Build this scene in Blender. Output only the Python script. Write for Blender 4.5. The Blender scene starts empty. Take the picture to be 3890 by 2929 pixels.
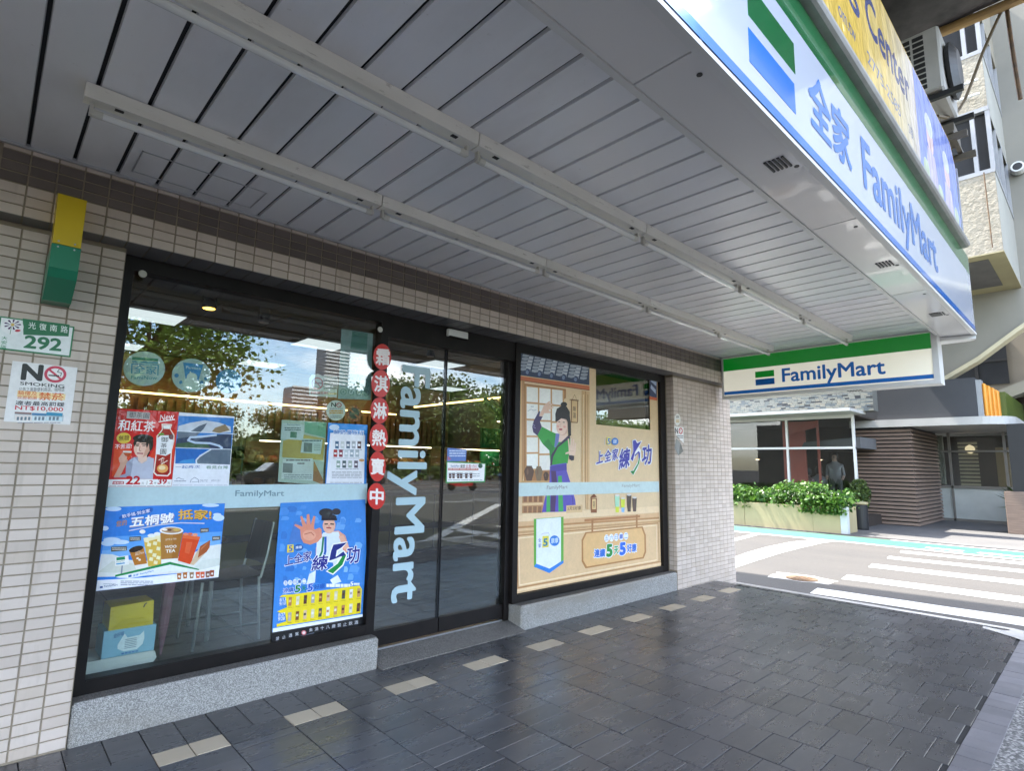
import bpy, bmesh, math, random
from mathutils import Vector, Matrix, noise as mnoise
R = random.Random(7)
rad = math.radians
scene = bpy.context.scene
COL = scene.collection

# ------------------------------------------------------------------ camera
cd = bpy.data.cameras.new('camera'); cam = bpy.data.objects.new('camera', cd); COL.objects.link(cam)
cd.sensor_width = 36; cd.lens = 19.667; cd.clip_start = 0.02; cd.clip_end = 4000
yaw, pit, rol = 0.753978, 0.142657, 0.018640
fw = Vector((math.sin(yaw)*math.cos(pit), math.cos(yaw)*math.cos(pit), math.sin(pit)))
rt = Vector((math.cos(yaw), -math.sin(yaw), 0)); up = rt.cross(fw)
ax = math.cos(rol)*rt + math.sin(rol)*up; ay = -math.sin(rol)*rt + math.cos(rol)*up
CAM = Vector((0, 0, 1.36))
cam.matrix_world = Matrix(((ax.x, ay.x, -fw.x, CAM.x), (ax.y, ay.y, -fw.y, CAM.y), (ax.z, ay.z, -fw.z, CAM.z), (0, 0, 0, 1)))
scene.camera = cam

# ------------------------------------------------------------------ light
SUN_EL = rad(62)
sun_h = Vector((-0.139, 0.990))                      # horizontal direction towards the sun
to_sun = Vector((sun_h.x*math.cos(SUN_EL), sun_h.y*math.cos(SUN_EL), math.sin(SUN_EL)))
world = bpy.data.worlds.new('World'); scene.world = world; world.use_nodes = True
wn, wl = world.node_tree.nodes, world.node_tree.links
wn.clear()
wo = wn.new('ShaderNodeOutputWorld'); bg = wn.new('ShaderNodeBackground'); sky = wn.new('ShaderNodeTexSky')
sky.sky_type = 'NISHITA'; sky.sun_disc = False; sky.sun_elevation = SUN_EL; sky.sun_rotation = math.atan2(sun_h.x, sun_h.y)
sky.air_density = 1.0; sky.dust_density = 1.0; sky.ozone_density = 1.6
tc = wn.new('ShaderNodeTexCoord'); mp = wn.new('ShaderNodeMapping'); mp.inputs['Scale'].default_value = (1, 1, 2.6); mp.inputs['Location'].default_value = (8.22, 13.16, 4.2)
nz = wn.new('ShaderNodeTexNoise'); nz.inputs['Scale'].default_value = 2.3; nz.inputs['Detail'].default_value = 7; nz.inputs['Roughness'].default_value = .58
cr = wn.new('ShaderNodeValToRGB'); cr.color_ramp.elements[0].position = .47; cr.color_ramp.elements[1].position = .66
mx = wn.new('ShaderNodeMix'); mx.data_type = 'RGBA'
wl.new(tc.outputs['Generated'], mp.inputs['Vector']); wl.new(mp.outputs['Vector'], nz.inputs['Vector']); wl.new(nz.outputs['Fac'], cr.inputs['Fac'])
wl.new(cr.outputs['Color'], mx.inputs['Factor']); wl.new(sky.outputs['Color'], mx.inputs['A']); mx.inputs['B'].default_value = (8.6, 8.4, 8.2, 1)
wl.new(mx.outputs['Result'], bg.inputs['Color']); bg.inputs['Strength'].default_value = 0.15
wl.new(bg.outputs['Background'], wo.inputs['Surface'])
sd = bpy.data.lights.new('sun', 'SUN'); sd.energy = 2.2; sd.angle = rad(.53); sd.color = (1, .95, .86)
sun = bpy.data.objects.new('sun', sd); COL.objects.link(sun); sun.rotation_euler = (-to_sun).to_track_quat('-Z', 'Y').to_euler(); sun.location = (0, 20, 40)
vs = scene.view_settings
vs.view_transform = 'Standard'; vs.look = 'None'; vs.gamma = 1; vs.exposure = 3.1
try: vs.use_curve_mapping = False
except Exception: pass
scene.cycles.max_bounces = 10; scene.cycles.transparent_max_bounces = 16; scene.cycles.glossy_bounces = 5
scene.cycles.use_denoising = True
scene.cycles.caustics_reflective = False; scene.cycles.caustics_refractive = False

# ------------------------------------------------------------------ mesh helpers
class MB:
    def __init__(s): s.v = []; s.f = []; s.c = []
    def quad(s, a, b, c, d, col=None): return s.poly((a, b, c, d), col)
    def poly(s, pts, col=None):
        n = len(s.v); s.v += [tuple(p) for p in pts]; s.f.append(tuple(range(n, n+len(pts)))); s.c.append(col); return s
    def box(s, x0, y0, z0, x1, y1, z1, col=None):
        p = [(x0, y0, z0), (x1, y0, z0), (x1, y1, z0), (x0, y1, z0), (x0, y0, z1), (x1, y0, z1), (x1, y1, z1), (x0, y1, z1)]
        return s.hexa(p, col)
    def hexa(s, p, col=None):
        n = len(s.v); s.v += [tuple(q) for q in p]
        for f in ((0, 3, 2, 1), (4, 5, 6, 7), (0, 1, 5, 4), (1, 2, 6, 5), (2, 3, 7, 6), (3, 0, 4, 7)):
            s.f.append(tuple(n+i for i in f)); s.c.append(col)
        return s
    def bbox(s, x0, y0, z0, x1, y1, z1, b=.005, col=None):        # box with chamfered edges (26-gon solid)
        n = len(s.v); X = (x0, x0+b, x1-b, x1); Y = (y0, y0+b, y1-b, y1); Z = (z0, z0+b, z1-b, z1); idx = {}
        for i in range(4):
            for j in range(4):
                for k in range(4):
                    e = (i in (0, 3)) + (j in (0, 3)) + (k in (0, 3))
                    if e == 1: idx[(i, j, k)] = len(s.v); s.v.append((X[i], Y[j], Z[k]))
        def F(*q): s.f.append(tuple(idx[a] for a in q)); s.c.append(col)
        for e in (0, 3):
            m = 1 if e == 0 else 2
            F((e, 1, 1), (e, 2, 1), (e, 2, 2), (e, 1, 2)); F((1, e, 1), (2, e, 1), (2, e, 2), (1, e, 2)); F((1, 1, e), (2, 1, e), (2, 2, e), (1, 2, e))
        for i in (0, 3):
            a = 1 if i == 0 else 2
            for j in (0, 3):
                b2 = 1 if j == 0 else 2
                F((i, b2, 1), (i, b2, 2), (a, j, 2), (a, j, 1)); F((i, 1, b2), (i, 2, b2), (a, 2, j), (a, 1, j)); F((1, i, b2), (2, i, b2), (2, a, j), (1, a, j))
                for k in (0, 3):
                    c2 = 1 if k == 0 else 2
                    F((i, b2, c2), (a, j, c2), (a, b2, k))
        return s
    def tube(s, pts, r, n=10, cap=True, col=None):
        pts = [Vector(p) for p in pts]; rs = r if isinstance(r, (list, tuple)) else [r]*len(pts); rings = []
        pu = None
        for i, p in enumerate(pts):
            d = (pts[min(i+1, len(pts)-1)] - pts[max(i-1, 0)]).normalized()
            if pu is None: pu = d.orthogonal().normalized()
            pu = (pu - d*pu.dot(d)).normalized(); w = d.cross(pu); b = len(s.v)
            s.v += [tuple(p + rs[i]*(pu*math.cos(2*math.pi*k/n) + w*math.sin(2*math.pi*k/n))) for k in range(n)]; rings.append(b)
        for a, b in zip(rings, rings[1:]):
            for k in range(n): s.f.append((a+k, a+(k+1) % n, b+(k+1) % n, b+k)); s.c.append(col)
        if cap:
            s.f.append(tuple(rings[0]+k for k in reversed(range(n)))); s.c.append(col)
            s.f.append(tuple(rings[-1]+k for k in range(n))); s.c.append(col)
        return s
    def prism(s, pts, d, col=None):                 # planar outline pts (3d) extruded by vector d
        n = len(pts); b = len(s.v); d = Vector(d)
        s.v += [tuple(p) for p in pts] + [tuple(Vector(p)+d) for p in pts]
        s.f.append(tuple(range(b, b+n))); s.f.append(tuple(b+n+i for i in reversed(range(n)))); s.c += [col, col]
        for i in range(n): s.f.append((b+i, b+n+i, b+n+(i+1) % n, b+(i+1) % n)); s.c.append(col)
        return s
    def lathe(s, prof, cx, cy, n=20, col=None):     # prof: (r, z)
        rings = []
        for r, z in prof:
            b = len(s.v); s.v += [(cx+r*math.cos(2*math.pi*k/n), cy+r*math.sin(2*math.pi*k/n), z) for k in range(n)]; rings.append(b)
        for a, b in zip(rings, rings[1:]):
            for k in range(n): s.f.append((a+k, a+(k+1) % n, b+(k+1) % n, b+k)); s.c.append(col)
        s.f.append(tuple(rings[-1]+k for k in range(n))); s.c.append(col); s.f.append(tuple(rings[0]+k for k in reversed(range(n)))); s.c.append(col)
        return s
    def mesh(s, name, smooth=False):
        me = bpy.data.meshes.new(name); me.from_pydata(s.v, [], s.f)
        if any(c is not None for c in s.c):
            at = me.color_attributes.new('Col', 'FLOAT_COLOR', 'CORNER'); buf = []
            for f, c in zip(s.f, s.c): buf += list(c or (1, 1, 1, 1))*len(f)
            at.data.foreach_set('color', buf)
        if smooth: me.shade_smooth()
        me.update(); return me
def link(name, me, m=None, parent=None, loc=None):
    o = bpy.data.objects.new(name, me); COL.objects.link(o)
    if m is not None and me is not None: me.materials.clear(); me.materials.append(m)
    if parent is not None: o.parent = parent
    if loc is not None: o.location = loc
    return o
def obj(name, mb, m, parent=None, loc=None, smooth=False): return link(name, mb.mesh(name, smooth), m, parent, loc)
def tag(o, label=None, cat=None, group=None, kind=None):
    if label: o['label'] = label
    if cat: o['category'] = cat
    if group: o['group'] = group
    if kind: o['kind'] = kind
    return o
def thing(name, label, cat, loc=(0, 0, 0), group=None):
    o = bpy.data.objects.new(name, None); COL.objects.link(o); o.location = loc; o.empty_display_size = .1
    return tag(o, label, cat, group)
def struct(name, mb, m, **k): return tag(obj(name, mb, m, **k), kind='structure')
def copy_tree(o, parent=None):
    c = o.copy(); COL.objects.link(c); c.parent = parent
    for ch in list(o.children): copy_tree(ch, c)
    return c
def lin(h):
    r = []
    for i in (0, 2, 4):
        c = int(h[i:i+2], 16)/255; r.append(c/12.92 if c <= .04045 else ((c+.055)/1.055)**2.4)
    return (r[0], r[1], r[2], 1)

# ------------------------------------------------------------------ materials
class NT:
    def __init__(s, name):
        s.m = bpy.data.materials.new(name); s.m.use_nodes = True; s.t = s.m.node_tree; s.t.nodes.clear()
        s.out = s.n('ShaderNodeOutputMaterial')
    def n(s, t, **k):
        q = s.t.nodes.new(t)
        for a, b in k.items():
            if hasattr(q, a): setattr(q, a, b)
            else: q.inputs[a.replace('_', ' ')].default_value = b
        return q
    def l(s, a, b): s.t.links.new(a, b)
    def pos(s, scale=(1, 1, 1)):
        g = s.n('ShaderNodeNewGeometry'); m = s.n('ShaderNodeMapping'); m.inputs['Scale'].default_value = scale; s.l(g.outputs['Position'], m.inputs['Vector']); return m.outputs['Vector']
    def noise(s, vec, scale, detail=4, rough=.55):
        q = s.n('ShaderNodeTexNoise'); q.inputs['Scale'].default_value = scale; q.inputs['Detail'].default_value = detail; q.inputs['Roughness'].default_value = rough; s.l(vec, q.inputs['Vector']); return q.outputs['Fac']
    def ramp(s, fac, stops):
        r = s.n('ShaderNodeValToRGB'); e = r.color_ramp.elements
        while len(e) < len(stops): e.new(.5)
        for el, (p, c) in zip(e, stops): el.position = p; el.color = c if len(c) == 4 else (*c, 1)
        s.l(fac, r.inputs['Fac']); return r.outputs['Color']
    def mix(s, fac, a, b, mode='MIX'):
        q = s.n('ShaderNodeMix'); q.data_type = 'RGBA'; q.blend_type = mode
        for key, v in (('Factor', fac), ('A', a), ('B', b)):
            sock = q.inputs[0] if key == 'Factor' else [i for i in q.inputs if i.name == key and i.type == 'RGBA'][0]
            if hasattr(v, 'is_output'): s.l(v, sock)
            elif key == 'Factor': sock.default_value = v
            else: sock.default_value = v if len(v) == 4 else (*v, 1)
        return [o for o in q.outputs if o.type == 'RGBA'][0]
    def math(s, op, a, b=None):
        q = s.n('ShaderNodeMath'); q.operation = op
        for i, v in enumerate((a, b)):
            if v is None: continue
            if hasattr(v, 'is_output'): s.l(v, q.inputs[i])
            else: q.inputs[i].default_value = v
        return q.outputs[0]
    def bump(s, h, strength, dist=.01):
        b = s.n('ShaderNodeBump'); b.inputs['Strength'].default_value = strength; b.inputs['Distance'].default_value = dist; s.l(h, b.inputs['Height']); return b.outputs['Normal']
    def pr(s, color, rough=.5, normal=None, **k):
        p = s.n('ShaderNodeBsdfPrincipled')
        for sock, v in (('Base Color', color), ('Roughness', rough)):
            if hasattr(v, 'is_output'): s.l(v, p.inputs[sock])
            else: p.inputs[sock].default_value = (v if not isinstance(v, tuple) or len(v) == 4 else (*v, 1))
        if normal is not None: s.l(normal, p.inputs['Normal'])
        for a, v in k.items(): p.inputs[a.replace('_', ' ')].default_value = v
        s.l(p.outputs[0], s.out.inputs['Surface']); s.p = p; return s.m
def pm(name, c1, c2=None, scale=6, rough=.5, r2=None, bump=0, bscale=40, stretch=(1, 1, 1), island=0, bdist=.004, **k):
    """plain procedural surface: two tones mottled by world-space noise, optional relief and per-piece tint"""
    t = NT(name); v = t.pos(stretch); f = t.noise(v, scale, 6)
    c2 = c2 or tuple(x*.82 for x in c1)
    col = t.ramp(f, [(.3, c1), (.7, c2)])
    if island:
        g = t.n('ShaderNodeNewGeometry'); oi = t.n('ShaderNodeObjectInfo'); s = t.math('FRACT', t.math('ADD', g.outputs['Random Per Island'], oi.outputs['Random']))
        s = t.math('ADD', t.math('MULTIPLY', s, island*2), 1-island)
        cc = t.n('ShaderNodeCombineColor'); [t.l(s, cc.inputs[i]) for i in range(3)]
        col = t.mix(1.0, col, cc.outputs[0], 'MULTIPLY')
    rr = rough
    if r2 is not None:
        mr = t.n('ShaderNodeMapRange'); mr.inputs['From Min'].default_value = .3; mr.inputs['From Max'].default_value = .7; mr.inputs['To Min'].default_value = rough; mr.inputs['To Max'].default_value = r2
        t.l(t.noise(v, scale*1.7, 5), mr.inputs['Value']); rr = mr.outputs[0]
    nrm = t.bump(t.noise(v, bscale, 5), bump, bdist) if bump else None
    return t.pr(col, rr, nrm, **k)
def emit(name, c, s):
    t = NT(name); e = t.n('ShaderNodeEmission'); e.inputs['Color'].default_value = (*c, 1); e.inputs['Strength'].default_value = s; t.l(e.outputs[0], t.out.inputs['Surface']); return t.m
def glassmat(name, r0=.06, tint=(.90, .95, .93), dirt=.0):
    t = NT(name); g = t.n('ShaderNodeNewGeometry'); d = t.n('ShaderNodeVectorMath'); d.operation = 'DOT_PRODUCT'; t.l(g.outputs['Normal'], d.inputs[0]); t.l(g.outputs['Incoming'], d.inputs[1])
    c = t.math('SUBTRACT', 1.0, t.math('ABSOLUTE', d.outputs['Value'])); f = t.math('ADD', t.math('MULTIPLY', t.math('POWER', c, 5.0), 1-r0), r0)
    tr = t.n('ShaderNodeBsdfTransparent'); tr.inputs['Color'].default_value = (*tint, 1); gl = t.n('ShaderNodeBsdfGlossy'); gl.inputs['Roughness'].default_value = 0.0
    ms = t.n('ShaderNodeMixShader'); t.l(f, ms.inputs[0]); t.l(tr.outputs[0], ms.inputs[1]); t.l(gl.outputs[0], ms.inputs[2]); t.l(ms.outputs[0], t.out.inputs['Surface']); return t.m
M = {}
def walltile():
    t = NT('wall_tile_pale'); v = t.pos(); g = t.n('ShaderNodeNewGeometry'); oi = t.n('ShaderNodeObjectInfo'); rnd = t.math('FRACT', t.math('ADD', g.outputs['Random Per Island'], oi.outputs['Random']))
    col = t.ramp(rnd, [(.0, (.50, .42, .365)), (.35, (.58, .49, .43)), (.8, (.62, .53, .47)), (.97, (.54, .45, .38))])
    col = t.mix(t.math('MULTIPLY', t.ramp(t.noise(v, 2.1, 6, .65), [(.46, (0, 0, 0)), (.72, (1, 1, 1))]), .30), col, (.40, .335, .27))
    col = t.mix(t.math('MULTIPLY', t.ramp(t.noise(t.pos((9, 9, 1.2)), 1.6, 5, .6), [(.58, (0, 0, 0)), (.72, (1, 1, 1))]), .28), col, (.30, .25, .20))
    col = t.mix(t.math('MULTIPLY', t.ramp(t.noise(v, 26, 3), [(.70, (0, 0, 0)), (.76, (1, 1, 1))]), .35), col, (.34, .28, .22))
    return t.pr(col, .38, t.bump(t.noise(v, 60, 3), .05, .004))
M['tile'] = walltile()
M['tile_dark'] = pm('wall_tile_brown', (.145, .115, .10), (.11, .088, .078), 3, .34, .5, .05, 60, island=.16)
M['tile_under'] = pm('wall_tile_soffit', (.20, .19, .18), (.15, .14, .135), 4, .4, island=.12)
M['grout'] = pm('grout_brown', (.32, .265, .195), (.25, .205, .15), 14, .9)
M['grout_dark'] = pm('floor_joint', (.018, .018, .018), (.03, .028, .026), 20, .95)
def slate():
    t = NT('slate_paver'); v = t.pos(); vs_ = t.pos((.55, 1.5, 1)); oi = t.n('ShaderNodeObjectInfo'); g = t.n('ShaderNodeNewGeometry')
    rnd = t.math('FRACT', t.math('ADD', oi.outputs['Random'], g.outputs['Random Per Island']))
    cv = t.n('ShaderNodeCombineXYZ'); t.l(t.math('MULTIPLY', rnd, 37.0), cv.inputs[2]); av = t.n('ShaderNodeVectorMath'); av.operation = 'ADD'; t.l(vs_, av.inputs[0]); t.l(cv.outputs[0], av.inputs[1])
    big = t.noise(v, 1.3, 4); fine = t.noise(av.outputs[0], 9, 7, .65)
    col = t.ramp(big, [(.3, (.034, .035, .040)), (.7, (.064, .063, .067))])
    col = t.mix(t.math('MULTIPLY', fine, .5), col, (.088, .087, .092))
    s = t.math('ADD', t.math('MULTIPLY', rnd, .35), .82); cc = t.n('ShaderNodeCombineColor'); [t.l(s, cc.inputs[i]) for i in range(3)]
    col = t.mix(1.0, col, cc.outputs[0], 'MULTIPLY')
    spots = t.ramp(t.noise(v, 55, 2), [(.74, (0, 0, 0)), (.78, (1, 1, 1))]); col = t.mix(t.math('MULTIPLY', spots, .25), col, (.20, .19, .17))
    gum = t.n('ShaderNodeTexVoronoi'); gum.inputs['Scale'].default_value = 2.3; t.l(v, gum.inputs['Vector']); col = t.mix(t.math('MULTIPLY', t.ramp(gum.outputs['Distance'], [(.045, (1, 1, 1)), (.06, (0, 0, 0))]), .35), col, (.13, .125, .12))
    blot = t.ramp(t.noise(v, .9, 6, .7), [(.52, (0, 0, 0)), (.66, (1, 1, 1))]); col = t.mix(t.math('MULTIPLY', blot, .35), col, (.090, .089, .093))
    rg = t.n('ShaderNodeMapRange'); rg.inputs['To Min'].default_value = .16; rg.inputs['To Max'].default_value = .42; t.l(fine, rg.inputs['Value'])
    ridge = t.n('ShaderNodeTexWave'); ridge.wave_type = 'BANDS'; ridge.bands_direction = 'Y'; ridge.inputs['Scale'].default_value = .9; ridge.inputs['Distortion'].default_value = 9; ridge.inputs['Detail'].default_value = 4; ridge.inputs['Detail Scale'].default_value = 1.6; t.l(av.outputs[0], ridge.inputs['Vector'])
    h = t.math('ADD', t.math('MULTIPLY', fine, .7), t.math('MULTIPLY', ridge.outputs['Fac'], .8))
    return t.pr(col, rg.outputs[0], t.bump(h, .24, .006), Specular_IOR_Level=.7)
M['slate'] = slate()
M['beige'] = pm('beige_paver', (.50, .42, .31), (.44, .37, .28), 5, .45, .6, .1, 50, island=.08)
M['brick'] = pm('border_paver', (.175, .165, .172), (.125, .12, .128), 4, .6, .75, .2, 40, island=.14)
def speckle(name, a, b, c, scale=90, rough=.75, bump=.5, stain=None):
    t = NT(name); v = t.pos(); vo = t.n('ShaderNodeTexVoronoi'); vo.inputs['Scale'].default_value = scale; t.l(v, vo.inputs['Vector'])
    s = t.n('ShaderNodeSeparateColor'); t.l(vo.outputs['Color'], s.inputs[0])
    col = t.ramp(s.outputs[0], [(.15, a), (.5, b), (.85, c)])
    col = t.mix(t.math('MULTIPLY', t.ramp(vo.outputs['Distance'], [(.35, (0, 0, 0)), (.75, (1, 1, 1))]), .55), col, tuple(x*.45 for x in a))
    if stain: col = t.mix(t.ramp(t.noise(t.pos((.6, 2, 2)), 2.2, 5), [(.48, (0, 0, 0)), (.72, (.75, .75, .75))]), col, stain)
    return t.pr(col, rough, t.bump(vo.outputs['Distance'], -bump, .004))
M['granite'] = speckle('washed_granite', (.20, .195, .19), (.36, .35, .335), (.50, .49, .47), 270, .75, .6, (.24, .215, .18))
M['granite_top'] = speckle('worn_granite', (.09, .085, .08), (.16, .15, .14), (.26, .24, .22), 270, .8, .5, (.06, .055, .05))
M['aggregate'] = speckle('washed_pebble', (.10, .098, .096), (.20, .193, .187), (.36, .345, .33), 75, .8, 1.0)
M['kerb'] = pm('kerb_concrete', (.42, .40, .37), (.27, .26, .245), 3, .85, None, .5, 90)
M['concrete'] = pm('concrete', (.30, .275, .23), (.25, .23, .19), 1.1, .85, None, .3, 40)
def asphalt():
    t = NT('asphalt'); v = t.pos(); vo = t.n('ShaderNodeTexVoronoi'); vo.inputs['Scale'].default_value = 60; t.l(v, vo.inputs['Vector'])
    col = t.ramp(t.noise(t.pos((1, .35, 1)), .9, 7, .65), [(.3, (.066, .059, .053)), (.7, (.040, .037, .035))]); col = t.mix(t.math('MULTIPLY', vo.outputs['Distance'], .6), col, (.085, .08, .075))
    return t.pr(col, .85, t.bump(vo.outputs['Distance'], .6, .006))
M['asphalt'] = asphalt()
def paint(name, c, wear=.5):
    t = NT(name); v = t.pos(); w = t.ramp(t.noise(v, 7, 8, .7), [(wear, (1, 1, 1)), (wear+.14, (0, 0, 0))])
    return t.pr(t.mix(w, (.11, .105, .10), c), .6, t.bump(t.noise(v, 60, 3), .3, .003))
M['roadwhite'] = paint('road_paint_white', (.55, .54, .51), .63)
M['roadgreen'] = paint('road_paint_green', (.045, .165, .105), .62)
def panelmat():
    t = NT('ceiling_panel_white'); v = t.pos(); g = t.n('ShaderNodeNewGeometry'); oi = t.n('ShaderNodeObjectInfo')
    col = t.ramp(oi.outputs['Random'], [(0, (.80, .80, .82)), (1, (.86, .855, .86))])
    col = t.mix(t.math('MULTIPLY', t.ramp(t.noise(t.pos((1, .35, 1)), 2.4, 6, .6), [(.50, (0, 0, 0)), (.70, (1, 1, 1))]), .22), col, (.44, .42, .38))
    col = t.mix(t.math('MULTIPLY', t.ramp(t.noise(v, 40, 3), [(.70, (0, 0, 0)), (.78, (1, 1, 1))]), .25), col, (.35, .32, .27))
    return t.pr(col, .27, t.bump(t.noise(t.pos((2, .5, 1)), 2.2, 3), .12, .01))
M['panel'] = panelmat()
M['panel_gap'] = pm('ceiling_gap', (.012, .012, .014), None, 5, .9)
M['alu'] = pm('aluminium_trim', (.55, .56, .58), (.48, .49, .5), 4, .35, metallic=.0, Metallic=.6) if False else pm('aluminium_trim', (.55, .56, .58), (.48, .49, .5), 4, .35, Metallic=.6)
def housing():
    t = NT('stained_fixture_enamel'); v = t.pos((1, 6, 6)); base = t.ramp(t.noise(v, 2, 4), [(.3, (.86, .835, .76)), (.7, (.78, .755, .67))])
    st = t.ramp(t.noise(t.pos((2.2, 9, 9)), 5, 7, .7), [(.60, (0, 0, 0)), (.74, (1, 1, 1))]); col = t.mix(t.math('MULTIPLY', st, .7), base, (.16, .115, .06))
    return t.pr(col, .35, None, Metallic=.0)
M['housing'] = housing()
M['tube'] = pm('fluorescent_glass', (.80, .80, .78), (.76, .76, .74), 4, .12, Coat_Weight=.5)
M['cap'] = pm('socket_plastic', (.62, .60, .54), None, 8, .4)
M['dark'] = pm('dark_fitting', (.014, .014, .015), None, 8, .5)
M['frame'] = pm('black_brown_aluminium', (.006, .0045, .0045), (.011, .008, .0075), 9, .4, .5, Specular_IOR_Level=.25)
M['glass'] = glassmat('window_glass', .085)
M['glassdoor'] = glassmat('door_glass', .08, (.88, .93, .92))
M['glassfar'] = glassmat('restaurant_glass', .035, (.75, .78, .77))
M['signwhite'] = pm('sign_acrylic_white', (.58, .62, .72), (.55, .59, .69), 1, .12, Coat_Weight=.5, Coat_Roughness=.03)
M['signgreen'] = pm('sign_acrylic_green', (.003, .15, .04), (.003, .135, .036), 1, .12, Coat_Weight=.5, Coat_Roughness=.03)
M['signblue'] = pm('sign_acrylic_blue', (.02, .20, .66), (.02, .18, .62), 1, .12, Coat_Weight=.5, Coat_Roughness=.03)
M['signcream'] = pm('sign_acrylic_cream', (.78, .76, .66), (.74, .72, .61), 1.5, .16, Coat_Weight=.5, Coat_Roughness=.06, Emission_Color=(1, .97, .82, 1), Emission_Strength=.045)
M['signblue2'] = pm('sign_acrylic_deep_blue', (.012, .12, .42), None, 1, .16, Coat_Weight=.5, Emission_Color=(.02, .22, .75, 1), Emission_Strength=.014)
M['signgreen2'] = pm('sign_acrylic_deep_green', (.004, .15, .02), None, 1, .16, Coat_Weight=.5, Emission_Color=(.0, .5, .03, 1), Emission_Strength=.022)
M['enamel'] = pm('white_enamel', (.66, .655, .64), (.60, .595, .575), 2, .28, .36)
M['soffit'] = pm('soffit_enamel', (.74, .72, .70), (.70, .685, .67), .9, .16, .24, Coat_Weight=.3)
M['steel'] = pm('brushed_steel', (.55, .55, .56), None, 5, .3, Metallic=.9)
M['rust'] = pm('rusty_iron', (.16, .09, .04), (.07, .045, .03), 14, .8, None, .4, 60)
def printmat(name, rough=.35, bump=0):
    t = NT(name); a = t.n('ShaderNodeVertexColor'); a.layer_name = 'Col'; f = t.math('ADD', t.math('MULTIPLY', t.noise(t.pos(), 11, 6), .5), t.math('MULTIPLY', t.noise(t.pos(), 55, 4), .5)); s = t.math('ADD', t.math('MULTIPLY', f, .45), .80)
    cc = t.n('ShaderNodeCombineColor'); [t.l(s, cc.inputs[i]) for i in range(3)]
    return t.pr(t.mix(1.0, a.outputs['Color'], cc.outputs[0], 'MULTIPLY'), rough, t.bump(t.noise(t.pos((1, 1, .6)), 7, 3), bump, .02) if bump else None)
M['print'] = printmat('printed_paper'); M['printgloss'] = printmat('printed_film', .16, .8); M['printmatte'] = printmat('printed_window_film', .42)
def wood(name, a, b, sc=3):
    t = NT(name); v = t.pos((1, 1, 12)); w = t.noise(v, sc, 8, .6); return t.pr(t.ramp(w, [(.3, a), (.7, b)]), .55, t.bump(w, .2, .004))
M['wood'] = wood('wood_veneer', (.33, .19, .09), (.22, .12, .055)); M['woodslat'] = wood('weathered_slat', (.235, .165, .125), (.15, .105, .08))
M['mirrorblack'] = pm('black_gloss', (.01, .01, .011), None, 5, .12)
M['yellowmetal'] = pm('yellow_enamel', (.62, .44, .005), (.56, .39, .005), 3, .3); M['greenmetal'] = pm('green_enamel', (.008, .20, .10), (.006, .16, .085), 3, .3)

# ================================================================== ground
mb = MB(); mb.quad((-1500, -1500, -.12), (1500, -1500, -.12), (1500, 1500, -.12), (-1500, 1500, -.12))
road = struct('road', mb, M['asphalt'])
def flat(name, pts, m, z=-.116, parent=road):
    mb = MB(); mb.poly([(x, y, z) for x, y in pts]); return obj(name, mb, m, parent)
def jag(pts, amp=.02, step=.25, seed=1):           # break up the outline of a painted mark
    r = random.Random(seed); out = []
    for (x0, y0), (x1, y1) in zip(pts, pts[1:]+pts[:1]):
        n = max(1, int(math.hypot(x1-x0, y1-y0)/step))
        for i in range(n): out.append((x0+(x1-x0)*i/n+r.uniform(-amp, amp), y0+(y1-y0)*i/n+r.uniform(-amp, amp)))
    return out
for i, x in enumerate((7.55, 8.92, 10.36, 11.66, 12.72)):   # zebra crossing over the lane
    e = 2.66+.05*i; w = .43 if i < 3 else .36
    flat('crosswalk_stripe', jag([(x, e), (x+w*.5, e+.04), (x+w, e+.06), (x+w+.45, -3.2), (x+.45, -3.2)], .012, .3, i), M['roadwhite'])
arc = [(8.57, 4.07), (9.6, 4.16), (10.8, 4.25), (12.0, 4.28), (13.0, 4.28), (13.55, 4.2)]
arc2 = [(13.6, 4.55), (12.6, 4.75), (11.4, 4.75), (10.2, 4.65), (9.55, 4.55), (8.6, 4.45)]
flat('painted_curve', arc+arc2, M['roadwhite'])
flat('painted_line', [(9.2, 5.25), (13.4, 5.75), (13.45, 5.9), (9.2, 5.45)], M['roadwhite'])
flat('edge_line', [(13.34, -4), (13.5, -4), (13.72, 4.0), (13.4, 9.5), (13.25, 9.5), (13.56, 4.0)], M['roadwhite'])
flat('green_walkway', [(13.62, -6), (15.0, -6), (14.85, 3.5), (14.75, 9.5), (13.5, 9.5), (13.78, 3.9)], M['roadgreen'])
for y0 in (-.8, 1.25, 2.1): flat('painted_symbol', jag([(13.9, y0), (14.1, y0), (14.12, y0+.62), (13.92, y0+.62)], .03, .12, int(y0*10)), M['roadwhite'], -.112)
flat('white_edge_strip', [(15.0, -6), (15.1, -6), (14.97, 3.5), (14.87, 3.5)], M['roadwhite'])
flat('concrete_patch', jag([(8.18, 3.42), (8.30, 2.72), (8.72, 2.70), (8.80, 3.05), (8.74, 3.5)], .03, .12, 5), M['kerb'], -.1165)
flat('lane_line', [(6.6, -2.1), (14.8, -9.2), (15.0, -9.0), (6.9, -2.0)], M['roadwhite'])
flat('stop_line', [(6.2, -2.0), (26, -3.0), (26, -2.8), (6.2, -1.85)], M['roadwhite'])
for y in (-11, -19): flat('lane_line', [(-40, y), (90, y), (90, y+.15), (-40, y+.15)], M['roadwhite'])
mh = MB(); mh.lathe([(.0, -.112), (.17, -.112), (.185, -.108), (.2, -.108), (.205, -.118)], 8.47, 3.08, 28)
for k in range(5): mh.box(8.35, 2.98+k*.045, -.109, 8.59, 3.0+k*.045, -.106)
tag(obj('manhole_cover', mh, M['rust']), 'round rusty manhole cover in a pale concrete patch of the lane', 'manhole cover')

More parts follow.
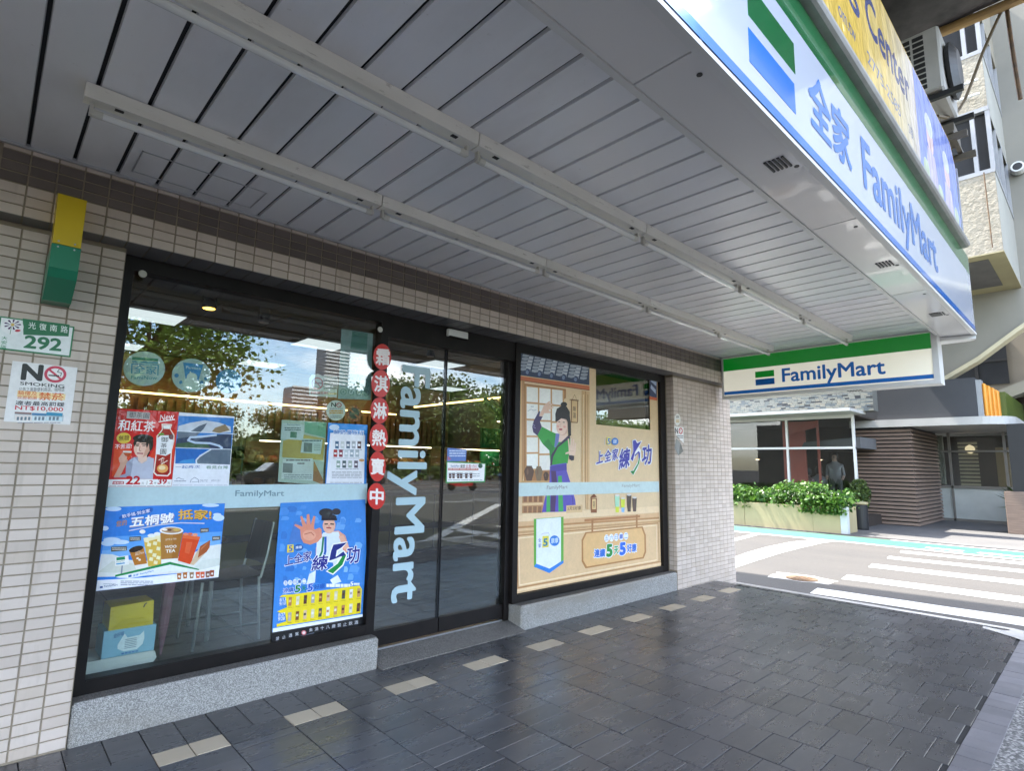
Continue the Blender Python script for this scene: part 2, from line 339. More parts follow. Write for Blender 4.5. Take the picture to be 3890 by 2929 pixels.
def ramp_z(x): return 0 if x < 6.79 else -(x-6.79)/(7.38-6.79)*.12
pv = MB()
for x0, x1 in ((-6, 6.79), (6.79, 7.40)):
    z0, z1 = ramp_z(x0)-.006, ramp_z(x1)-.006
    pv.quad((x0, .50, z0), (x1, .50, z1), (x1, 3.72, z1), (x0, 3.72, z0))
pavement = struct('pavement', pv, M['grout_dark'])
ag = MB(); ag.quad((-6, -1.2, -.004), (6.79, -1.2, -.004), (6.79, .512, -.004), (-6, .512, -.004)); ag.quad((6.79, -1.2, -.004), (7.4, -1.2, -.12), (7.4, .512, -.12), (6.79, .512, -.004)); ag.quad((-6, -1.2, -.13), (6.79, -1.2, -.13), (6.79, -1.2, -.004), (-6, -1.2, -.004))
obj('pebble_strip', ag, M['aggregate'], pavement)
# pavers: columns run towards the street, joints staggered by half a paver
PX, PW = .7358, .3053
def paver(w, h, t=.014, c=.0013):
    mb = MB(); b = [(-w/2, -h/2), (w/2, -h/2), (w/2, h/2), (-w/2, h/2)]; n = 0
    mb.v += [(x, y, -t) for x, y in b] + [(x, y, -c) for x, y in b] + [(x-math.copysign(c, x), y-math.copysign(c, y), 0) for x, y in b]
    for a in (0, 4):
        for i in range(4): mb.f.append((a+i, a+(i+1) % 4, a+4+(i+1) % 4, a+4+i)); mb.c.append(None)
    mb.f.append((8, 9, 10, 11)); mb.c.append(None); return mb
pcache = {}; pavers = []
def seen(p, area):                                   # rough size in the picture, zero outside the frame
    q = Vector(p) - CAM; d = q.length; f = q.dot(fw)
    if f < .3 or abs(q.dot(ax)/f) > .95 or abs(q.dot(ay)/f) > .72: return 0
    return area*abs(q.z)/d**3
def put_paver(name, x0, y0, x1, y1, m, parent=pavement):
    w, h = round(x1-x0, 3), round(y1-y0, 3); k = (name, w, h)
    if k not in pcache:
        pcache[k] = paver(w, h).mesh(name); pcache[k].materials.append(m)
    x = (x0+x1)/2; o = bpy.data.objects.new(name, pcache[k]); COL.objects.link(o); o.parent = parent
    dz = R.uniform(-.0012, .0012); o.location = (x, (y0+y1)/2, ramp_z(x)+dz)
    ry = R.uniform(-.005, .005) + (math.atan(.12/.59) if x > 6.79 else 0); o.rotation_euler = (R.uniform(-.006, .006), ry, 0); return o
def want(x0, y0, x1, y1): pavers.append((seen(((x0+x1)/2, (y0+y1)/2, 0), (x1-x0)*(y1-y0)), x0, y0, x1, y1))
G = .0042
for k in range(-6, 44):                              # soldier course along the wall
    x0 = PX + k*PW/2; want(x0, 3.1826+G, x0+PW/2-G, 3.489)
for k in range(-3, 22):
    x0 = PX + k*PW; x1 = x0 + PW - G
    if k % 2 == 0:
        xm = (x0+x1)/2
        put_paver('beige_paver', x0, 3.0385, xm-G/2, 3.1826, M['beige']); put_paver('beige_paver', xm+G/2, 3.0385, x1, 3.1826, M['beige']); y = 3.0385-G
    else: want(x0, 3.0385, x1, 3.1826); want(x0, 3.0385-G-.069, x1, 3.0385-G); y = 3.0385-2*G-.069
    while y > .66+.02:
        yn = max(y-.1435, .655); want(x0, yn, x1, y); y = yn-G
pavers.sort(reverse=True)
for _, x0, y0, x1, y1 in pavers[:300]: put_paver('paver', x0, y0, x1, y1, M['slate'])
V = []; F = []
for _, x0, y0, x1, y1 in pavers[300:]:
    t = paver(x1-x0, y1-y0); b = len(V); cx_, cy_ = (x0+x1)/2, (y0+y1)/2; tx, ty, dz = R.uniform(-.006, .006), R.uniform(-.005, .005), R.uniform(-.0012, .0012)
    V += [(p[0]+cx_, p[1]+cy_, p[2]+ramp_z(p[0]+cx_)+dz+p[0]*ty+p[1]*tx) for p in t.v]; F += [tuple(q+b for q in f) for f in t.f]
me = bpy.data.meshes.new('paver_field'); me.from_pydata(V, [], F); me.materials.append(M['slate']); o = bpy.data.objects.new('paver_field', me); COL.objects.link(o); o.parent = pavement; o['kind'] = 'stuff'
x = .25
while x < 7.2:
    put_paver('border_paver', x, .512, x+.1425, .650, M['brick']); x += .1475
# kerb along the lane, widening to the street corner
inn = [(7.37, 3.50), (7.36, 2.6), (7.33, 2.0), (7.12, 1.5), (6.86, 1.1), (6.52, .72), (6.3, .48), (6.2, -1.2)]
outr = [(7.475, 3.52), (7.49, 2.6), (7.50, 2.0), (7.51, 1.5), (7.52, 1.1), (7.53, .72), (7.53, .48), (7.5, -1.2)]
kb = MB(); NK = 6; rows = []
for (a, b), (c, d) in zip(inn, outr):
    r = []
    for i in range(NK+1):
        t = i/NK; xx = a+(c-a)*t; yy = b+(d-b)*t; z = (ramp_z(xx) if xx < 7.38 else -.12 + .02*max(0, (7.5-xx)/.12)) + .007
        if i == NK: z = -.125
        r.append((xx, yy, z))
    rows.append(r)
for ra, rb in zip(rows, rows[1:]):
    for i in range(NK): kb.quad(ra[i], ra[i+1], rb[i+1], rb[i])
struct('kerb', kb, M['kerb'], smooth=False)

# ================================================================== the shop building
store = thing('shop_building', 'tiled ground floor shop front with glass door, mural window and white slatted canopy ceiling', 'building')
def part(name, mb, m, parent=store, **k): return obj(name, mb, m, parent, **k)
TW, TH, GR = .095, .045, .0062
TG = .0045                                             # how far the tiles stand proud of the grout
# grout cores
mb = MB(); mb.box(-3, 3.5+TG, -.05, .448, 3.9, 2.50); part('pillar_core', mb, M['grout'])
mb = MB(); mb.box(5.93+TG, 3.5+TG, -.3, 7.378, 3.9, 2.50); part('pillar_core', mb, M['grout'])
mb = MB(); mb.box(-3, 3.38+TG, 2.471+TG, 7.378, 3.9, 2.815); part('beam_core', mb, M['grout'])
tiles = []   # (kind, x0, z0, w, h, plane)  kind: front y-plane tiles
def col_edges(a, b, pitch): 
    x = a; r = []
    while x < b-.02: r.append(x); x += pitch
    return r
for j in range(49):
    z = .006 + j*.0510
    if z+TH > 2.47: break
    for i in range(7):
        x1 = .4445 - i*.1050; tiles.append(('tile', x1-TW-.003, z, TW+.003, TH, 3.5))
for j in range(-3, 49):
    z = .006 + j*.0510
    if z+TH > 2.47: break
    for i in range(14):
        x0 = 5.934 + i*.1036
        if z < ramp_z(x0+.1)-.06: continue
        tiles.append(('tile', x0, z, TW+.002, TH, 3.5))
for i in range(75):
    x0 = .437 - 5*.1032 + i*.1032
    if x0 > 7.33: break
    w = min(TW+.0015, 7.376-x0)
    for j in range(7):
        z = 2.4735 + j*.0513; h = TH if j < 6 else .026
        tiles.append(('tile_dark' if 3 <= j <= 5 else 'tile', x0, z, w, h, 3.38))
def front_tile(w, h):
    mb = MB(); c = .0018; b = [(0, 0), (w, 0), (w, h), (0, h)]; inn_ = [(c, c), (w-c, c), (w-c, h-c), (c, h-c)]
    mb.v += [(x, TG, z) for x, z in b] + [(x, c, z) for x, z in b] + [(x, 0, z) for x, z in inn_]
    for a in (0, 4):
        for i in range(4): mb.f.append((a+i, a+(i+1) % 4, a+4+(i+1) % 4, a+4+i)); mb.c.append(None)
    mb.f.append((8, 9, 10, 11)); mb.c.append(None); return mb
def show_size(t):
    p = Vector((t[1]+t[3]/2, t[5], t[2]+t[4]/2)) - CAM; d = p.length
    f = p.dot(fw)/d
    px = p.dot(ax)/max(.01, p.dot(fw)); py = p.dot(ay)/max(.01, p.dot(fw))
    if f < .1 or abs(px) > .93 or abs(py) > .70: return 0
    return t[3]*t[4]*abs(p.y)/d**3
tiles.sort(key=show_size, reverse=True)
tcache = {}; rest = {}
for n, t in enumerate(tiles):
    kind, x0, z0, w, h, y = t
    key = (kind, round(w, 4), round(h, 4))
    if n < 300:
        if key not in tcache: tcache[key] = front_tile(w, h).mesh('tile'); tcache[key].materials.append(M[kind])
        o = bpy.data.objects.new('tile', tcache[key]); COL.objects.link(o); o.parent = store; o.location = (x0, y + R.uniform(-.0006, .0006), z0)
    else: rest.setdefault(kind, []).append((x0, z0, w, h, y))
me = bpy.data.meshes.new('tile_field'); V = []; F = []; mi = []
for idx, (kind, lst) in enumerate(rest.items()):
    me.materials.append(M[kind])
    for x0, z0, w, h, y in lst:
        t = front_tile(w, h); b = len(V); dy = R.uniform(-.0006, .0006); V += [(a+x0, b_+y+dy, c+z0) for a, b_, c in t.v]; F += [tuple(q+b for q in f) for f in t.f]; mi += [idx]*len(t.f)
# side returns of the far pillar and soffit of the beam join the same field
me.materials.append(M['tile_under']); ui = len(rest)
def addbox(x0, y0, z0, x1, y1, z1, idx):
    m_ = MB(); m_.box(x0, y0, z0, x1, y1, z1); b = len(V); V.extend(m_.v); F.extend([tuple(q+b for q in f) for f in m_.f]); mi.extend([idx]*6)
for i in range(75):
    x0 = .437 - 5*.1032 + i*.1032
    if x0 > 7.30: break
    ov = x0 < .40 or x0 > 5.88
    addbox(x0, 3.3835, 2.4712, x0+TW, 3.502 if ov else 3.625, 2.479, ui)
for j in range(48):
    z = .006 + j*.051
    if z < .19: continue
    for a, b in ((3.5032, 3.545), (3.551, 3.60)): addbox(5.9302, a, z, 5.938, b, z+TH, list(rest).index('tile'))
me.from_pydata(V, [], F); me.polygons.foreach_set('material_index', mi); me.update()
o = bpy.data.objects.new('tile_field', me); COL.objects.link(o); o.parent = store; o['kind'] = 'stuff'

# ledges, threshold
for x0, x1 in ((.452, 2.10), (3.445, 5.928)):
    mb = MB(); mb.bbox(x0, 3.498, -.02, x1, 3.80, .192, .014); lo = part('ledge', mb, M['granite'])
    mb = MB(); mb.quad((x0+.006, 3.520, .1932), (x1-.006, 3.520, .1932), (x1-.006, 3.66, .1932), (x0+.006, 3.66, .1932)); obj('ledge_top', mb, M['granite_top'], lo)
mb = MB(); mb.hexa([(2.10, 3.44, -.02), (3.445, 3.44, -.02), (3.445, 3.75, -.02), (2.10, 3.75, -.02), (2.10, 3.44, .006), (3.445, 3.44, .006), (3.445, 3.75, .07), (2.10, 3.75, .07)]); part('threshold', mb, M['granite_top'])
# ------------------------------------------------ window frames and panes
FY0, FY1 = 3.598, 3.685
def frame(x0, x1, z0, z1, l, r, b, t):
    f = MB(); f.box(x0, FY0, z0, x0+l, FY1, z1); f.box(x1-r, FY0, z0, x1, FY1, z1); f.box(x0+l, FY0+.002, z0, x1-r, FY1, z0+b); f.box(x0+l, FY0+.002, z1-t, x1-r, FY1, z1)
    fo = part('window_frame', f, M['frame'])
    g = MB(); g.box(x0+l+.006, 3.596, z0+b-.014, x1-r-.006, 3.606, z0+b-.004); obj('glazing_bead', g, M['frame'], fo)
    g = MB(); g.box(x0+l-.01, 3.640, z0+b-.01, x1-r+.01, 3.648, z1-t+.01); part('window_pane', g, M['glass']); return fo
frame(.452, 2.112, .194, 2.472, .052, .062, .070, .082)
frame(3.425, 5.905, .194, 2.472, .060, .100, .066, .085)
mb = MB(); mb.box(4.56, 3.6495, .27, 4.585, 3.70, 2.39); mb.box(5.632, 3.6495, .27, 5.662, 3.70, 2.39); part('mullion', mb, M['frame'])
# door head, jambs and two sliding leaves
mb = MB(); mb.box(2.112, 3.612, 2.297, 3.425, 3.72, 2.472); part('door_head', mb, M['frame'])
mb = MB(); mb.box(3.372, 3.640, .06, 3.425, 3.74, 2.297); part('door_jamb', mb, M['frame'])
mb = MB(); mb.box(2.112, 3.660, .055, 3.372, 3.715, .068); part('door_track', mb, M['steel'])
for x0, x1, y in ((2.112, 2.702, 3.672), (2.708, 3.372, 3.672)):
    g = MB(); g.box(x0+.004, y, .19, x1-.002, y+.01, 2.297); dl = part('door_leaf', g, M['glassdoor'])
    g = MB(); g.box(x0+.002, y-.014, .082, x1-.001, y+.024, .19); obj('bottom_rail', g, M['frame'], dl)
    g = MB(); g.box(x1-.012 if x0 < 2.5 else x0, y-.004, .19, x1-.002 if x0 < 2.5 else x0+.006, y+.014, 2.297); obj('edge_seal', g, M['mirrorblack'], dl)
# ------------------------------------------------ canopy ceiling
CZ = 2.81
mb = MB(); mb.box(-3, 1.10, CZ+.014, 7.2, 3.40, CZ+.05); part('ceiling_void', mb, M['panel_gap'])
for k in range(-4, 42):
    x0 = .003 + k*.1741 + .006; x1 = x0 + .1741 - .012
    if x1 > 7.16: break
    mb = MB(); z = CZ + R.uniform(-.0008, .0008)
    a, b = 1.125, 3.372
    mb.hexa([(x0+.004, a, z), (x1-.004, a, z), (x1-.004, b, z), (x0+.004, b, z), (x0, a, z+.016), (x1, a, z+.016), (x1, b, z+.016), (x0, b, z+.016)]); part('ceiling_panel', mb, M['panel'])
mb = MB(); mb.box(-3, 3.362, CZ-.012, 7.0, 3.378, CZ+.01); part('ceiling_trim', mb, M['alu'])
for x0, x1, y0, y1 in ((.40, .98, 3.02, 3.28),):
    mb = MB(); 
    for c in ((x0, y0, x0+.006, y1), (x1-.006, y0, x1, y1), (x0, y0, x1, y0+.006), (x0, y1-.006, x1, y1)): mb.box(c[0], c[1], CZ-.003, c[2], c[3], CZ+.0005)
    hatch = part('access_hatch', mb, M['alu'])
# ------------------------------------------------ upper storeys (the mass that shades the street)
mb = MB(); mb.box(-14, 1.45, 3.45, 7.38, 10.3, 22); part('upper_wall', mb, M['concrete'])
mb = MB(); mb.box(-14, .82, 2.86, 7.20, 3.9, 3.46); part('canopy_slab', mb, M['concrete'])
mb = MB(); mb.box(-14, 11.2, -.1, 7.38, 11.4, 3.46); mb.box(7.25, 3.9, -.2, 7.376, 11.4, 3.46); mb.box(-14, 3.51, -.1, -3.001, 3.9, 3.46); mb.box(-14, 3.9, -.1, -13.9, 11.2, 3.46); part('ground_floor_wall', mb, M['concrete'])
mb = MB(); mb.box(-14, -.9, 6.42, 7.45, 1.46, 6.62); sl = part('balcony_slab', mb, pm('blackened_concrete', (.03, .03, .031), (.13, .12, .115), 2.6, .9, None, .6, 6, bdist=.03))
mb = MB(); mb.box(-14, -.92, 6.40, 7.47, -.85, 7.4); obj('parapet', mb, M['concrete'], sl)
# ------------------------------------------------ interior shell
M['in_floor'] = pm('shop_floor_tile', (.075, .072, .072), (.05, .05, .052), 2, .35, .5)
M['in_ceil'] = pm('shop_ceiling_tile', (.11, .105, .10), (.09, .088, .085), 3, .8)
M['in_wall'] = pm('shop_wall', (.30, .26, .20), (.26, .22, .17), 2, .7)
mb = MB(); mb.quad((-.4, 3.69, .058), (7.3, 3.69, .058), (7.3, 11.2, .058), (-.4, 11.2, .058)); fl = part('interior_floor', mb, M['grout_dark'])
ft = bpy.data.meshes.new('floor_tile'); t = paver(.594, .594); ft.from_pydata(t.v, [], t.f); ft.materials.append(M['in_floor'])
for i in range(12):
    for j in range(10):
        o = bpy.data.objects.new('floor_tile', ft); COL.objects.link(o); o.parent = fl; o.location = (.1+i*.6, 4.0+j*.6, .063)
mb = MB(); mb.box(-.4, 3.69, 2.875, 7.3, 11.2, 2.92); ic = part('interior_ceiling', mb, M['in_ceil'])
mb = MB()
for i in range(13): mb.box(-.35+i*.633, 3.69, 2.868, -.335+i*.633, 11.2, 2.874)
for j in range(12): mb.box(-.4, 3.92+j*.64, 2.869, 7.3, 3.935+j*.64, 2.8735)
obj('ceiling_grid', mb, M['dark'], ic)
mb = MB(); mb.box(-.5, 3.9, .05, -.4, 11.2, 2.9); mb.box(7.15, 3.9, .05, 7.24, 11.2, 2.9); mb.box(-.5, 11.05, .05, 7.24, 11.15, 2.9); part('interior_wall', mb, M['in_wall'])
mb = MB(); mb.box(-.4, 3.70, 2.40, 7.2, 3.88, 2.87); part('window_bulkhead', mb, M['frame'])

# printed sheets: (key, axis, left edge x, lower edge z, drawing steps in millimetres)
SHEETS = {}
SHEETS['tea'] = ["tea","y",0.5045,1.207,[["p","C9161C",[0,3,298,0,297,423,3,420]],["p","E2461E",[16,53,93,165,85,216,11,232]],["p","D83A22",[176,167,239,315,296,319,293,90,189,121]],["p","E46A6A",[121,417,150,413,208,344,198,320,137,369]],["p","B9B4B4",[50,369,158,370,157,408,50,408]],["t","御茶園","222222",0,[60,375,153,376,61,405]],["t","和紅茶","F8F0F0",2,[16,300,187,302,18,361]],["t","New","F6F0F0",0,[207,365,275,380,207,401]],["l","F6F0F0",0.006,[203,360,278,379]],["e","E6C94A",20,[49,262,81,264,52,233]],["t","無糖","5A3A12",1,[27,244,74,251,26,274]],["t","不苦澀!","F8F0F0",1,[14,202,89,208,14,228]],["p","9A9EB4",[24,52,75,72,72,132,104,162,151,163,199,158,204,51]],["p","8088A4",[105,152,131,134,144,118,140,43,129,43]],["p","B9BED2",[99,44,104,162,131,134,173,167,198,154,204,43]],["p","D0A08C",[24,55,50,53,79,142,66,164,41,157,46,119]],["p","D9A893",[36,154,55,193,64,183,74,158,61,132,42,132]],["p","E3C4B6",[121,169,166,176,167,144,143,127,126,143]],["e","E6C0AE",20,[135,211,171,213,140,158]],["e","DDAE9C",20,[167,213,178,213,169,193]],["p","191416",[94,236,101,217,110,243,136,264,158,238,163,212,177,187,165,160,182,220,187,253,168,278,128,283,102,269]],["e","191416",20,[138,264,186,266,141,241]],["e","191416",20,[171,236,188,236,174,196]],["p","D2A08C",[153,199,162,219,166,239,174,200,164,173,145,161,149,179]],["p","EFD2C4",[112,217,123,221,126,192,118,188]],["e","3A2620",10,[115,224,123,224,115,221]],["e","3A2620",10,[145,225,154,226,145,223]],["l","2A1B18",0.005,[104,230,122,233]],["l","2A1B18",0.005,[134,234,155,233]],["l","B47A6A",0.004,[127,221,125,198,134,195]],["l","A8454A",0.007,[118,183,143,182]],["p","EFE6DC",[51,194,91,194,91,184,53,185]],["p","B5471E",[53,185,91,184,82,165,65,167]],["p","F2E2D8",[217,351,269,351,264,323,286,291,289,257,282,203,284,136,288,76,275,58,220,61,202,79,204,135,205,207,199,280,222,318]],["p","A01F16",[224,345,263,345,260,322,282,287,283,257,277,203,278,136,282,80,272,65,222,68,208,82,209,135,210,207,205,278,226,316]],["p","EDEBEA",[225,343,262,344,259,323,229,323]],["p","EDEEF2",[201,267,219,284,257,288,284,260,280,190,253,172,205,181]],["t","御","26282E",1,[222,249,258,247,221,278]],["t","茶","26282E",1,[224,216,256,217,223,241]],["t","園","26282E",1,[225,180,255,181,224,210]],["e","5A1016",20,[271,280,283,281,272,265]],["p","5FA03A",[204,293,229,300,238,288,213,286]],["e","E8A25A",20,[245,102,272,103,247,78]],["e","F6D9A8",20,[242,106,259,106,243,94]],["l","F2E2D8",0.004,[223,148,242,162]],["l","F2E2D8",0.004,[237,125,264,146]],["t","紅","F2D8C8",0,[233,130,252,129,232,163]],["p","F2F2F4",[0,4,297,1,297,41,151,43,-1,42]],["p","B8141E",[21,17,72,17,72,31,23,32]],["t","嚐鮮價","F6EEEE",1,[26,19,69,19,26,29]],["t","22","BE1220",4,[80,15,147,15,79,61]],["t","元","444444",0,[154,15,165,15,153,27]],["l","777777",0.002,[178,14,178,34]],["t","2","BE1220",3,[189,16,207,16,188,37]],["t","件","444444",0,[211,16,223,16,211,27]],["t","39","BE1220",4,[228,15,273,15,228,46]],["t","元","444444",0,[278,15,289,15,277,28]],["r","A9A9B0",1,0.5,1,[10,5,295,2,10,11]]]]
SHEETS['taiwan'] = ["taiwan","y",0.8027,1.2088,[["p","E4E8F2",[1,1,301,0,298,417,0,420]],["p","2E7AC8",[0,210,298,217,297,408,-1,400]],["p","C3CBD8",[4,341,57,362,137,383,216,375,281,354,287,319,189,310,93,308,4,310]],["p","5A6678",[2,310,68,314,108,347,151,368,135,332,96,281,7,256]],["p","8D7A5E",[196,342,250,367,279,333,221,312,181,320]],["p","2B3B5A",[3,270,95,288,189,299,291,312,296,220,-1,217]],["p","34563E",[4,242,67,252,162,245,183,225,4,217]],["l","B8CCE6",0.012,[206,300,127,286,71,280,60,262,98,250,178,250,227,237,245,224]],["p","1C66B8",[7,128,115,130,125,164,184,215,1,212]],["p","56677A",[121,130,297,127,296,217,187,213,131,168,110,150]],["l","C8D6E4",0.008,[115,130,112,150,130,175,184,213]],["p","3C8FD0",[17,132,109,131,100,157,46,149]],["l","D5DEEA",0.004,[1,312,322,310]],["l","D5DEEA",0.004,[0,218,297,218]],["t","一起再次","3A66B0",1,[10,100,135,103,10,118]],["t","看見台灣","5E8A7A",1,[167,100,287,101,167,119]],["l","8892A8",0.003,[20,41,31,50,43,43,59,39]],["r","8892A8",1,0.5,1,[12,26,71,26,11,35]],["l","8892A8",0.003,[92,22,96,38,113,51,133,38,137,21]],["r","8892A8",1,0.5,1,[100,23,134,23,100,28]],["t","DE/TZ","8892A8",0,[142,26,183,25,142,38]],["t","EDY/21","8892A8",0,[203,27,249,27,204,37]],["r","A8B0C0",1,0.5,1,[5,5,294,2,5,10]]]]
SHEETS['woo'] = ["woo","y",0.5096,0.682,[["p","2F7FDB",[1,0,582,1,582,425,0,423]],["p","5FA4EC",[8,198,580,209,580,261,7,271]],["p","7DB6F0",[6,165,577,171,577,212,7,202]],["e","C9DEF6",20,[45,252,83,249,47,238]],["e","C9DEF6",20,[81,239,122,236,82,227]],["e","C9DEF6",20,[27,237,56,234,28,223]],["e","C9DEF6",20,[35,413,70,412,36,401]],["e","C9DEF6",20,[8,315,24,314,9,303]],["e","C9DEF6",20,[554,342,586,340,555,323]],["e","C9DEF6",20,[505,416,551,414,506,406]],["e","C9DEF6",20,[545,361,567,360,546,352]],["p","E4E6E2",[0,71,4,185,53,179,131,143,235,126,426,147,508,184,581,190,582,55,435,46,181,53]],["p","D6DAD0",[1,94,56,144,176,115,180,67]],["p","D9DED8",[434,53,484,106,583,111,582,59]],["p","F2F3F6",[1,1,582,2,583,68,435,46,213,43,2,54]],["p","1F5FB8",[63,367,73,379,202,415,215,410,214,394,202,384,75,358,65,359]],["t","飲手搖·到全家","F4F6FA",1,[79,362,204,389,74,381]],["t","您的","C08A2A",2,[56,319,102,326,54,349]],["t","五桐號","8C8AA8",6,[115,306,324,323,116,363]],["t","五桐號","F8F8FA",3,[115,312,320,328,115,368]],["t","抵家!","7A5A2A",5,[342,340,519,331,338,398]],["t","抵家!","E0B04A",3,[342,343,515,335,338,400]],["l","C8CCD8",0.006,[116,296,248,318,357,324,479,314]],["p","B8762E",[125,193,191,203,215,115,158,112]],["p","EDEAE4",[158,112,215,116,221,97,166,92]],["e","2E2018",16,[157,197,189,205,162,182]],["t","LET'S\nMILKTEA","F0E2CC",0,[156,161,194,172,156,182]],["e","F2E6D2",20,[168,148,174,148,168,143]],["e","F2E6D2",20,[178,139,184,138,178,133]],["p","D9B24A",[185,252,265,267,283,97,222,100]],["p","F0E7BE",[185,252,265,267,266,246,192,231]],["p","F3E9BC",[205,209,223,204,224,222,207,227]],["p","F3E9BC",[232,214,251,209,252,227,234,232]],["p","F3E9BC",[251,184,269,179,270,197,253,202]],["p","F3E9BC",[215,173,233,168,234,186,217,191]],["p","F3E9BC",[235,151,253,145,255,164,237,169]],["p","F3E9BC",[255,135,274,130,275,148,257,153]],["p","F3E9BC",[222,131,240,126,241,144,224,149]],["p","F3E9BC",[245,112,263,106,264,124,247,129]],["p","F3E9BC",[194,230,212,226,213,244,196,248]],["p","F3E9BC",[250,230,268,225,269,243,252,248]],["e","EAF0F0",20,[222,263,241,262,223,253]],["e","F0F2EE",20,[248,270,264,269,249,260]],["e","F2F2EA",20,[177,287,191,286,178,276]],["p","B07A38",[262,275,374,274,361,128,280,131]],["p","A56C2C",[325,274,374,274,361,128,332,129]],["p","F1F0F0",[280,131,361,130,362,103,285,104]],["e","F1EEE8",20,[316,284,375,280,318,263]],["e","B08A66",20,[316,285,365,282,318,270]],["e","F4EEE2",20,[282,291,295,290,283,285]],["e","6A4A34",20,[305,288,316,287,305,282]],["e","D2B060",20,[340,287,357,286,341,279]],["t","LET'S O TEA","F0E2CC",0,[291,232,344,233,291,241]],["t","WOO","F8F2E6",3,[290,190,348,188,290,205]],["t","TEA","F8F2E6",3,[298,164,345,165,297,182]],["p","D8491E",[374,260,465,239,428,89,362,117]],["p","E86A3A",[374,260,465,239,461,221,374,238]],["e","F0906A",20,[389,259,402,258,390,251]],["e","F0A080",20,[437,252,450,251,437,243]],["e","E0704A",20,[412,259,424,258,413,252]],["p","E2633A",[396,215,427,213,416,148,392,158]],["p","D9BFA0",[424,90,469,187,507,155,445,84]],["p","A9562A",[469,187,519,217,519,176,505,151,462,122]],["p","C8784A",[477,179,516,210,491,182,472,162]],["p","5A5448",[46,193,115,193,113,216,44,218]],["r","E6E2D8",2,0.45,1,[50,200,111,194,48,215]],["p","5A5448",[122,239,174,241,172,263,120,263]],["r","E6E2D8",2,0.45,1,[126,246,169,243,124,260]],["p","5A5448",[463,261,507,265,505,287,461,287]],["r","E6E2D8",2,0.45,1,[467,268,502,266,466,283]],["p","5A5448",[530,212,574,215,572,237,528,237]],["r","E6E2D8",2,0.45,1,[534,219,568,217,533,233]],["p","1F8A4A",[77,62,75,72,324,114,474,59,475,53,325,99]],["p","EAF0F6",[93,56,78,61,325,99,468,53,365,57,329,64,141,47]],["t","全家 FamilyMart","4A8CC8",2,[155,51,250,68,153,65]],["p","2E6AA8",[136,52,150,55,148,66,134,63]],["p","EEF0EE",[71,117,132,120,124,168,66,163]],["p","1F8A5A",[74,146,112,147,109,163,72,161]],["p","4A9AC8",[75,124,113,126,111,132,74,131]],["t","FamilyMart","3A9A6A",1,[76,134,111,136,74,142]],["p","8A94A0",[99,76,106,77,105,117,99,117]],["p","B06A2E",[369,14,386,14,386,47,364,48]],["e","F0E8E0",8,[377,29,383,28,378,22]],["p","B06A2E",[399,15,416,15,415,49,393,49]],["e","F0E8E0",8,[406,30,412,29,407,24]],["p","9A7A5A",[432,12,449,12,449,46,426,46]],["e","F0E8E0",8,[440,27,446,26,440,20]],["p","D8603A",[464,10,481,10,481,44,458,45]],["e","F0E8E0",8,[472,25,478,24,473,19]],["p","D8603A",[488,8,506,8,505,42,482,43]],["e","F0E8E0",8,[496,23,502,23,497,17]],["p","8A5A4A",[515,7,533,7,533,42,509,43]],["e","F0E8E0",8,[524,23,530,22,524,16]],["p","9A4A2A",[537,10,556,10,555,45,532,46]],["e","F0E8E0",8,[546,26,552,25,546,19]],["t","FamilyMart","4A5A88",1,[34,13,92,14,33,25]],["p","3A5A98",[16,13,28,13,27,22,15,22]],["r","8890A8",3,0.4,1,[105,14,254,-5,102,42]],["r","8890A8",1,0.5,1,[29,31,82,24,29,35]]]]
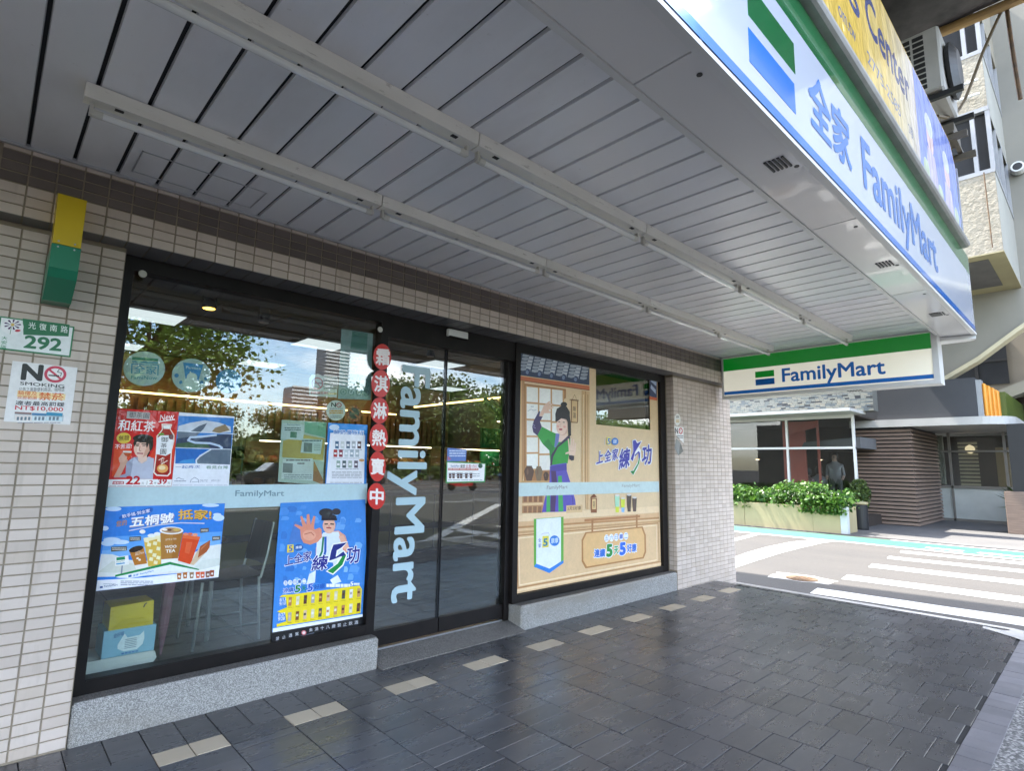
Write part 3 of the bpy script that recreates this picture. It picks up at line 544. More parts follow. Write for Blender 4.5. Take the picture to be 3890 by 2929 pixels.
SHEETS['kung'] = ["kung","y",1.4156,0.3102,[["p","3F86D6",[12,6,623,0,627,437,596,795,3,789,0,463]],["p","5C9CE2",[106,709,113,733,135,734,150,723,144,708]],["p","5C9CE2",[18,489,22,535,41,535,54,515,50,486]],["p","5C9CE2",[118,498,123,522,143,522,155,510,150,495]],["p","4E90DC",[159,292,161,329,174,329,183,312,181,289]],["p","6AA6E6",[415,641,421,681,443,682,458,664,453,639]],["p","4E90DC",[527,292,534,337,559,337,575,316,570,287]],["p","5C9CE2",[357,489,362,522,380,523,392,507,388,486]],["p","5C9CE2",[501,311,514,355,555,353,581,331,570,303]],["p","3878C8",[474,439,486,484,525,483,550,462,540,433]],["p","74AEEA",[100,550,105,581,125,582,137,567,133,547]],["p","6AA6E6",[175,361,179,382,193,381,202,372,199,359]],["p","74AEEA",[530,464,540,505,573,505,594,485,586,459]],["p","6AA6E6",[525,641,534,668,560,668,577,656,570,638]],["p","6AA6E6",[214,658,221,694,246,695,261,679,256,655]],["p","74AEEA",[310,301,315,322,331,322,341,311,337,298]],["p","74AEEA",[133,475,145,497,179,496,200,484,191,470]],["p","4E90DC",[132,747,139,769,161,770,174,760,169,746]],["p","74AEEA",[411,258,415,286,429,286,439,273,436,255]],["p","5C9CE2",[390,532,404,570,443,569,469,551,458,527]],["p","88BCEF",[137,665,145,688,169,688,184,677,178,663]],["p","88BCEF",[294,669,303,700,332,700,350,686,343,667]],["p","5C9CE2",[98,380,105,406,126,406,139,393,134,376]],["p","5C9CE2",[202,654,214,677,251,676,274,665,264,650]],["p","5C9CE2",[12,682,21,705,49,705,67,694,60,680]],["p","3878C8",[287,463,294,483,316,483,329,473,324,460]],["p","74AEEA",[161,272,170,296,199,294,217,281,210,266]],["p","74AEEA",[129,554,132,586,146,586,155,572,152,553]],["p","5C9CE2",[339,534,345,559,364,559,377,547,372,531]],["p","4E90DC",[125,639,130,665,148,666,159,654,155,637]],["p","3878C8",[44,731,55,766,90,767,113,751,104,729]],["p","6AA6E6",[215,303,223,344,253,343,272,323,265,297]],["p","3878C8",[19,566,25,611,47,612,62,591,57,563]],["p","6AA6E6",[495,260,502,299,525,299,541,280,535,255]],["p","4E90DC",[163,542,167,584,185,585,197,566,194,539]],["p","4E90DC",[167,554,174,598,199,598,216,578,210,551]],["p","74AEEA",[531,383,534,431,550,432,560,411,558,381]],["p","6AA6E6",[383,600,395,646,432,647,457,626,447,596]],["p","74AEEA",[324,453,334,499,368,499,389,477,381,448]],["p","4E90DC",[418,632,423,671,441,672,453,655,449,630]],["p","3878C8",[63,363,72,405,103,404,123,384,116,357]],["p","3878C8",[52,302,56,337,71,337,82,321,79,298]],["p","5C9CE2",[402,509,412,530,440,529,458,518,450,505]],["p","74AEEA",[346,692,355,720,384,720,402,707,395,690]],["p","4E90DC",[-2,714,7,759,40,760,62,740,54,712]],["p","88BCEF",[463,315,467,351,484,351,494,334,491,312]],["p","88BCEF",[123,279,129,318,150,318,165,299,160,274]],["p","4F7FC8",[72,532,98,672,155,657,170,536]],["p","E2A48C",[256,493,308,587,408,593,459,558,500,460,460,426,259,445]],["p","DDE6F2",[259,529,301,587,409,586,435,503,460,426,384,348,262,397]],["l","2F7F5A",0.014,[303,556,300,465,286,430]],["l","2A5FB8",0.016,[318,555,323,463,313,416]],["p","E8B29A",[411,555,445,559,496,473,487,449,447,477]],["e","E6B49E",20,[338,631,383,629,342,577]],["e","2B2B33",20,[334,685,388,683,336,664]],["e","2B2B33",20,[312,716,363,714,314,688]],["e","33333D",20,[383,719,416,718,384,697]],["l","20202A",0.014,[285,673,389,668]],["l","A8454A",0.008,[322,617,353,612]],["l","3A2A28",0.008,[307,641,327,641]],["l","3A2A28",0.008,[347,640,370,637]],["l","C48A76",0.005,[338,635,336,623,343,622]],["p","DE9178",[152,561,142,616,100,645,109,653,157,633,136,699,148,702,181,643,179,710,195,712,210,642,225,698,238,695,233,628,238,610,273,620,287,607,293,557,266,529,216,515,170,530]],["e","E8A68C",20,[205,576,250,572,207,542]],["l","C4705A",0.006,[173,584,216,593,237,573]],["p","2C78CC",[262,409,381,385,398,334,364,247,265,271,256,349]],["p","E4ECF4",[223,329,266,348,265,271,208,266]],["p","E4ECF4",[369,276,421,301,451,254,391,243]],["t","上全家","F4F6FA",7,[56,390,236,411,50,460]],["t","上全家","2A2F8C",3,[58,394,232,415,54,458]],["t","練","F4F6FA",8,[228,344,345,340,236,447]],["t","練","2A2F8C",3,[233,346,341,343,241,444]],["t","功","F4F6FA",8,[472,360,578,362,474,485]],["t","功","2A2F8C",3,[477,363,574,367,479,480]],["p","F4F6FA",[370,509,414,513,483,515,443,475,414,455,412,434,455,459,485,427,458,358,388,305,335,334,406,376,414,400,394,399,344,391,355,461]],["p","25307E",[377,502,414,505,476,510,436,478,403,463,399,420,452,452,474,425,456,396,440,422,393,408,354,400,363,460]],["p","1E8A3E",[474,425,451,365,386,314,345,334,416,375,447,421]],["p","E9D24A",[67,477,109,479,106,526,65,526]],["t","5","2A5FB8",3,[77,482,101,483,75,520]],["e","2A5FA8",20,[140,503,170,501,141,482]],["t","康康","E4EEF8",1,[120,496,162,496,119,514]],["e","E8EEF6",20,[72,292,85,290,73,276]],["t","五","3A66B0",0,[64,283,82,283,64,303]],["e","E8EEF6",20,[101,291,115,290,103,275]],["t","六","3A66B0",0,[94,282,111,282,93,302]],["e","E8EEF6",20,[131,291,145,289,132,274]],["t","日","3A66B0",0,[123,282,141,281,122,301]],["e","E8EEF6",20,[161,290,175,288,162,273]],["t","一","3A66B0",0,[153,281,171,280,152,301]],["e","E8EEF6",20,[192,289,205,287,193,272]],["t","二","3A66B0",0,[184,280,202,279,183,300]],["t","連續","F4F6FA",5,[58,228,128,227,57,263]],["t","連續","2A5FB8",3,[60,231,126,231,59,261]],["t","5","F4F6FA",9,[131,221,174,221,131,273]],["t","5","1E7F44",5,[134,224,171,224,134,270]],["t","天","2A8A4A",3,[179,229,208,230,178,259]],["t","5","F4F6FA",9,[213,216,257,216,212,272]],["t","5","1F5FC8",5,[216,218,254,220,216,268]],["t","好康","2A5FB8",3,[262,227,336,226,261,260]],["r","F0F4FA",1,0.7,1,[346,228,517,206,344,258]],["t","5","F0F4FA",3,[517,218,540,218,517,245]],["r","F0F4FA",1,0.7,1,[544,218,587,213,543,237]],["p","EBD41E",[36,35,606,26,607,185,587,213,138,217,54,222,40,211,78,208,92,144,32,128,50,116,83,111,93,59,35,52]],["p","B87A4A",[99,150,119,149,119,202,99,202]],["p","D8B890",[101,171,115,171,115,185,101,185]],["r","8A7A20",1,0.6,1,[97,140,124,136,97,144]],["p","E0D8C0",[148,148,168,148,168,201,147,201]],["p","D9CFA0",[150,170,164,170,164,184,150,184]],["r","8A7A20",1,0.6,1,[146,138,173,134,145,143]],["p","5A3420",[197,147,218,146,218,200,197,201]],["p","4A4A44",[199,169,214,169,214,183,199,183]],["r","8A7A20",1,0.6,1,[195,137,223,133,195,142]],["p","B0A8A0",[247,146,269,145,269,199,247,200]],["p","E8E4D8",[250,168,265,167,265,182,250,183]],["r","8A7A20",1,0.6,1,[246,136,274,131,245,140]],["p","7A4A22",[299,145,321,144,321,199,299,199]],["p","C89A5A",[301,167,317,166,317,181,301,182]],["r","8A7A20",1,0.6,1,[297,134,326,130,297,139]],["p","D8B890",[351,143,374,142,374,198,351,198]],["p","B87A4A",[354,166,370,165,370,180,354,181]],["r","8A7A20",1,0.6,1,[349,133,379,129,349,138]],["p","D9CFA0",[405,142,428,141,428,197,405,198]],["p","E0D8C0",[407,165,423,164,424,179,408,180]],["r","8A7A20",1,0.6,1,[403,131,433,127,403,136]],["p","4A4A44",[459,141,483,140,483,196,460,197]],["p","5A3420",[462,163,478,163,479,178,462,179]],["r","8A7A20",1,0.6,1,[457,130,488,126,457,135]],["p","E8E4D8",[515,139,539,138,539,195,515,196]],["p","B0A8A0",[518,162,534,162,535,177,518,178]],["r","8A7A20",1,0.6,1,[513,128,544,124,512,133]],["p","C89A5A",[572,138,596,137,597,194,572,195]],["p","7A4A22",[574,161,592,161,592,176,575,177]],["r","8A7A20",1,0.6,1,[569,127,601,122,569,132]],["p","B0A8A0",[103,58,123,57,123,109,102,110]],["p","D8B890",[105,79,119,79,119,93,105,94]],["r","8A7A20",1,0.6,1,[101,48,128,44,101,53]],["p","7A4A22",[151,56,172,55,172,108,151,109]],["p","D9CFA0",[153,78,168,77,168,92,154,92]],["r","8A7A20",1,0.6,1,[150,47,177,42,149,51]],["p","D8B890",[201,55,222,54,222,107,201,108]],["p","4A4A44",[203,76,218,76,218,90,203,91]],["r","8A7A20",1,0.6,1,[199,45,227,40,199,49]],["p","D9CFA0",[251,53,273,52,273,106,251,107]],["p","E8E4D8",[253,75,268,74,269,89,253,89]],["r","8A7A20",1,0.6,1,[249,43,277,38,249,47]],["p","4A4A44",[302,51,324,50,324,104,302,105]],["p","C89A5A",[305,73,320,72,320,87,305,88]],["r","8A7A20",1,0.6,1,[300,41,329,36,300,46]],["p","E8E4D8",[355,49,377,48,377,103,355,104]],["p","B87A4A",[357,71,373,71,373,86,357,86]],["r","8A7A20",1,0.6,1,[353,39,382,34,352,44]],["p","C89A5A",[408,47,431,46,431,101,408,102]],["p","E0D8C0",[410,70,426,69,427,84,411,85]],["r","8A7A20",1,0.6,1,[406,37,436,32,406,42]],["p","B87A4A",[462,45,485,44,486,100,463,101]],["p","5A3420",[465,68,481,67,482,82,465,83]],["r","8A7A20",1,0.6,1,[460,35,491,30,460,40]],["p","E0D8C0",[518,43,541,42,542,99,518,100]],["p","B0A8A0",[520,66,537,65,537,81,521,81]],["r","8A7A20",1,0.6,1,[516,33,546,28,515,38]],["p","5A3420",[574,41,598,40,599,97,575,98]],["p","7A4A22",[577,64,594,64,594,79,577,80]],["r","8A7A20",1,0.6,1,[572,30,604,25,572,35]],["t","8/13\n9/10","F0F4FA",1,[42,160,82,160,41,205]],["t","8/27\n9/28","F0F4FA",1,[41,70,82,69,40,115]],["p","E6ECF4",[13,7,622,1,622,19,13,31]],["r","9AA4B8",1,0.0,1,[25,98,593,6,30,39]]]]
SHEETS['strip'] = ["strip","y",1.426,0.2424,[["p","0C0C10",[2,5,639,0,635,57,0,69]],["t","禁","C8C8CE",1,[28,22,48,23,26,43]],["t","止","C8C8CE",1,[67,24,88,25,65,45]],["t","酒","C8C8CE",1,[107,25,128,26,105,47]],["t","駕","C8C8CE",1,[148,27,169,28,146,48]],["e","C86A70",20,[203,37,219,34,204,22]],["e","E8D8D8",20,[203,37,213,35,203,28]],["t","未","C8C8CE",1,[237,35,261,35,235,58]],["t","滿","C8C8CE",1,[275,34,299,34,273,57]],["t","十","C8C8CE",1,[313,33,338,33,311,57]],["t","八","C8C8CE",1,[352,32,377,32,350,56]],["t","歲","C8C8CE",1,[391,31,417,31,390,55]],["t","禁","C8C8CE",1,[432,30,457,30,430,54]],["t","止","C8C8CE",1,[472,29,498,29,471,53]],["t","飲","C8C8CE",1,[513,28,540,28,512,52]],["t","酒","C8C8CE",1,[555,27,582,26,554,51]],["l","6A7280",0.012,[9,7,122,13,269,20]]]]
SHEETS['plate'] = ["plate","y",-0.0035,1.8529,[["p","0F7A48",[0,0,276,0,276,156,0,156]],["p","E8ECEC",[5,7,270,7,270,150,5,150]],["p","0E6E42",[90,82,258,103,256,163,79,160]],["e","F0F0F0",20,[48,113,87,120,52,76]],["p","4A1A5A",[51,124,73,132,78,129,74,125]],["p","4A1A5A",[51,121,72,116,72,112,67,109]],["p","4A1A5A",[48,119,58,104,55,100,50,101]],["p","4A1A5A",[45,119,40,100,34,99,32,103]],["p","4A1A5A",[43,121,24,108,19,109,21,114]],["p","4A1A5A",[43,124,20,123,17,126,22,130]],["p","4A1A5A",[44,127,28,138,29,142,35,143]],["p","4A1A5A",[47,128,45,146,49,149,53,147]],["p","4A1A5A",[50,127,63,144,69,144,69,140]],["e","D8B860",20,[47,123,53,125,48,116]],["e","C83A4A",20,[68,98,78,100,68,92]],["l","5A8A5A",0.002,[44,111,43,77]],["t","光","E8F0EC",1,[104,115,131,116,102,148]],["t","復","E8F0EC",1,[144,116,171,117,142,149]],["t","南","E8F0EC",1,[184,117,211,118,182,150]],["t","路","E8F0EC",1,[225,118,253,119,223,152]],["t","大","1F8A5A",1,[16,46,36,47,16,63]],["t","安","1F8A5A",1,[17,25,37,26,17,42]],["t","區","1F8A5A",1,[18,4,38,4,18,20]],["t","292","0F6E44",4,[96,19,237,23,96,83]]]]
SHEETS['nosmoke'] = ["nosmoke","y",0.0621,1.5195,[["p","E8E6E6",[0,0,244,0,244,286,0,286]],["t","N","121212",6,[37,199,116,202,36,279]],["e","C83050",24,[162,242,204,247,166,201]],["e","F0ECEC",24,[162,242,193,246,165,213]],["l","C83050",0.009,[138,261,186,220]],["p","1A1A1A",[137,231,177,232,177,239,136,237]],["l","1A1A1A",0.003,[182,235,185,251,168,255,174,268]],["t","SMOKING","161616",2,[38,176,203,178,37,192]],["t","公告之連鎖便利商店、咖啡店","2A2A2A",0,[38,144,205,161,36,164]],["p","F2D9A0",[33,119,211,119,211,149,33,149]],["t","騎樓及","D8601E",1,[36,128,105,131,35,149]],["t","庇廊範圍","D8601E",1,[36,109,105,112,36,126]],["t","禁菸","D8601E",2,[112,111,207,115,110,149]],["t","違者最高罰鍰","1A1A2A",2,[31,80,212,87,31,101]],["t","NT$10,000","C8283A",2,[33,55,210,60,32,78]],["p","B8C4CC",[35,14,215,14,215,46,35,46]],["p","8A6A66",[34,39,94,39,94,48,34,48]],["p","E8E0DC",[36,9,98,9,98,35,36,35]],["p","3A7AA8",[96,37,148,37,148,48,96,48]],["p","D8E4EA",[99,11,149,11,149,33,99,33]],["p","2A8AB0",[148,39,210,39,210,55,148,55]],["p","CDE2EA",[151,15,211,15,211,34,151,34]],["p","6A7A88",[44,9,52,9,52,25,44,25]],["p","6A7A88",[57,10,65,10,65,26,57,26]],["p","6A7A88",[71,11,79,11,79,27,71,27]],["p","6A7A88",[84,12,92,12,92,28,84,28]],["p","6A7A88",[107,14,115,14,115,30,107,30]],["p","6A7A88",[121,14,129,14,129,31,121,31]],["p","6A7A88",[134,15,143,15,143,32,134,32]],["p","6A7A88",[160,17,168,17,168,34,160,34]],["p","6A7A88",[174,18,183,18,183,35,174,35]],["p","6A7A88",[188,19,197,19,197,36,188,36]],["r","9A9AA6",1,0.5,1,[50,-6,206,4,49,2]]]]
SHEETS['round1'] = ["round1","y",0.5157,1.7615,[["e","C9D6DA",36,[99,98,197,111,108,1]],["p","3C8C7C",[35,138,159,148,159,163,35,155]],["p","4A9CC8",[36,125,160,133,159,144,36,134]],["l","4A9CC8",0.006,[41,64,37,116,162,127,165,70]],["t","全家","4A9CC8",2,[50,65,157,72,49,113]],["t","FamiNow","4A9CA8",1,[40,32,163,43,40,52]]]]
SHEETS['round2'] = ["round2","y",0.7485,1.7505,[["e","C2D0D4",36,[102,100,203,112,110,1]],["p","2F8FDC",[76,63,139,67,158,171,51,171]],["t","Famiice","E8F2F8",1,[70,136,148,139,68,152]],["e","E4EEEC",20,[104,49,145,53,107,7]],["e","E4EEEC",20,[105,88,133,91,108,60]],["p","EEF4F2",[86,92,121,89,92,125]],["p","D8E6E0",[75,3,141,7,147,43,66,37]],["e","4A8CC8",20,[25,90,36,92,26,78]],["e","4A8CC8",20,[50,53,58,54,50,43]],["e","4A8CC8",20,[158,65,168,67,159,54]],["e","4A8CC8",20,[178,89,187,90,179,79]]]]
SHEETS['round3'] = ["round3","y",0.9817,1.7646,[["e","3C86C4",30,[74,75,148,83,80,1]],["t","康康5好","9CC0E0",1,[27,78,114,85,26,96]],["t","天天好康","9CC0E0",1,[29,45,124,51,29,71]]]]
SHEETS['smokeA'] = ["smokeA","y",1.5547,1.8014,[["p","E4E0DC",[8,0,204,6,208,132,199,149,88,146,59,155,16,144,0,118]],["e","B04A44",24,[59,89,101,94,62,47]],["e","E4E0DC",24,[59,89,91,93,61,57]],["p","6A3A36",[31,85,92,88,92,98,30,95]],["l","B04A44",0.008,[33,111,85,66]],["r","6A5A58",5,0.55,1,[106,52,206,63,100,133]],["r","C87A7A",1,0.7,1,[19,8,138,20,17,32]],["r","C8A84A",1,0.7,1,[142,17,202,23,140,36]]]]
SHEETS['smokeB'] = ["smokeB","y",1.6899,1.6471,[["e","E8E6E2",30,[71,71,142,77,76,0]],["t","N","1A1A1A",4,[32,93,68,93,32,124]],["e","B83A48",20,[90,109,110,111,91,92]],["e","E8E6E2",20,[90,109,103,111,91,98]],["l","B83A48",0.004,[78,117,102,100]],["r","5A5A5A",1,0.5,1,[24,75,119,83,24,84]],["r","E0A03A",2,0.7,1,[23,41,122,49,21,71]],["r","6A6A70",3,0.5,1,[32,14,115,19,31,37]]]]
SHEETS['smokeC'] = ["smokeC","y",1.8408,1.6478,[["e","9A4A22",26,[58,58,115,63,61,0]],["e","2A2A1C",24,[57,60,96,63,60,21]],["l","B0602E",0.012,[28,83,89,34]],["p","5A5A3A",[28,52,86,54,85,64,27,63]],["e","C87838",6,[105,63,112,63,106,56]],["e","C87838",6,[100,38,107,38,101,31]],["e","C87838",6,[84,19,90,19,84,12]],["e","C87838",6,[61,10,67,11,61,4]],["e","C87838",6,[37,15,43,16,37,9]],["e","C87838",6,[18,32,25,32,19,25]],["e","C87838",6,[11,55,17,56,11,49]],["e","C87838",6,[15,80,21,81,16,74]],["e","C87838",6,[31,99,37,100,32,93]],["e","C87838",6,[54,108,61,108,55,101]],["e","C87838",6,[79,103,85,104,79,97]],["e","C87838",6,[97,87,104,87,98,80]]]]
SHEETS['recycle'] = ["recycle","y",1.7631,1.8002,[["p","8FA8AC",[6,0,260,15,247,508,0,499]],["p","2F7A72",[76,365,205,370,206,501,83,498]],["t","電池回收","3F6E72",1,[36,330,204,343,38,345]],["t","資交回收大使","3F6E72",1,[38,306,205,319,40,324]],["t","本店配合環保署","3F6E72",1,[39,281,207,293,41,299]],["t","廢四機回收站","3F6E72",1,[41,256,208,268,43,275]],["t","本公司廢四機回收專線","3F6E72",1,[12,225,230,242,14,243]],["t","0800-071-999","3F6E72",1,[14,194,232,210,15,219]],["t","本店回收項目","3F6E72",1,[47,165,214,174,49,185]],["t","乾電池、光碟片等","3F6E72",1,[49,141,216,149,50,163]],["t","廢資源回收專線","3F6E72",1,[50,112,217,119,52,131]],["t","0800-085-717","3F6E72",1,[21,87,239,99,23,110]],["e","5E8488",16,[43,53,67,55,45,30]],["e","8FA8AC",16,[43,53,60,55,45,36]],["e","5E8488",8,[43,53,51,54,44,45]],["e","5E8488",16,[101,56,125,59,103,33]],["e","8FA8AC",16,[101,56,118,58,102,39]],["e","5E8488",8,[101,59,109,60,101,51]],["e","5E8488",16,[162,60,186,62,163,36]],["e","8FA8AC",16,[162,60,179,62,163,42]],["e","5E8488",8,[161,65,169,66,162,57]],["e","5E8488",16,[220,63,245,66,222,39]],["e","8FA8AC",16,[220,63,238,65,221,45]],["e","5E8488",8,[220,71,228,72,220,63]]]]
SHEETS['sheetL'] = ["sheetL","y",1.3934,1.2087,[["p","C6D2C8",[6,22,305,0,305,422,0,418]],["p","CDB36A",[20,178,297,164,298,310,157,330,18,284]],["p","7FB8A0",[156,344,301,317,303,418,151,415]],["p","DCE4E8",[4,296,149,293,151,395,6,399]],["t","FamilyMart","4A7A9A",1,[37,383,122,384,38,396]],["r","6A7A80",2,0.5,1,[23,347,129,353,21,373]],["p","5E8A78",[62,307,105,306,105,345,62,346]],["p","D6E2E4",[138,211,276,205,284,302,145,304]],["p","7A8488",[158,217,216,216,214,277,157,279]],["r","6A7A80",1,0.6,1,[143,282,274,288,142,297]],["r","8A989C",4,0.4,1,[228,224,275,226,224,275]],["p","E2E6E6",[24,42,239,28,223,176,27,165]],["p","8A9090",[30,81,94,78,93,139,29,142]],["r","7A6A70",1,0.6,1,[48,153,208,156,47,167]],["r","7A6A70",1,0.6,1,[122,133,171,134,121,147]],["r","8A9094",3,0.4,1,[44,38,227,38,41,71]],["p","B07A50",[235,28,305,1,306,34,232,163]]]]
SHEETS['sheetR'] = ["sheetR","y",1.7021,1.2129,[["p","2F7CC8",[8,3,313,0,299,419,0,415]],["p","E4E6EE",[14,6,295,2,283,345,140,356,20,346]],["p","3F92DC",[11,356,299,357,298,416,4,410]],["e","C8DCF0",20,[47,386,84,388,48,366]],["t","鮮奶優惠組","F2F6FA",6,[41,336,276,341,42,373]],["t","鮮奶優惠組","2F6CB8",2,[44,339,271,343,45,370]],["p","4A6A8A",[62,243,89,242,86,292,59,292]],["p","E8E8EC",[65,260,83,260,82,273,64,273]],["p","C8CCD0",[102,244,130,244,127,293,100,294]],["p","E8E8EC",[106,261,124,261,123,275,105,275]],["p","5A6A80",[144,246,172,245,169,295,141,295]],["p","E8E8EC",[147,263,166,263,165,276,146,276]],["p","9AA0A8",[186,247,214,247,212,297,183,297]],["p","E8E8EC",[189,264,208,264,207,278,189,278]],["p","5A3A38",[228,249,257,248,255,299,226,299]],["p","E8E8EC",[232,266,251,266,250,280,231,280]],["r","8A8E98",1,0.6,1,[57,230,264,237,57,236]],["p","A83A3A",[54,185,81,184,79,234,52,234]],["p","E8E8EC",[58,202,76,202,75,215,57,215]],["p","8A3A4A",[94,186,121,185,119,235,91,235]],["p","E8E8EC",[97,203,116,203,115,216,96,216]],["p","C0C8D0",[134,187,162,186,159,236,132,237]],["p","E8E8EC",[138,204,156,204,155,217,137,218]],["p","9AA8B4",[175,188,203,187,201,237,173,238]],["p","E8E8EC",[179,205,197,205,196,219,178,219]],["p","A8B4BC",[216,189,245,188,243,239,214,239]],["p","E8E8EC",[220,206,239,206,238,220,219,220]],["r","8A8E98",1,0.6,1,[50,173,251,177,50,178]],["p","8AA098",[80,112,107,111,105,160,78,161]],["p","E8E8EC",[84,128,102,128,101,141,83,142]],["p","4A5A60",[123,112,151,111,148,161,121,161]],["p","E8E8EC",[127,129,145,129,144,142,126,142]],["p","A0B0A8",[167,113,195,112,193,161,165,162]],["p","E8E8EC",[171,130,189,129,189,143,170,143]],["p","5A5060",[212,113,240,112,238,162,209,163]],["p","E8E8EC",[215,130,234,130,234,143,215,144]],["r","8A8E98",1,0.6,1,[76,99,247,101,75,105]],["r","8A8E98",5,0.4,3,[52,40,274,40,48,88]],["r","8A8E98",1,0.5,1,[43,8,280,6,42,16]],["e","C89A6A",20,[266,166,287,166,267,156]]]]
SHEETS['bandL'] = ["bandL","y",0.4932,1.0773,[["p","B4CDD4",[0,0,1533,0,1533,138,0,138]],["t","FamilyMart","6F8A96",2,[652,59,947,54,651,105]]]]
SHEETS['bandR'] = ["bandR","y",3.4826,1.091,[["p","C3D6D6",[0,0,2296,0,2296,120,0,120]],["t","FamilyMart","8A8A90",1,[390,47,684,50,394,91]],["t","FamilyMart","9AA09A",1,[1569,51,1902,53,1573,94]]]]
SHEETS['oval0'] = ["oval0","y",1.9927,2.0374,[["e","C8241C",30,[74,97,148,108,80,1]],["t","霜","F2E8E6",4,[21,29,136,39,18,152]]]]
SHEETS['oval1'] = ["oval1","y",1.9893,1.8335,[["e","C8241C",30,[76,101,151,110,82,0]],["t","淇","F2E8E6",4,[23,37,137,43,20,158]]]]
SHEETS['oval2'] = ["oval2","y",1.9924,1.6434,[["e","C8241C",30,[75,95,150,101,81,0]],["t","淋","F2E8E6",4,[23,33,136,35,20,153]]]]
SHEETS['oval3'] = ["oval3","y",1.9967,1.4432,[["e","C8241C",30,[75,100,150,103,81,0]],["t","熱","F2E8E6",4,[22,40,136,39,20,158]]]]
SHEETS['oval4'] = ["oval4","y",2.0051,1.2313,[["e","C8241C",30,[68,106,135,107,74,0]],["t","賣","F2E8E6",4,[16,49,128,44,13,166]]]]
SHEETS['oval5'] = ["oval5","y",2.005,1.0363,[["e","C8241C",30,[73,92,145,90,78,0]],["t","中","F2E8E6",4,[21,37,133,28,18,152]]]]
SHEETS['pay'] = ["pay","y",2.7362,1.2108,[["p","3F8A4A",[2,0,416,5,423,167,0,177]],["p","EDEDF0",[13,11,404,16,411,159,11,166]],["t","FamilyMart","3A5A9A",1,[47,123,136,124,47,147]],["t","優惠","2A2A30",1,[143,124,193,125,144,151]],["t","全盈+PAY","B8304A",1,[200,125,330,129,200,152]],["e","2F5A48",12,[359,143,384,143,360,123]],["p","B84A3A",[22,104,338,106,339,124,23,121]],["r","F0E0DC",1,0.6,1,[30,108,331,111,30,117]],["p","5A3A30",[33,39,56,39,57,82,28,82]],["p","5A3A30",[67,39,90,39,91,83,62,82]],["p","5A3A30",[115,39,138,39,139,83,110,83]],["p","5A3A30",[145,39,169,39,170,83,141,83]],["p","5A3A30",[199,39,223,39,224,83,194,83]],["p","5A3A30",[249,39,273,39,274,83,244,83]],["r","8A92A0",2,0.3,1,[30,48,355,48,28,85]],["r","9AA0A8",1,0.5,1,[26,20,386,19,25,31]]]]
SHEETS['bluesheet'] = ["bluesheet","y",2.7423,1.3854,[["p","5A7AC0",[2,0,196,6,199,104,0,108]],["r","C8D4EC",3,0.5,1,[23,35,190,39,21,95]],["p","B06A8A",[3,45,45,19,11,8]]]]
SHEETS['pilA'] = ["pilA","y",5.9371,1.8716,[["e","E0DED8",24,[68,71,136,76,65,0]],["r","4A4A4A",2,0.6,1,[38,87,103,92,39,115]],["r","C8A030",2,0.6,1,[30,33,107,38,32,69]]]]
SHEETS['pilB'] = ["pilB","y",5.9213,1.6658,[["p","E6E4E2",[0,190,217,193,214,0,134,39,42,91]],["t","N","1A1A1A",4,[27,108,90,104,22,178]],["e","C83A48",16,[150,145,197,147,148,106]],["e","E6E4E2",14,[150,145,180,146,149,119]],["l","C83A48",0.006,[126,163,174,126]],["r","6A6A70",2,0.5,1,[54,50,203,56,56,92]]]]
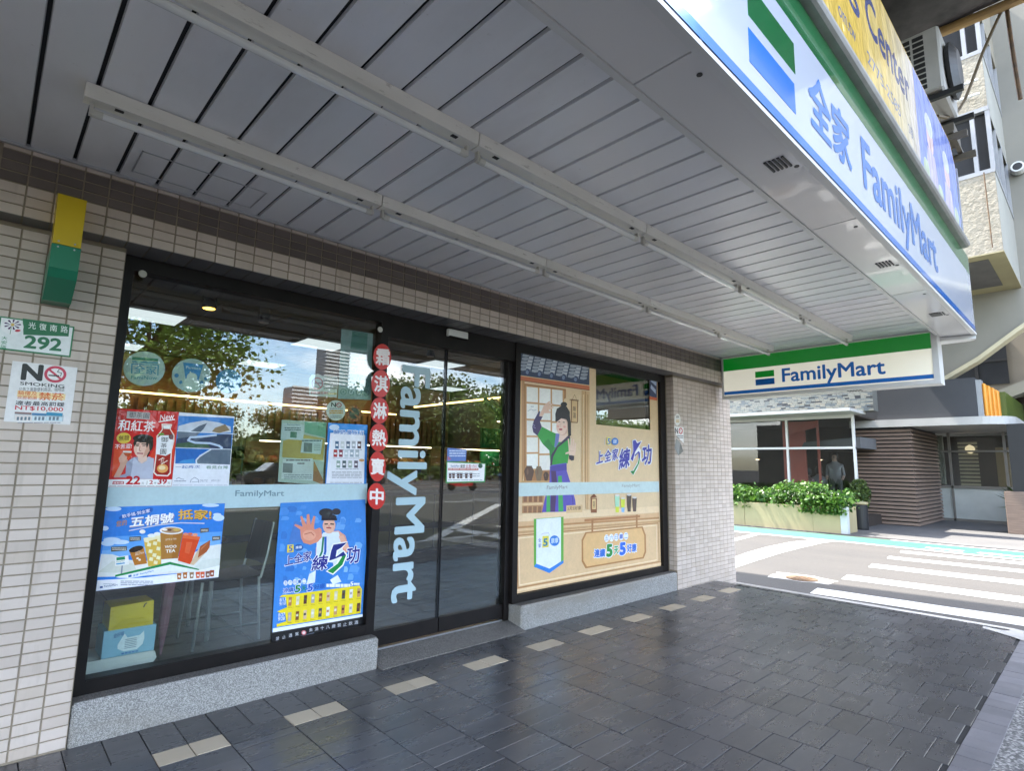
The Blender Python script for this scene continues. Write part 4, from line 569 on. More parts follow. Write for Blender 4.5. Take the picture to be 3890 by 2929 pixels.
SHEETS['mural'] = ["mural","y",3.486,0.262,[["p","E0C49C",[0,0,2314,0,2314,1540,1136,1540,1136,2123,0,2123]],["p","DDBE92",[2144,1540,2314,1540,2314,2123,2144,2123]],["p","3E4A62",[1,1920,1026,1941,1027,2151,-4,2124]],["p","C2C8D2",[81,1960,152,1964,204,2139,151,2137]],["l","5A6888",0.007,[92,1983,165,1986]],["l","5A6888",0.007,[100,2016,174,2020]],["l","5A6888",0.007,[109,2049,183,2053]],["l","5A6888",0.007,[118,2083,192,2087]],["l","5A6888",0.007,[127,2116,201,2121]],["e","3C4868",14,[117,1961,154,1966,118,1927]],["e","7A8AA8",12,[117,1961,137,1963,118,1941]],["p","A6AEBC",[17,1968,61,1966,102,1978,108,1999,24,1991]],["p","A6AEBC",[25,2001,69,1999,111,2011,116,2032,33,2024]],["p","A6AEBC",[33,2034,78,2032,120,2044,125,2065,41,2057]],["p","A6AEBC",[42,2067,86,2065,128,2077,133,2098,49,2090]],["p","A6AEBC",[50,2100,95,2098,137,2111,142,2132,58,2123]],["p","C2C8D2",[240,1963,315,1968,369,2145,313,2143]],["l","5A6888",0.007,[251,1986,328,1990]],["l","5A6888",0.007,[261,2020,337,2024]],["l","5A6888",0.007,[270,2054,347,2058]],["l","5A6888",0.007,[279,2088,356,2092]],["l","5A6888",0.007,[289,2122,366,2127]],["e","3C4868",14,[278,1964,316,1969,279,1929]],["e","7A8AA8",12,[278,1964,298,1967,278,1943]],["p","A6AEBC",[173,1972,219,1969,262,1981,268,2003,181,1995]],["p","A6AEBC",[182,2005,228,2003,272,2015,277,2036,190,2029]],["p","A6AEBC",[191,2039,237,2037,281,2049,286,2070,199,2062]],["p","A6AEBC",[200,2072,246,2071,290,2083,295,2105,208,2096]],["p","A6AEBC",[209,2106,255,2104,299,2117,305,2139,217,2130]],["p","C2C8D2",[406,1967,484,1971,542,2152,483,2149]],["l","5A6888",0.007,[418,1990,498,1994]],["l","5A6888",0.007,[428,2024,508,2028]],["l","5A6888",0.007,[438,2058,518,2063]],["l","5A6888",0.007,[447,2093,528,2098]],["l","5A6888",0.007,[457,2128,538,2133]],["e","3C4868",14,[446,1967,485,1972,446,1932]],["e","7A8AA8",12,[446,1967,467,1970,446,1946]],["p","A6AEBC",[336,1975,384,1973,430,1985,435,2007,345,1999]],["p","A6AEBC",[346,2009,394,2007,439,2019,445,2041,354,2033]],["p","A6AEBC",[355,2043,403,2042,449,2054,455,2076,364,2068]],["p","A6AEBC",[364,2078,413,2076,459,2089,464,2111,373,2102]],["p","A6AEBC",[374,2112,422,2111,468,2124,474,2146,383,2137]],["p","C2C8D2",[579,1970,661,1975,722,2158,661,2156]],["l","5A6888",0.007,[592,1994,675,1998]],["l","5A6888",0.007,[602,2029,686,2033]],["l","5A6888",0.007,[613,2063,697,2068]],["l","5A6888",0.007,[623,2099,707,2104]],["l","5A6888",0.007,[634,2134,718,2139]],["e","3C4868",14,[621,1971,662,1976,621,1934]],["e","7A8AA8",12,[621,1971,643,1974,621,1949]],["p","A6AEBC",[507,1979,557,1976,604,1989,610,2011,516,2003]],["p","A6AEBC",[516,2014,567,2011,614,2024,620,2046,526,2038]],["p","A6AEBC",[526,2049,577,2047,624,2059,631,2082,535,2073]],["p","A6AEBC",[536,2084,587,2082,635,2095,641,2118,546,2109]],["p","A6AEBC",[546,2119,597,2117,645,2131,651,2153,556,2144]],["p","C2C8D2",[760,1974,845,1978,911,2165,847,2163]],["l","5A6888",0.007,[773,1998,861,2002]],["l","5A6888",0.007,[785,2033,872,2038]],["l","5A6888",0.007,[796,2069,883,2073]],["l","5A6888",0.007,[807,2104,895,2110]],["l","5A6888",0.007,[818,2140,906,2146]],["e","3C4868",14,[803,1974,847,1980,804,1937]],["e","7A8AA8",12,[803,1974,827,1977,804,1953]],["p","A6AEBC",[684,1983,737,1980,786,1993,793,2016,694,2008]],["p","A6AEBC",[695,2018,747,2016,797,2029,804,2052,704,2043]],["p","A6AEBC",[705,2054,758,2052,808,2065,815,2088,715,2079]],["p","A6AEBC",[716,2090,769,2088,819,2102,826,2125,726,2115]],["p","A6AEBC",[727,2126,780,2124,830,2138,837,2161,736,2151]],["p","A6AEBC",[870,1986,925,1984,977,1997,984,2020,880,2012]],["p","A6AEBC",[881,2023,936,2021,988,2034,995,2057,892,2049]],["p","A6AEBC",[893,2059,948,2058,1000,2071,1007,2095,903,2085]],["p","A6AEBC",[904,2096,959,2095,1012,2108,1019,2132,914,2122]],["p","A6AEBC",[915,2133,971,2132,1023,2146,1030,2169,925,2159]],["p","C8704A",[-4,1875,1026,1890,1026,1932,1,1913]],["p","8A4A30",[-4,1869,1026,1883,1026,1892,-4,1876]],["p","3A4462",[2136,1938,2290,1922,2298,2163,2142,2144]],["p","AEBBD2",[2163,2116,2284,2067,2286,2130,2193,2140]],["p","AEBBD2",[2160,2033,2269,1972,2271,2024,2173,2076]],["p","C8603A",[2135,1897,2297,1897,2298,1931,2136,1932]],["p","B98A5A",[10,950,-7,1874,81,1875,105,1102,74,947]],["p","D8B07C",[23,948,15,1867,51,1869,67,947]],["p","A8764A",[82,1850,657,1859,657,1771,633,1758,487,944,94,947,79,1845]],["p","C99A66",[96,1835,633,1841,608,1058,113,1054]],["p","F0EDE4",[113,1684,261,1689,258,1829,110,1823]],["p","F4F2EC",[281,1687,435,1693,433,1836,279,1830]],["p","ECE9E2",[457,1691,609,1696,607,1842,455,1836]],["p","F4F2EC",[116,1529,263,1534,261,1673,113,1667]],["p","ECE9E2",[284,1529,437,1534,436,1676,281,1670]],["p","F0EDE4",[459,1528,610,1533,609,1679,457,1673]],["p","ECE9E2",[120,1375,266,1380,264,1518,117,1512]],["p","F0EDE4",[286,1371,439,1377,438,1518,284,1512]],["p","F4F2EC",[461,1368,611,1373,610,1517,459,1511]],["p","F0EDE4",[123,1222,269,1228,266,1364,120,1358]],["p","F4F2EC",[289,1215,441,1221,440,1360,287,1354]],["p","ECE9E2",[462,1208,613,1213,611,1356,461,1350]],["p","F4F2EC",[126,1071,271,1076,269,1212,123,1206]],["p","ECE9E2",[291,1060,443,1066,441,1204,289,1198]],["p","F0EDE4",[464,1050,614,1055,613,1197,463,1191]],["l","9AA0A8",0.004,[129,1599,171,1619,206,1609,242,1620]],["r","9AA0A8",1,0.6,1,[167,1638,206,1641,167,1649]],["p","C8A06C",[61,947,442,945,442,967,60,966]],["p","5E4436",[127,965,190,965,212,1019,221,1054,204,1080,191,1094,194,1101,118,1100,121,1093,109,1079,93,1053,104,1019]],["e","7A5A48",10,[138,1046,150,1046,138,1019]],["p","7E6A52",[259,965,310,964,327,1018,335,1052,321,1078,311,1091,313,1099,251,1098,254,1090,244,1077,232,1051,240,1018]],["e","7A5A48",10,[268,1045,278,1045,268,1018]],["p","4E382C",[364,965,401,965,413,998,419,1019,409,1035,402,1040,403,1048,360,1048,361,1040,354,1035,345,1019,351,998]],["e","7A5A48",10,[371,1015,378,1015,371,998]],["p","8A5F38",[735,1532,833,1533,843,1550,843,1769,733,1768]],["p","D6B380",[748,1542,826,1543,829,1755,747,1754]],["t","降","4A2E1C",1,[763,1647,810,1648,763,1697]],["t","溫","4A2E1C",1,[764,1582,810,1583,763,1636]],["l","7A5432",0.008,[714,1759,853,1764]],["l","7A5432",0.004,[755,1768,789,1819,819,1769]],["p","CFA878",[898,944,948,943,948,1871,900,1872]],["p","B98E5E",[948,943,965,943,969,1870,951,1872]],["p","D8B486",[970,679,1024,677,1026,1872,972,1871]],["l","B4885A",0.012,[997,1836,995,685]],["l","E6CDA6",0.012,[929,1830,934,688]],["l","B4885A",0.008,[961,1833,965,687]],["p","B98A60",[73,681,343,674,355,839,76,845]],["p","8A5E42",[91,779,132,778,133,839,90,840]],["p","8F6648",[91,685,134,683,135,740,92,741]],["p","8A5E42",[157,777,198,776,199,838,155,839]],["p","8F6648",[152,682,196,680,197,737,153,739]],["p","8A5E42",[223,775,265,774,267,836,222,837]],["p","8F6648",[214,680,258,678,260,735,215,737]],["p","8A5E42",[290,773,333,772,335,835,289,836]],["p","8F6648",[277,677,322,675,324,733,278,735]],["p","E0BE90",[76,746,342,747,342,766,75,770]],["p","1F1A1C",[706,1637,731,1532,735,1405,700,1387,667,1528,650,1632]],["p","E4BEA6",[274,1562,315,1555,347,1596,396,1600,433,1605,436,1615,406,1628,478,1660,475,1670,421,1660,475,1696,466,1703,405,1680,432,1713,417,1717,365,1687,336,1663,317,1626]],["p","43365E",[188,1456,208,1517,278,1613,293,1604,279,1563,327,1561,290,1513,317,1464,257,1379,203,1408]],["l","8A84A8",0.008,[194,1482,223,1469]],["l","8A84A8",0.008,[202,1457,233,1447]],["p","2F9A3E",[257,1381,320,1466,436,1431,542,1405,684,1392,732,1373,686,1131,440,1107,423,1247,334,1304]],["p","27843A",[334,1304,423,1247,443,1117,483,1280,407,1358]],["p","6D78B8",[490,1280,512,1414,566,1412,556,1334,513,1281]],["p","EACBB8",[551,1334,566,1417,668,1433,684,1392,590,1335]],["p","3A2C4A",[434,1107,450,1208,528,1292,700,1408,726,1383,544,1282,476,1188,462,1112]],["e","D9AE98",22,[610,1484,699,1490,611,1399]],["e","EBC9B6",22,[595,1487,674,1492,595,1406]],["p","EBC9B6",[542,1457,667,1464,644,1421,597,1403,558,1422]],["p","211C1E",[507,1528,502,1600,524,1654,587,1685,666,1687,715,1637,712,1552,683,1529,667,1559,588,1564,529,1529]],["e","211C1E",14,[626,1704,674,1709,626,1679]],["p","211C1E",[503,1527,518,1528,528,1581,507,1579]],["p","211C1E",[683,1571,731,1543,735,1405,692,1394,683,1508]],["e","2A2020",8,[560,1528,577,1529,560,1524]],["e","2A2020",8,[626,1528,645,1529,626,1524]],["e","B8404A",12,[581,1456,609,1458,581,1447]],["l","D0A08A",0.003,[585,1522,573,1485,588,1481]],["e","E8A898",10,[542,1483,560,1484,542,1473]],["e","E8A898",10,[636,1484,658,1485,636,1473]],["p","5A50B0",[432,1102,462,1112,670,1136,673,1058,726,950,800,778,816,664,329,680,384,849,430,967]],["p","4A3F9A",[440,1097,670,1125,673,1069,441,1042]],["p","4A3060",[448,1057,516,1057,532,956,508,677,438,680,457,947]],["p","3FA45A",[547,1007,600,1012,626,677,557,675]],["p","3FA45A",[392,843,436,848,442,678,387,678]],["l","3A2A70",0.008,[703,945,759,800,776,666]],["p","2A2238",[701,1214,782,1206,779,1164,741,1158,709,1173]],["p","EACBB6",[709,1209,701,1225,650,1218,656,1234,701,1246,684,1371,703,1370,720,1288,724,1378,745,1376,749,1284,765,1374,784,1367,778,1280,794,1339,811,1329,806,1259,795,1212]],["l","D0A48E",0.003,[717,1257,781,1253]],["p","EBCFA8",[0,611,2290,598,2292,666,940,671,92,674,3,656]],["p","D8B084",[1,567,2288,539,2289,592,0,608]],["p","B98656",[1,552,2287,523,2288,543,1,570]],["p","DDBB90",[10,3,2305,-5,2301,509,1,552]],["p","C49A6C",[11,507,2308,485,2308,505,10,528]],["l","B07E50",0.012,[15,492,38,49,2271,47,2264,476,15,492]],["l","F0D8B4",0.01,[37,468,59,69,2228,70,2227,454,37,468]],["l","EBCFA8",0.02,[14,27,2306,20]],["l","B98656",0.008,[13,45,2307,43]],["p","B07A4E",[940,562,1903,557,1903,582,940,587]],["p","A87446",[1049,412,1076,410,1082,588,1049,586]],["p","A87446",[1823,413,1852,411,1857,591,1823,589]],["p","D9B88A",[666,657,908,656,908,728,668,729]],["t","5天5好康","5A3A22",1,[683,681,886,680,686,719]],["p","8A5230",[1041,644,1137,640,1138,789,1041,791]],["p","E0C08A",[1062,679,1121,677,1121,779,1062,780]],["p","7A4424",[1030,792,1141,796,1106,823,1088,835,1071,821]],["t","客棧","6A4426",1,[1074,690,1109,688,1074,765]],["p","A8D8B8",[1454,631,1511,628,1527,806,1443,808]],["p","D2D83A",[1454,631,1511,628,1516,687,1451,690]],["e","D8D0CC",12,[1485,807,1527,806,1485,796]],["p","CBD63C",[1559,628,1609,626,1625,773,1548,775]],["p","8AB8E0",[1559,628,1609,626,1614,675,1556,677]],["e","D8D0CC",12,[1587,774,1625,773,1586,763]],["p","4A3A34",[1669,629,1727,627,1744,807,1659,809]],["p","4A3A34",[1669,629,1727,627,1732,687,1666,689]],["e","D8D0CC",12,[1701,808,1744,807,1701,797]],["p","5A4640",[1770,627,1828,624,1845,775,1760,777]],["p","5A4640",[1770,627,1828,624,1833,674,1767,677]],["e","D8D0CC",12,[1802,776,1845,775,1802,765]],["p","5FA83E",[223,625,627,625,631,200,436,131,233,203]],["p","E4EAF4",[256,621,591,621,594,216,436,165,261,225]],["p","2F7FD6",[233,206,258,230,436,167,628,223,631,198,436,127]],["t","全","3A5FA8",1,[285,416,322,413,284,451]],["t","家","3A5FA8",1,[286,366,323,363,285,404]],["p","E6D84A",[337,361,423,361,424,463,338,466]],["t","5","2A7A9A",5,[347,373,409,371,348,443]],["e","2F78CC",20,[503,412,572,407,503,364]],["t","康康","D8E8F6",1,[452,390,556,389,453,439]],["l","9A8AA8",0.003,[328,476,335,488,422,488,432,463]],["p","B07A46",[955,113,1961,112,2011,176,2009,361,1949,458,955,461,895,390,897,186]],["p","DFB47C",[977,128,1940,129,1979,186,1978,356,1928,442,972,446,919,381,922,191]],["e","E4EAF6",16,[1295,376,1333,374,1294,338]],["t","五","6A7EC0",0,[1268,355,1321,355,1271,401]],["e","E4EAF6",16,[1377,376,1416,373,1377,337]],["t","六","6A7EC0",0,[1350,354,1404,354,1353,401]],["e","E4EAF6",16,[1461,376,1501,373,1460,337]],["t","日","6A7EC0",0,[1433,354,1488,354,1436,401]],["e","E4EAF6",16,[1547,376,1587,373,1546,336]],["t","一","6A7EC0",0,[1518,354,1574,353,1522,401]],["e","E4EAF6",16,[1634,376,1675,373,1633,336]],["t","二","6A7EC0",0,[1605,353,1662,353,1608,401]],["t","連續","E6EEF8",11,[1080,196,1279,184,1083,292]],["t","連續","2F6AC8",5,[1089,203,1269,193,1090,285]],["t","5","E6EEF8",14,[1277,179,1405,174,1281,325]],["t","5","1F8A3A",8,[1287,187,1396,184,1288,318]],["t","天","E6EEF8",11,[1410,195,1505,194,1414,293]],["t","天","2A9A44",5,[1420,203,1495,203,1421,286]],["t","5","E6EEF8",14,[1503,176,1638,170,1508,326]],["t","5","1F66D8",8,[1513,183,1628,180,1515,318]],["t","好康","E6EEF8",11,[1637,196,1836,186,1642,301]],["t","好康","2F6AC8",5,[1648,204,1826,196,1649,293]],["t","上","EEF0F6",9,[1113,1118,1255,1142,1123,1263]],["t","上","2E2F9E",4,[1127,1127,1240,1151,1138,1253]],["t","全","EEF0F6",9,[1246,1138,1393,1163,1257,1282]],["t","全","2E2F9E",4,[1261,1147,1378,1172,1272,1272]],["t","家","EEF0F6",9,[1377,1156,1515,1177,1389,1302]],["t","家","2E2F9E",4,[1393,1165,1500,1186,1404,1292]],["t","練","EEF0F6",9,[1495,1061,1728,1095,1518,1307]],["t","練","2E2F9E",4,[1511,1071,1712,1104,1534,1296]],["t","功","EEF0F6",9,[1930,1113,2159,1140,1950,1362]],["t","功","2E2F9E",4,[1947,1123,2142,1150,1968,1352]],["p","EEF0F6",[1766,1404,1836,1421,1871,1389,1969,1411,1898,1333,1933,1301,1938,1204,1864,1089,1779,1016,1711,1064,1773,1073,1866,1170,1889,1267,1825,1225,1775,1164,1720,1191,1777,1280]],["p","3433A4",[1780,1397,1829,1411,1863,1374,1950,1400,1881,1332,1819,1273,1775,1172,1734,1195,1787,1281]],["p","3433A4",[1818,1225,1811,1241,1890,1288,1918,1268,1917,1219,1887,1186,1885,1267]],["p","2A8A3E",[1917,1219,1901,1154,1779,1021,1725,1061,1787,1069,1865,1146,1888,1195]],["p","E6DE8A",[1304,1334,1379,1333,1380,1418,1308,1418]],["t","5","2F6AC8",3,[1316,1342,1370,1343,1321,1404]],["e","3F7AC8",16,[1450,1377,1513,1380,1450,1337]],["t","康","D8E8F6",1,[1418,1354,1483,1357,1418,1397]],["l","7A9AD0",0.004,[1266,1333,1273,1402]]]]
SHEETS['yellow'] = ["yellow","y",-2,3.66,[["p","E6C05A",[0,0,8800,0,8800,740,8600,940,0,940]],["p","E6C060",[5500,10,5632,10,5632,930,5500,930]],["p","E5C26A",[5632,10,5764,10,5764,930,5632,930]],["p","E4C474",[5764,10,5896,10,5896,930,5764,930]],["p","E3C57C",[5896,10,6028,10,6028,930,5896,930]],["p","E2C172",[6028,10,6160,10,6160,930,6028,930]],["p","E1C480",[6160,10,6292,10,6292,930,6160,930]],["p","E0C68E",[6292,10,6424,10,6424,930,6292,930]],["p","DFC99C",[6424,10,6556,10,6556,930,6424,930]],["p","DECBA8",[6556,10,6688,10,6688,930,6556,930]],["p","DDCDB2",[6688,10,6820,10,6820,930,6688,930]],["p","DCCEBC",[6820,10,6952,10,6952,930,6820,930]],["p","DCCFC6",[6952,10,7090,10,7090,930,6952,930]],["p","8C9CE0",[7080,10,8790,10,8790,730,8590,930,7080,930]],["t","g","5A5F86",3,[5360,400,5600,400,5360,700]],["t","Center","5A5F86",3,[5740,465,6880,465,5740,760]],["t","om.tw","7A7F98",1,[5160,190,5470,190,5160,270]],["t","2775-2585","8A90A8",1,[5700,200,6500,200,5700,290]],["t","2樓","8A90A8",1,[6730,190,6870,190,6730,290]],["e","E6C8C8",18,[7550,510,7680,510,7550,660]],["e","D8DCEE",18,[7550,630,7700,630,7550,730]],["p","CFC4E0",[7310,90,7790,90,7700,390,7400,390]],["e","E6C8C8",18,[8250,460,8380,460,8250,610]],["e","D8DCEE",18,[8250,580,8400,580,8250,680]],["p","CFC4E0",[8010,40,8490,40,8400,340,8100,340]],["e","C6D2B8",14,[7300,140,7420,140,7300,230]],["e","C6D2B8",14,[7850,110,7970,110,7850,200]],["e","C6D2B8",14,[8600,160,8720,160,8600,250]]]]
# ================================================================== canopy lights
ORD = ['first', 'second', 'third', 'fourth', 'fifth']
def tube_light():
    t = thing('fluorescent_light', 'x', 'light')
    L_ = 1.296
    mb = MB(); mb.hexa([(0, 0, -.058), (L_, 0, -.058), (L_, .060, -.058), (0, .060, -.058), (0, -.006, 0), (L_, -.006, 0), (L_, .068, 0), (0, .068, 0)]); obj('housing', mb, M['housing'], t)
    mb = MB(); mb.tube([(.055, .047, -.094), (L_-.055, .047, -.094)], .0145, 14); obj('tube', mb, M['tube'], t, smooth=False)
    for s in (0, 1):
        mb = MB(); x = .022 if s == 0 else L_-.034
        mb.box(x, .036, -.105, x+.012, .058, -.058); mb.tube([(x+.012 if s == 0 else x, .047, -.094), (x+.045 if s == 0 else x-.033, .047, -.094)], .0165, 12); obj('end_cap', mb, M['cap'], t)
    mb = MB(); mb.box(.10, .012, -.0605, .13, .03, -.058); obj('clip', mb, M['dark'], t); mb = MB(); mb.box(L_-.13, .012, -.0605, L_-.10, .03, -.058); obj('clip', mb, M['dark'], t)
    return t
proto = tube_light(); first = True
for row, (y, nm) in enumerate(((2.595, 'in the row nearer the shop wall'), (1.775, 'in the row nearer the street sign'))):
    for i in range(5):
        o = proto if first else copy_tree(proto); first = False
        o.location = (.140+i*1.303, y, CZ-.002); o['label'] = 'unlit fluorescent tube fixture, %s from the left %s' % (ORD[i], nm); o['group'] = 'tube lights under the canopy ceiling'
# ================================================================== text and printed sheets
tcurve = bpy.data.curves.new('lettering_source', 'FONT'); tcurve.resolution_u = 3
tobj = bpy.data.objects.new('lettering_source', tcurve); COL.objects.link(tobj)
gcache = {}
def glyphs(s, bold):
    k = (s, bold)
    if k not in gcache:
        many = bold > 0; rings = ((1, 10), (.5, 5)) if s.isascii() and bold > 3 else ((1, 8), (.5, 4)) if bold > 4 else ((1, 6),); tcurve.body = s; tcurve.offset = 0; tcurve.space_line = .8
        dg = bpy.context.evaluated_depsgraph_get(); dg.update()
        me = bpy.data.meshes.new_from_object(tobj.evaluated_get(dg))
        v = [tuple(p.co) for p in me.vertices]; f = [tuple(p.vertices) for p in me.polygons]; bpy.data.meshes.remove(me)
        xs = [p[0] for p in v]; ys = [p[1] for p in v]; x0, x1, y0, y1 = min(xs), max(xs), min(ys), max(ys)
        if many:                                     # stroke weight by shifted layers: outlines with acute notches do not survive an offset
            V0, F0, n0 = v, f, len(v); v, f = list(V0), list(F0)
            for ring, q in rings:
                for i in range(q):
                    dx, dy = bold*.0075*ring*math.cos(6.2832*i/q), bold*.0075*ring*math.sin(6.2832*i/q); b0 = len(v); v += [(p[0]+dx, p[1]+dy, .000001*(len(v)//n0)) for p in V0]; f += [tuple(j+b0 for j in g) for g in F0]
            x0 -= bold*.0075; x1 += bold*.0075; y0 -= bold*.0075; y1 += bold*.0075
        gcache[k] = ([((p[0]-x0)/(x1-x0), (p[1]-y0)/(y1-y0), p[2]) for p in v], f)
    return gcache[k]
def add_text(mb, s, bold, bl, br, tl, place, col=None, out=(0, -1, 0)):
    v, f = glyphs(s, bold); b = len(mb.v)
    for p, q, h in v:
        w = Vector(place(bl[0]+(br[0]-bl[0])*p+(tl[0]-bl[0])*q, bl[1]+(br[1]-bl[1])*p+(tl[1]-bl[1])*q)); mb.v.append(tuple(w + h*Vector(out)))
    mb.f += [tuple(i+b for i in g) for g in f]; mb.c += [col]*len(f)
def letters(s, bold, bl, br, tl, place, m, parent, out=(0, -1, 0), name='letter'):
    cuts = [0]
    for i in range(1, len(s)+1):
        tcurve.body = s[:i]; tcurve.offset = 0; dg = bpy.context.evaluated_depsgraph_get(); dg.update(); me = bpy.data.meshes.new_from_object(tobj.evaluated_get(dg)); cuts.append(len(me.vertices)); bpy.data.meshes.remove(me)
    v, f = glyphs(s, bold); n0 = cuts[-1]
    for i in range(len(s)):
        mb = MB(); mp_ = {}
        for g in f:
            if cuts[i] <= g[0] % n0 < cuts[i+1]:
                for j in g:
                    if j not in mp_:
                        p, q, h = v[j]; mp_[j] = len(mb.v); w = Vector(place(bl[0]+(br[0]-bl[0])*p+(tl[0]-bl[0])*q, bl[1]+(br[1]-bl[1])*p+(tl[1]-bl[1])*q)); mb.v.append(tuple(w + h*Vector(out)))
                mb.f.append(tuple(mp_[j] for j in g)); mb.c.append(None)
        if mb.f: obj(name, mb, m, parent)
def sheet(key, plane, name, label, cat, m='print', group=None, thick=.0012, nbase=1, flip=False):
    _, axis, u0, v0, ops = SHEETS[key]
    step = .00003; t = [0.0]
    base, art, let = MB(), MB(), MB()
    org = (u0, plane, v0)
    def place(u, v): return (u, -t[0], v)
    def pairs(l): return [(l[i]/1000, l[i+1]/1000) for i in range(0, len(l), 2)]
    for n, o in enumerate(ops):
        t[0] += step; k, c = o[0], lin(o[2] if o[0] == 't' else o[1]); P = pairs(o[-1])
        dst = base if n < nbase else (let if k in 'tr' else art)
        if k == 'e':
            C, A, B = P; a = (A[0]-C[0], A[1]-C[1]); b = (B[0]-C[0], B[1]-C[1]); N_ = o[2]
            P = [(C[0]+a[0]*math.cos(2*math.pi*i/N_)+b[0]*math.sin(2*math.pi*i/N_), C[1]+a[1]*math.cos(2*math.pi*i/N_)+b[1]*math.sin(2*math.pi*i/N_)) for i in range(N_)]; k = 'p'
        if k == 'p':
            if n < nbase: dst.prism([(u, 0, v) for u, v in P], (0, thick, 0), c)
            else: dst.poly([place(u, v) for u, v in P], c)
        elif k == 'l':
            w = o[2]/2
            for (a, b), (e, d) in zip(P, P[1:]):
                L_ = math.hypot(e-a, d-b) or 1e-6; nx, ny = -(d-b)/L_*w, (e-a)/L_*w; ex, ey = (e-a)/L_*w*.5, (d-b)/L_*w*.5
                dst.poly([place(a-ex+nx, b-ey+ny), place(a-ex-nx, b-ey-ny), place(e+ex-nx, d+ey-ny), place(e+ex+nx, d+ey+ny)], c); t[0] += step*.2
        elif k == 't': add_text(dst, o[1], o[3], P[0], P[1], P[2], place, c)
        elif k == 'r':
            nr, h, sd_ = o[2], o[3], o[4]; rr = random.Random(sd_); bl, br, tl = P
            for i in range(nr):
                q = 1-(i+.5)/nr; hw = h/nr/2; a = 0
                while a < 1:
                    e = min(1, a+rr.uniform(.08, .25)); dst.poly([place(bl[0]+(br[0]-bl[0])*p+(tl[0]-bl[0])*(q+s_), bl[1]+(br[1]-bl[1])*p+(tl[1]-bl[1])*(q+s_)) for p, s_ in ((a, -hw), (e, -hw), (e, hw), (a, hw))], c); a = e+.02
    o = obj(name, base, M[m], None, org)
    if art.f: tag(obj('artwork', art, M[m], o), kind='stuff')
    if let.f: tag(obj('lettering', let, M[m], o), kind='stuff')
    return tag(o, label, cat, group)
YI = 3.652; YO = 3.6375
sheet('tea', YO, 'poster', 'red bottled tea poster with a man holding a cup, inside left window', 'poster', 'printgloss')
sheet('taiwan', YO, 'poster', 'blue aerial landscape poster beside the red tea poster', 'poster', 'printgloss')
sheet('woo', YO, 'poster', 'sky blue drinks poster with brown WOO TEA cup, low in left window', 'poster', 'printgloss')
sheet('kung', 3.634, 'poster', 'tall blue poster of an athlete thrusting out a palm above a yellow product strip', 'poster', 'printgloss')
sheet('strip', 3.632, 'sticker', 'black strip sticker with white characters under the tall blue poster', 'sticker')
sheet('plate', 3.496, 'house_number_plate', 'green and white house number plate reading 292 on tiled pillar', 'sign')
sheet('nosmoke', 3.498, 'notice', 'white NO SMOKING notice with fine amount on the left tiled pillar', 'notice')
sheet('round1', YI, 'sticker', 'large pale round sticker with two blue characters, top left of window', 'sticker')
sheet('round2', YI, 'sticker', 'pale round sticker showing a soft ice cream in blue cup', 'sticker')
sheet('round3', YI, 'sticker', 'small plain blue round sticker on the left window', 'sticker')
sheet('smokeA', YI, 'sticker', 'pinkish white square sticker with crossed out cigarette on left window', 'sticker')
sheet('smokeB', YI, 'sticker', 'round white NO sticker above the blue framed price sheet', 'sticker')
sheet('smokeC', YI, 'sticker', 'round brown and orange no smoking ring sticker beside the black frame', 'sticker')
sheet('recycle', YI, 'notice', 'grey green translucent recycling notice with phone numbers, top right of window', 'notice')
sheet('sheetL', YI, 'notice', 'pale beach coloured sheet with taped notes, above frosted band', 'notice', 'printgloss')
sheet('sheetR', YO, 'notice', 'blue bordered sheet with rows of small products, above frosted band', 'notice', 'printgloss')
sheet('bandL', 3.6385, 'frosted_band', 'pale frosted safety band across the left window', 'band', 'printmatte', thick=.0008)
sheet('bandR', 3.626, 'frosted_band', 'pale frosted safety band across the mural window', 'band', 'printmatte', thick=.0008)
for i, c in enumerate(('top', 'second', 'third', 'fourth', 'fifth', 'bottom')):
    sheet('oval%d' % i, 3.596, 'sticker', 'red oval sticker with one white character, %s of the vertical six' % c, 'sticker', 'print', 'red oval stickers on the door post')
sheet('pay', 3.670, 'sticker', 'green bordered white payment sticker on the right door leaf', 'sticker')
sheet('bluesheet', 3.670, 'sticker', 'small blue sticker above the green bordered one on door', 'sticker')
sheet('pilA', 3.498, 'sticker', 'faded oval sticker on the far tiled pillar', 'sticker')
pb = sheet('pilB', 3.498, 'sticker', 'peeling white NO smoking sticker on the far tiled pillar', 'sticker')
mb = MB(); mb.poly([(.0, -.001, -.06), (.05, -.02, -.15), (.11, -.05, -.10), (.12, -.012, .0), (.04, -.002, .05)], lin('8A8884')); obj('peeled_corner', mb, M['print'], pb)
mural = sheet('mural', 3.634, 'window_mural', 'window film picturing an inn counter, a woman in green and a tiled roof', 'mural', 'printmatte', nbase=2)
dt = thing('door_lettering', 'pale blue vinyl lettering running down the left glass door leaf', 'lettering', (2.2, 3.6705, .352))
letters('FamilyMart', 3, (0, 1.766), (0, 0), (.350, 1.766), lambda u, v: (u, 0, v), pm('frosted_vinyl', (.44, .60, .66), (.42, .57, .63), 3, .5), dt)
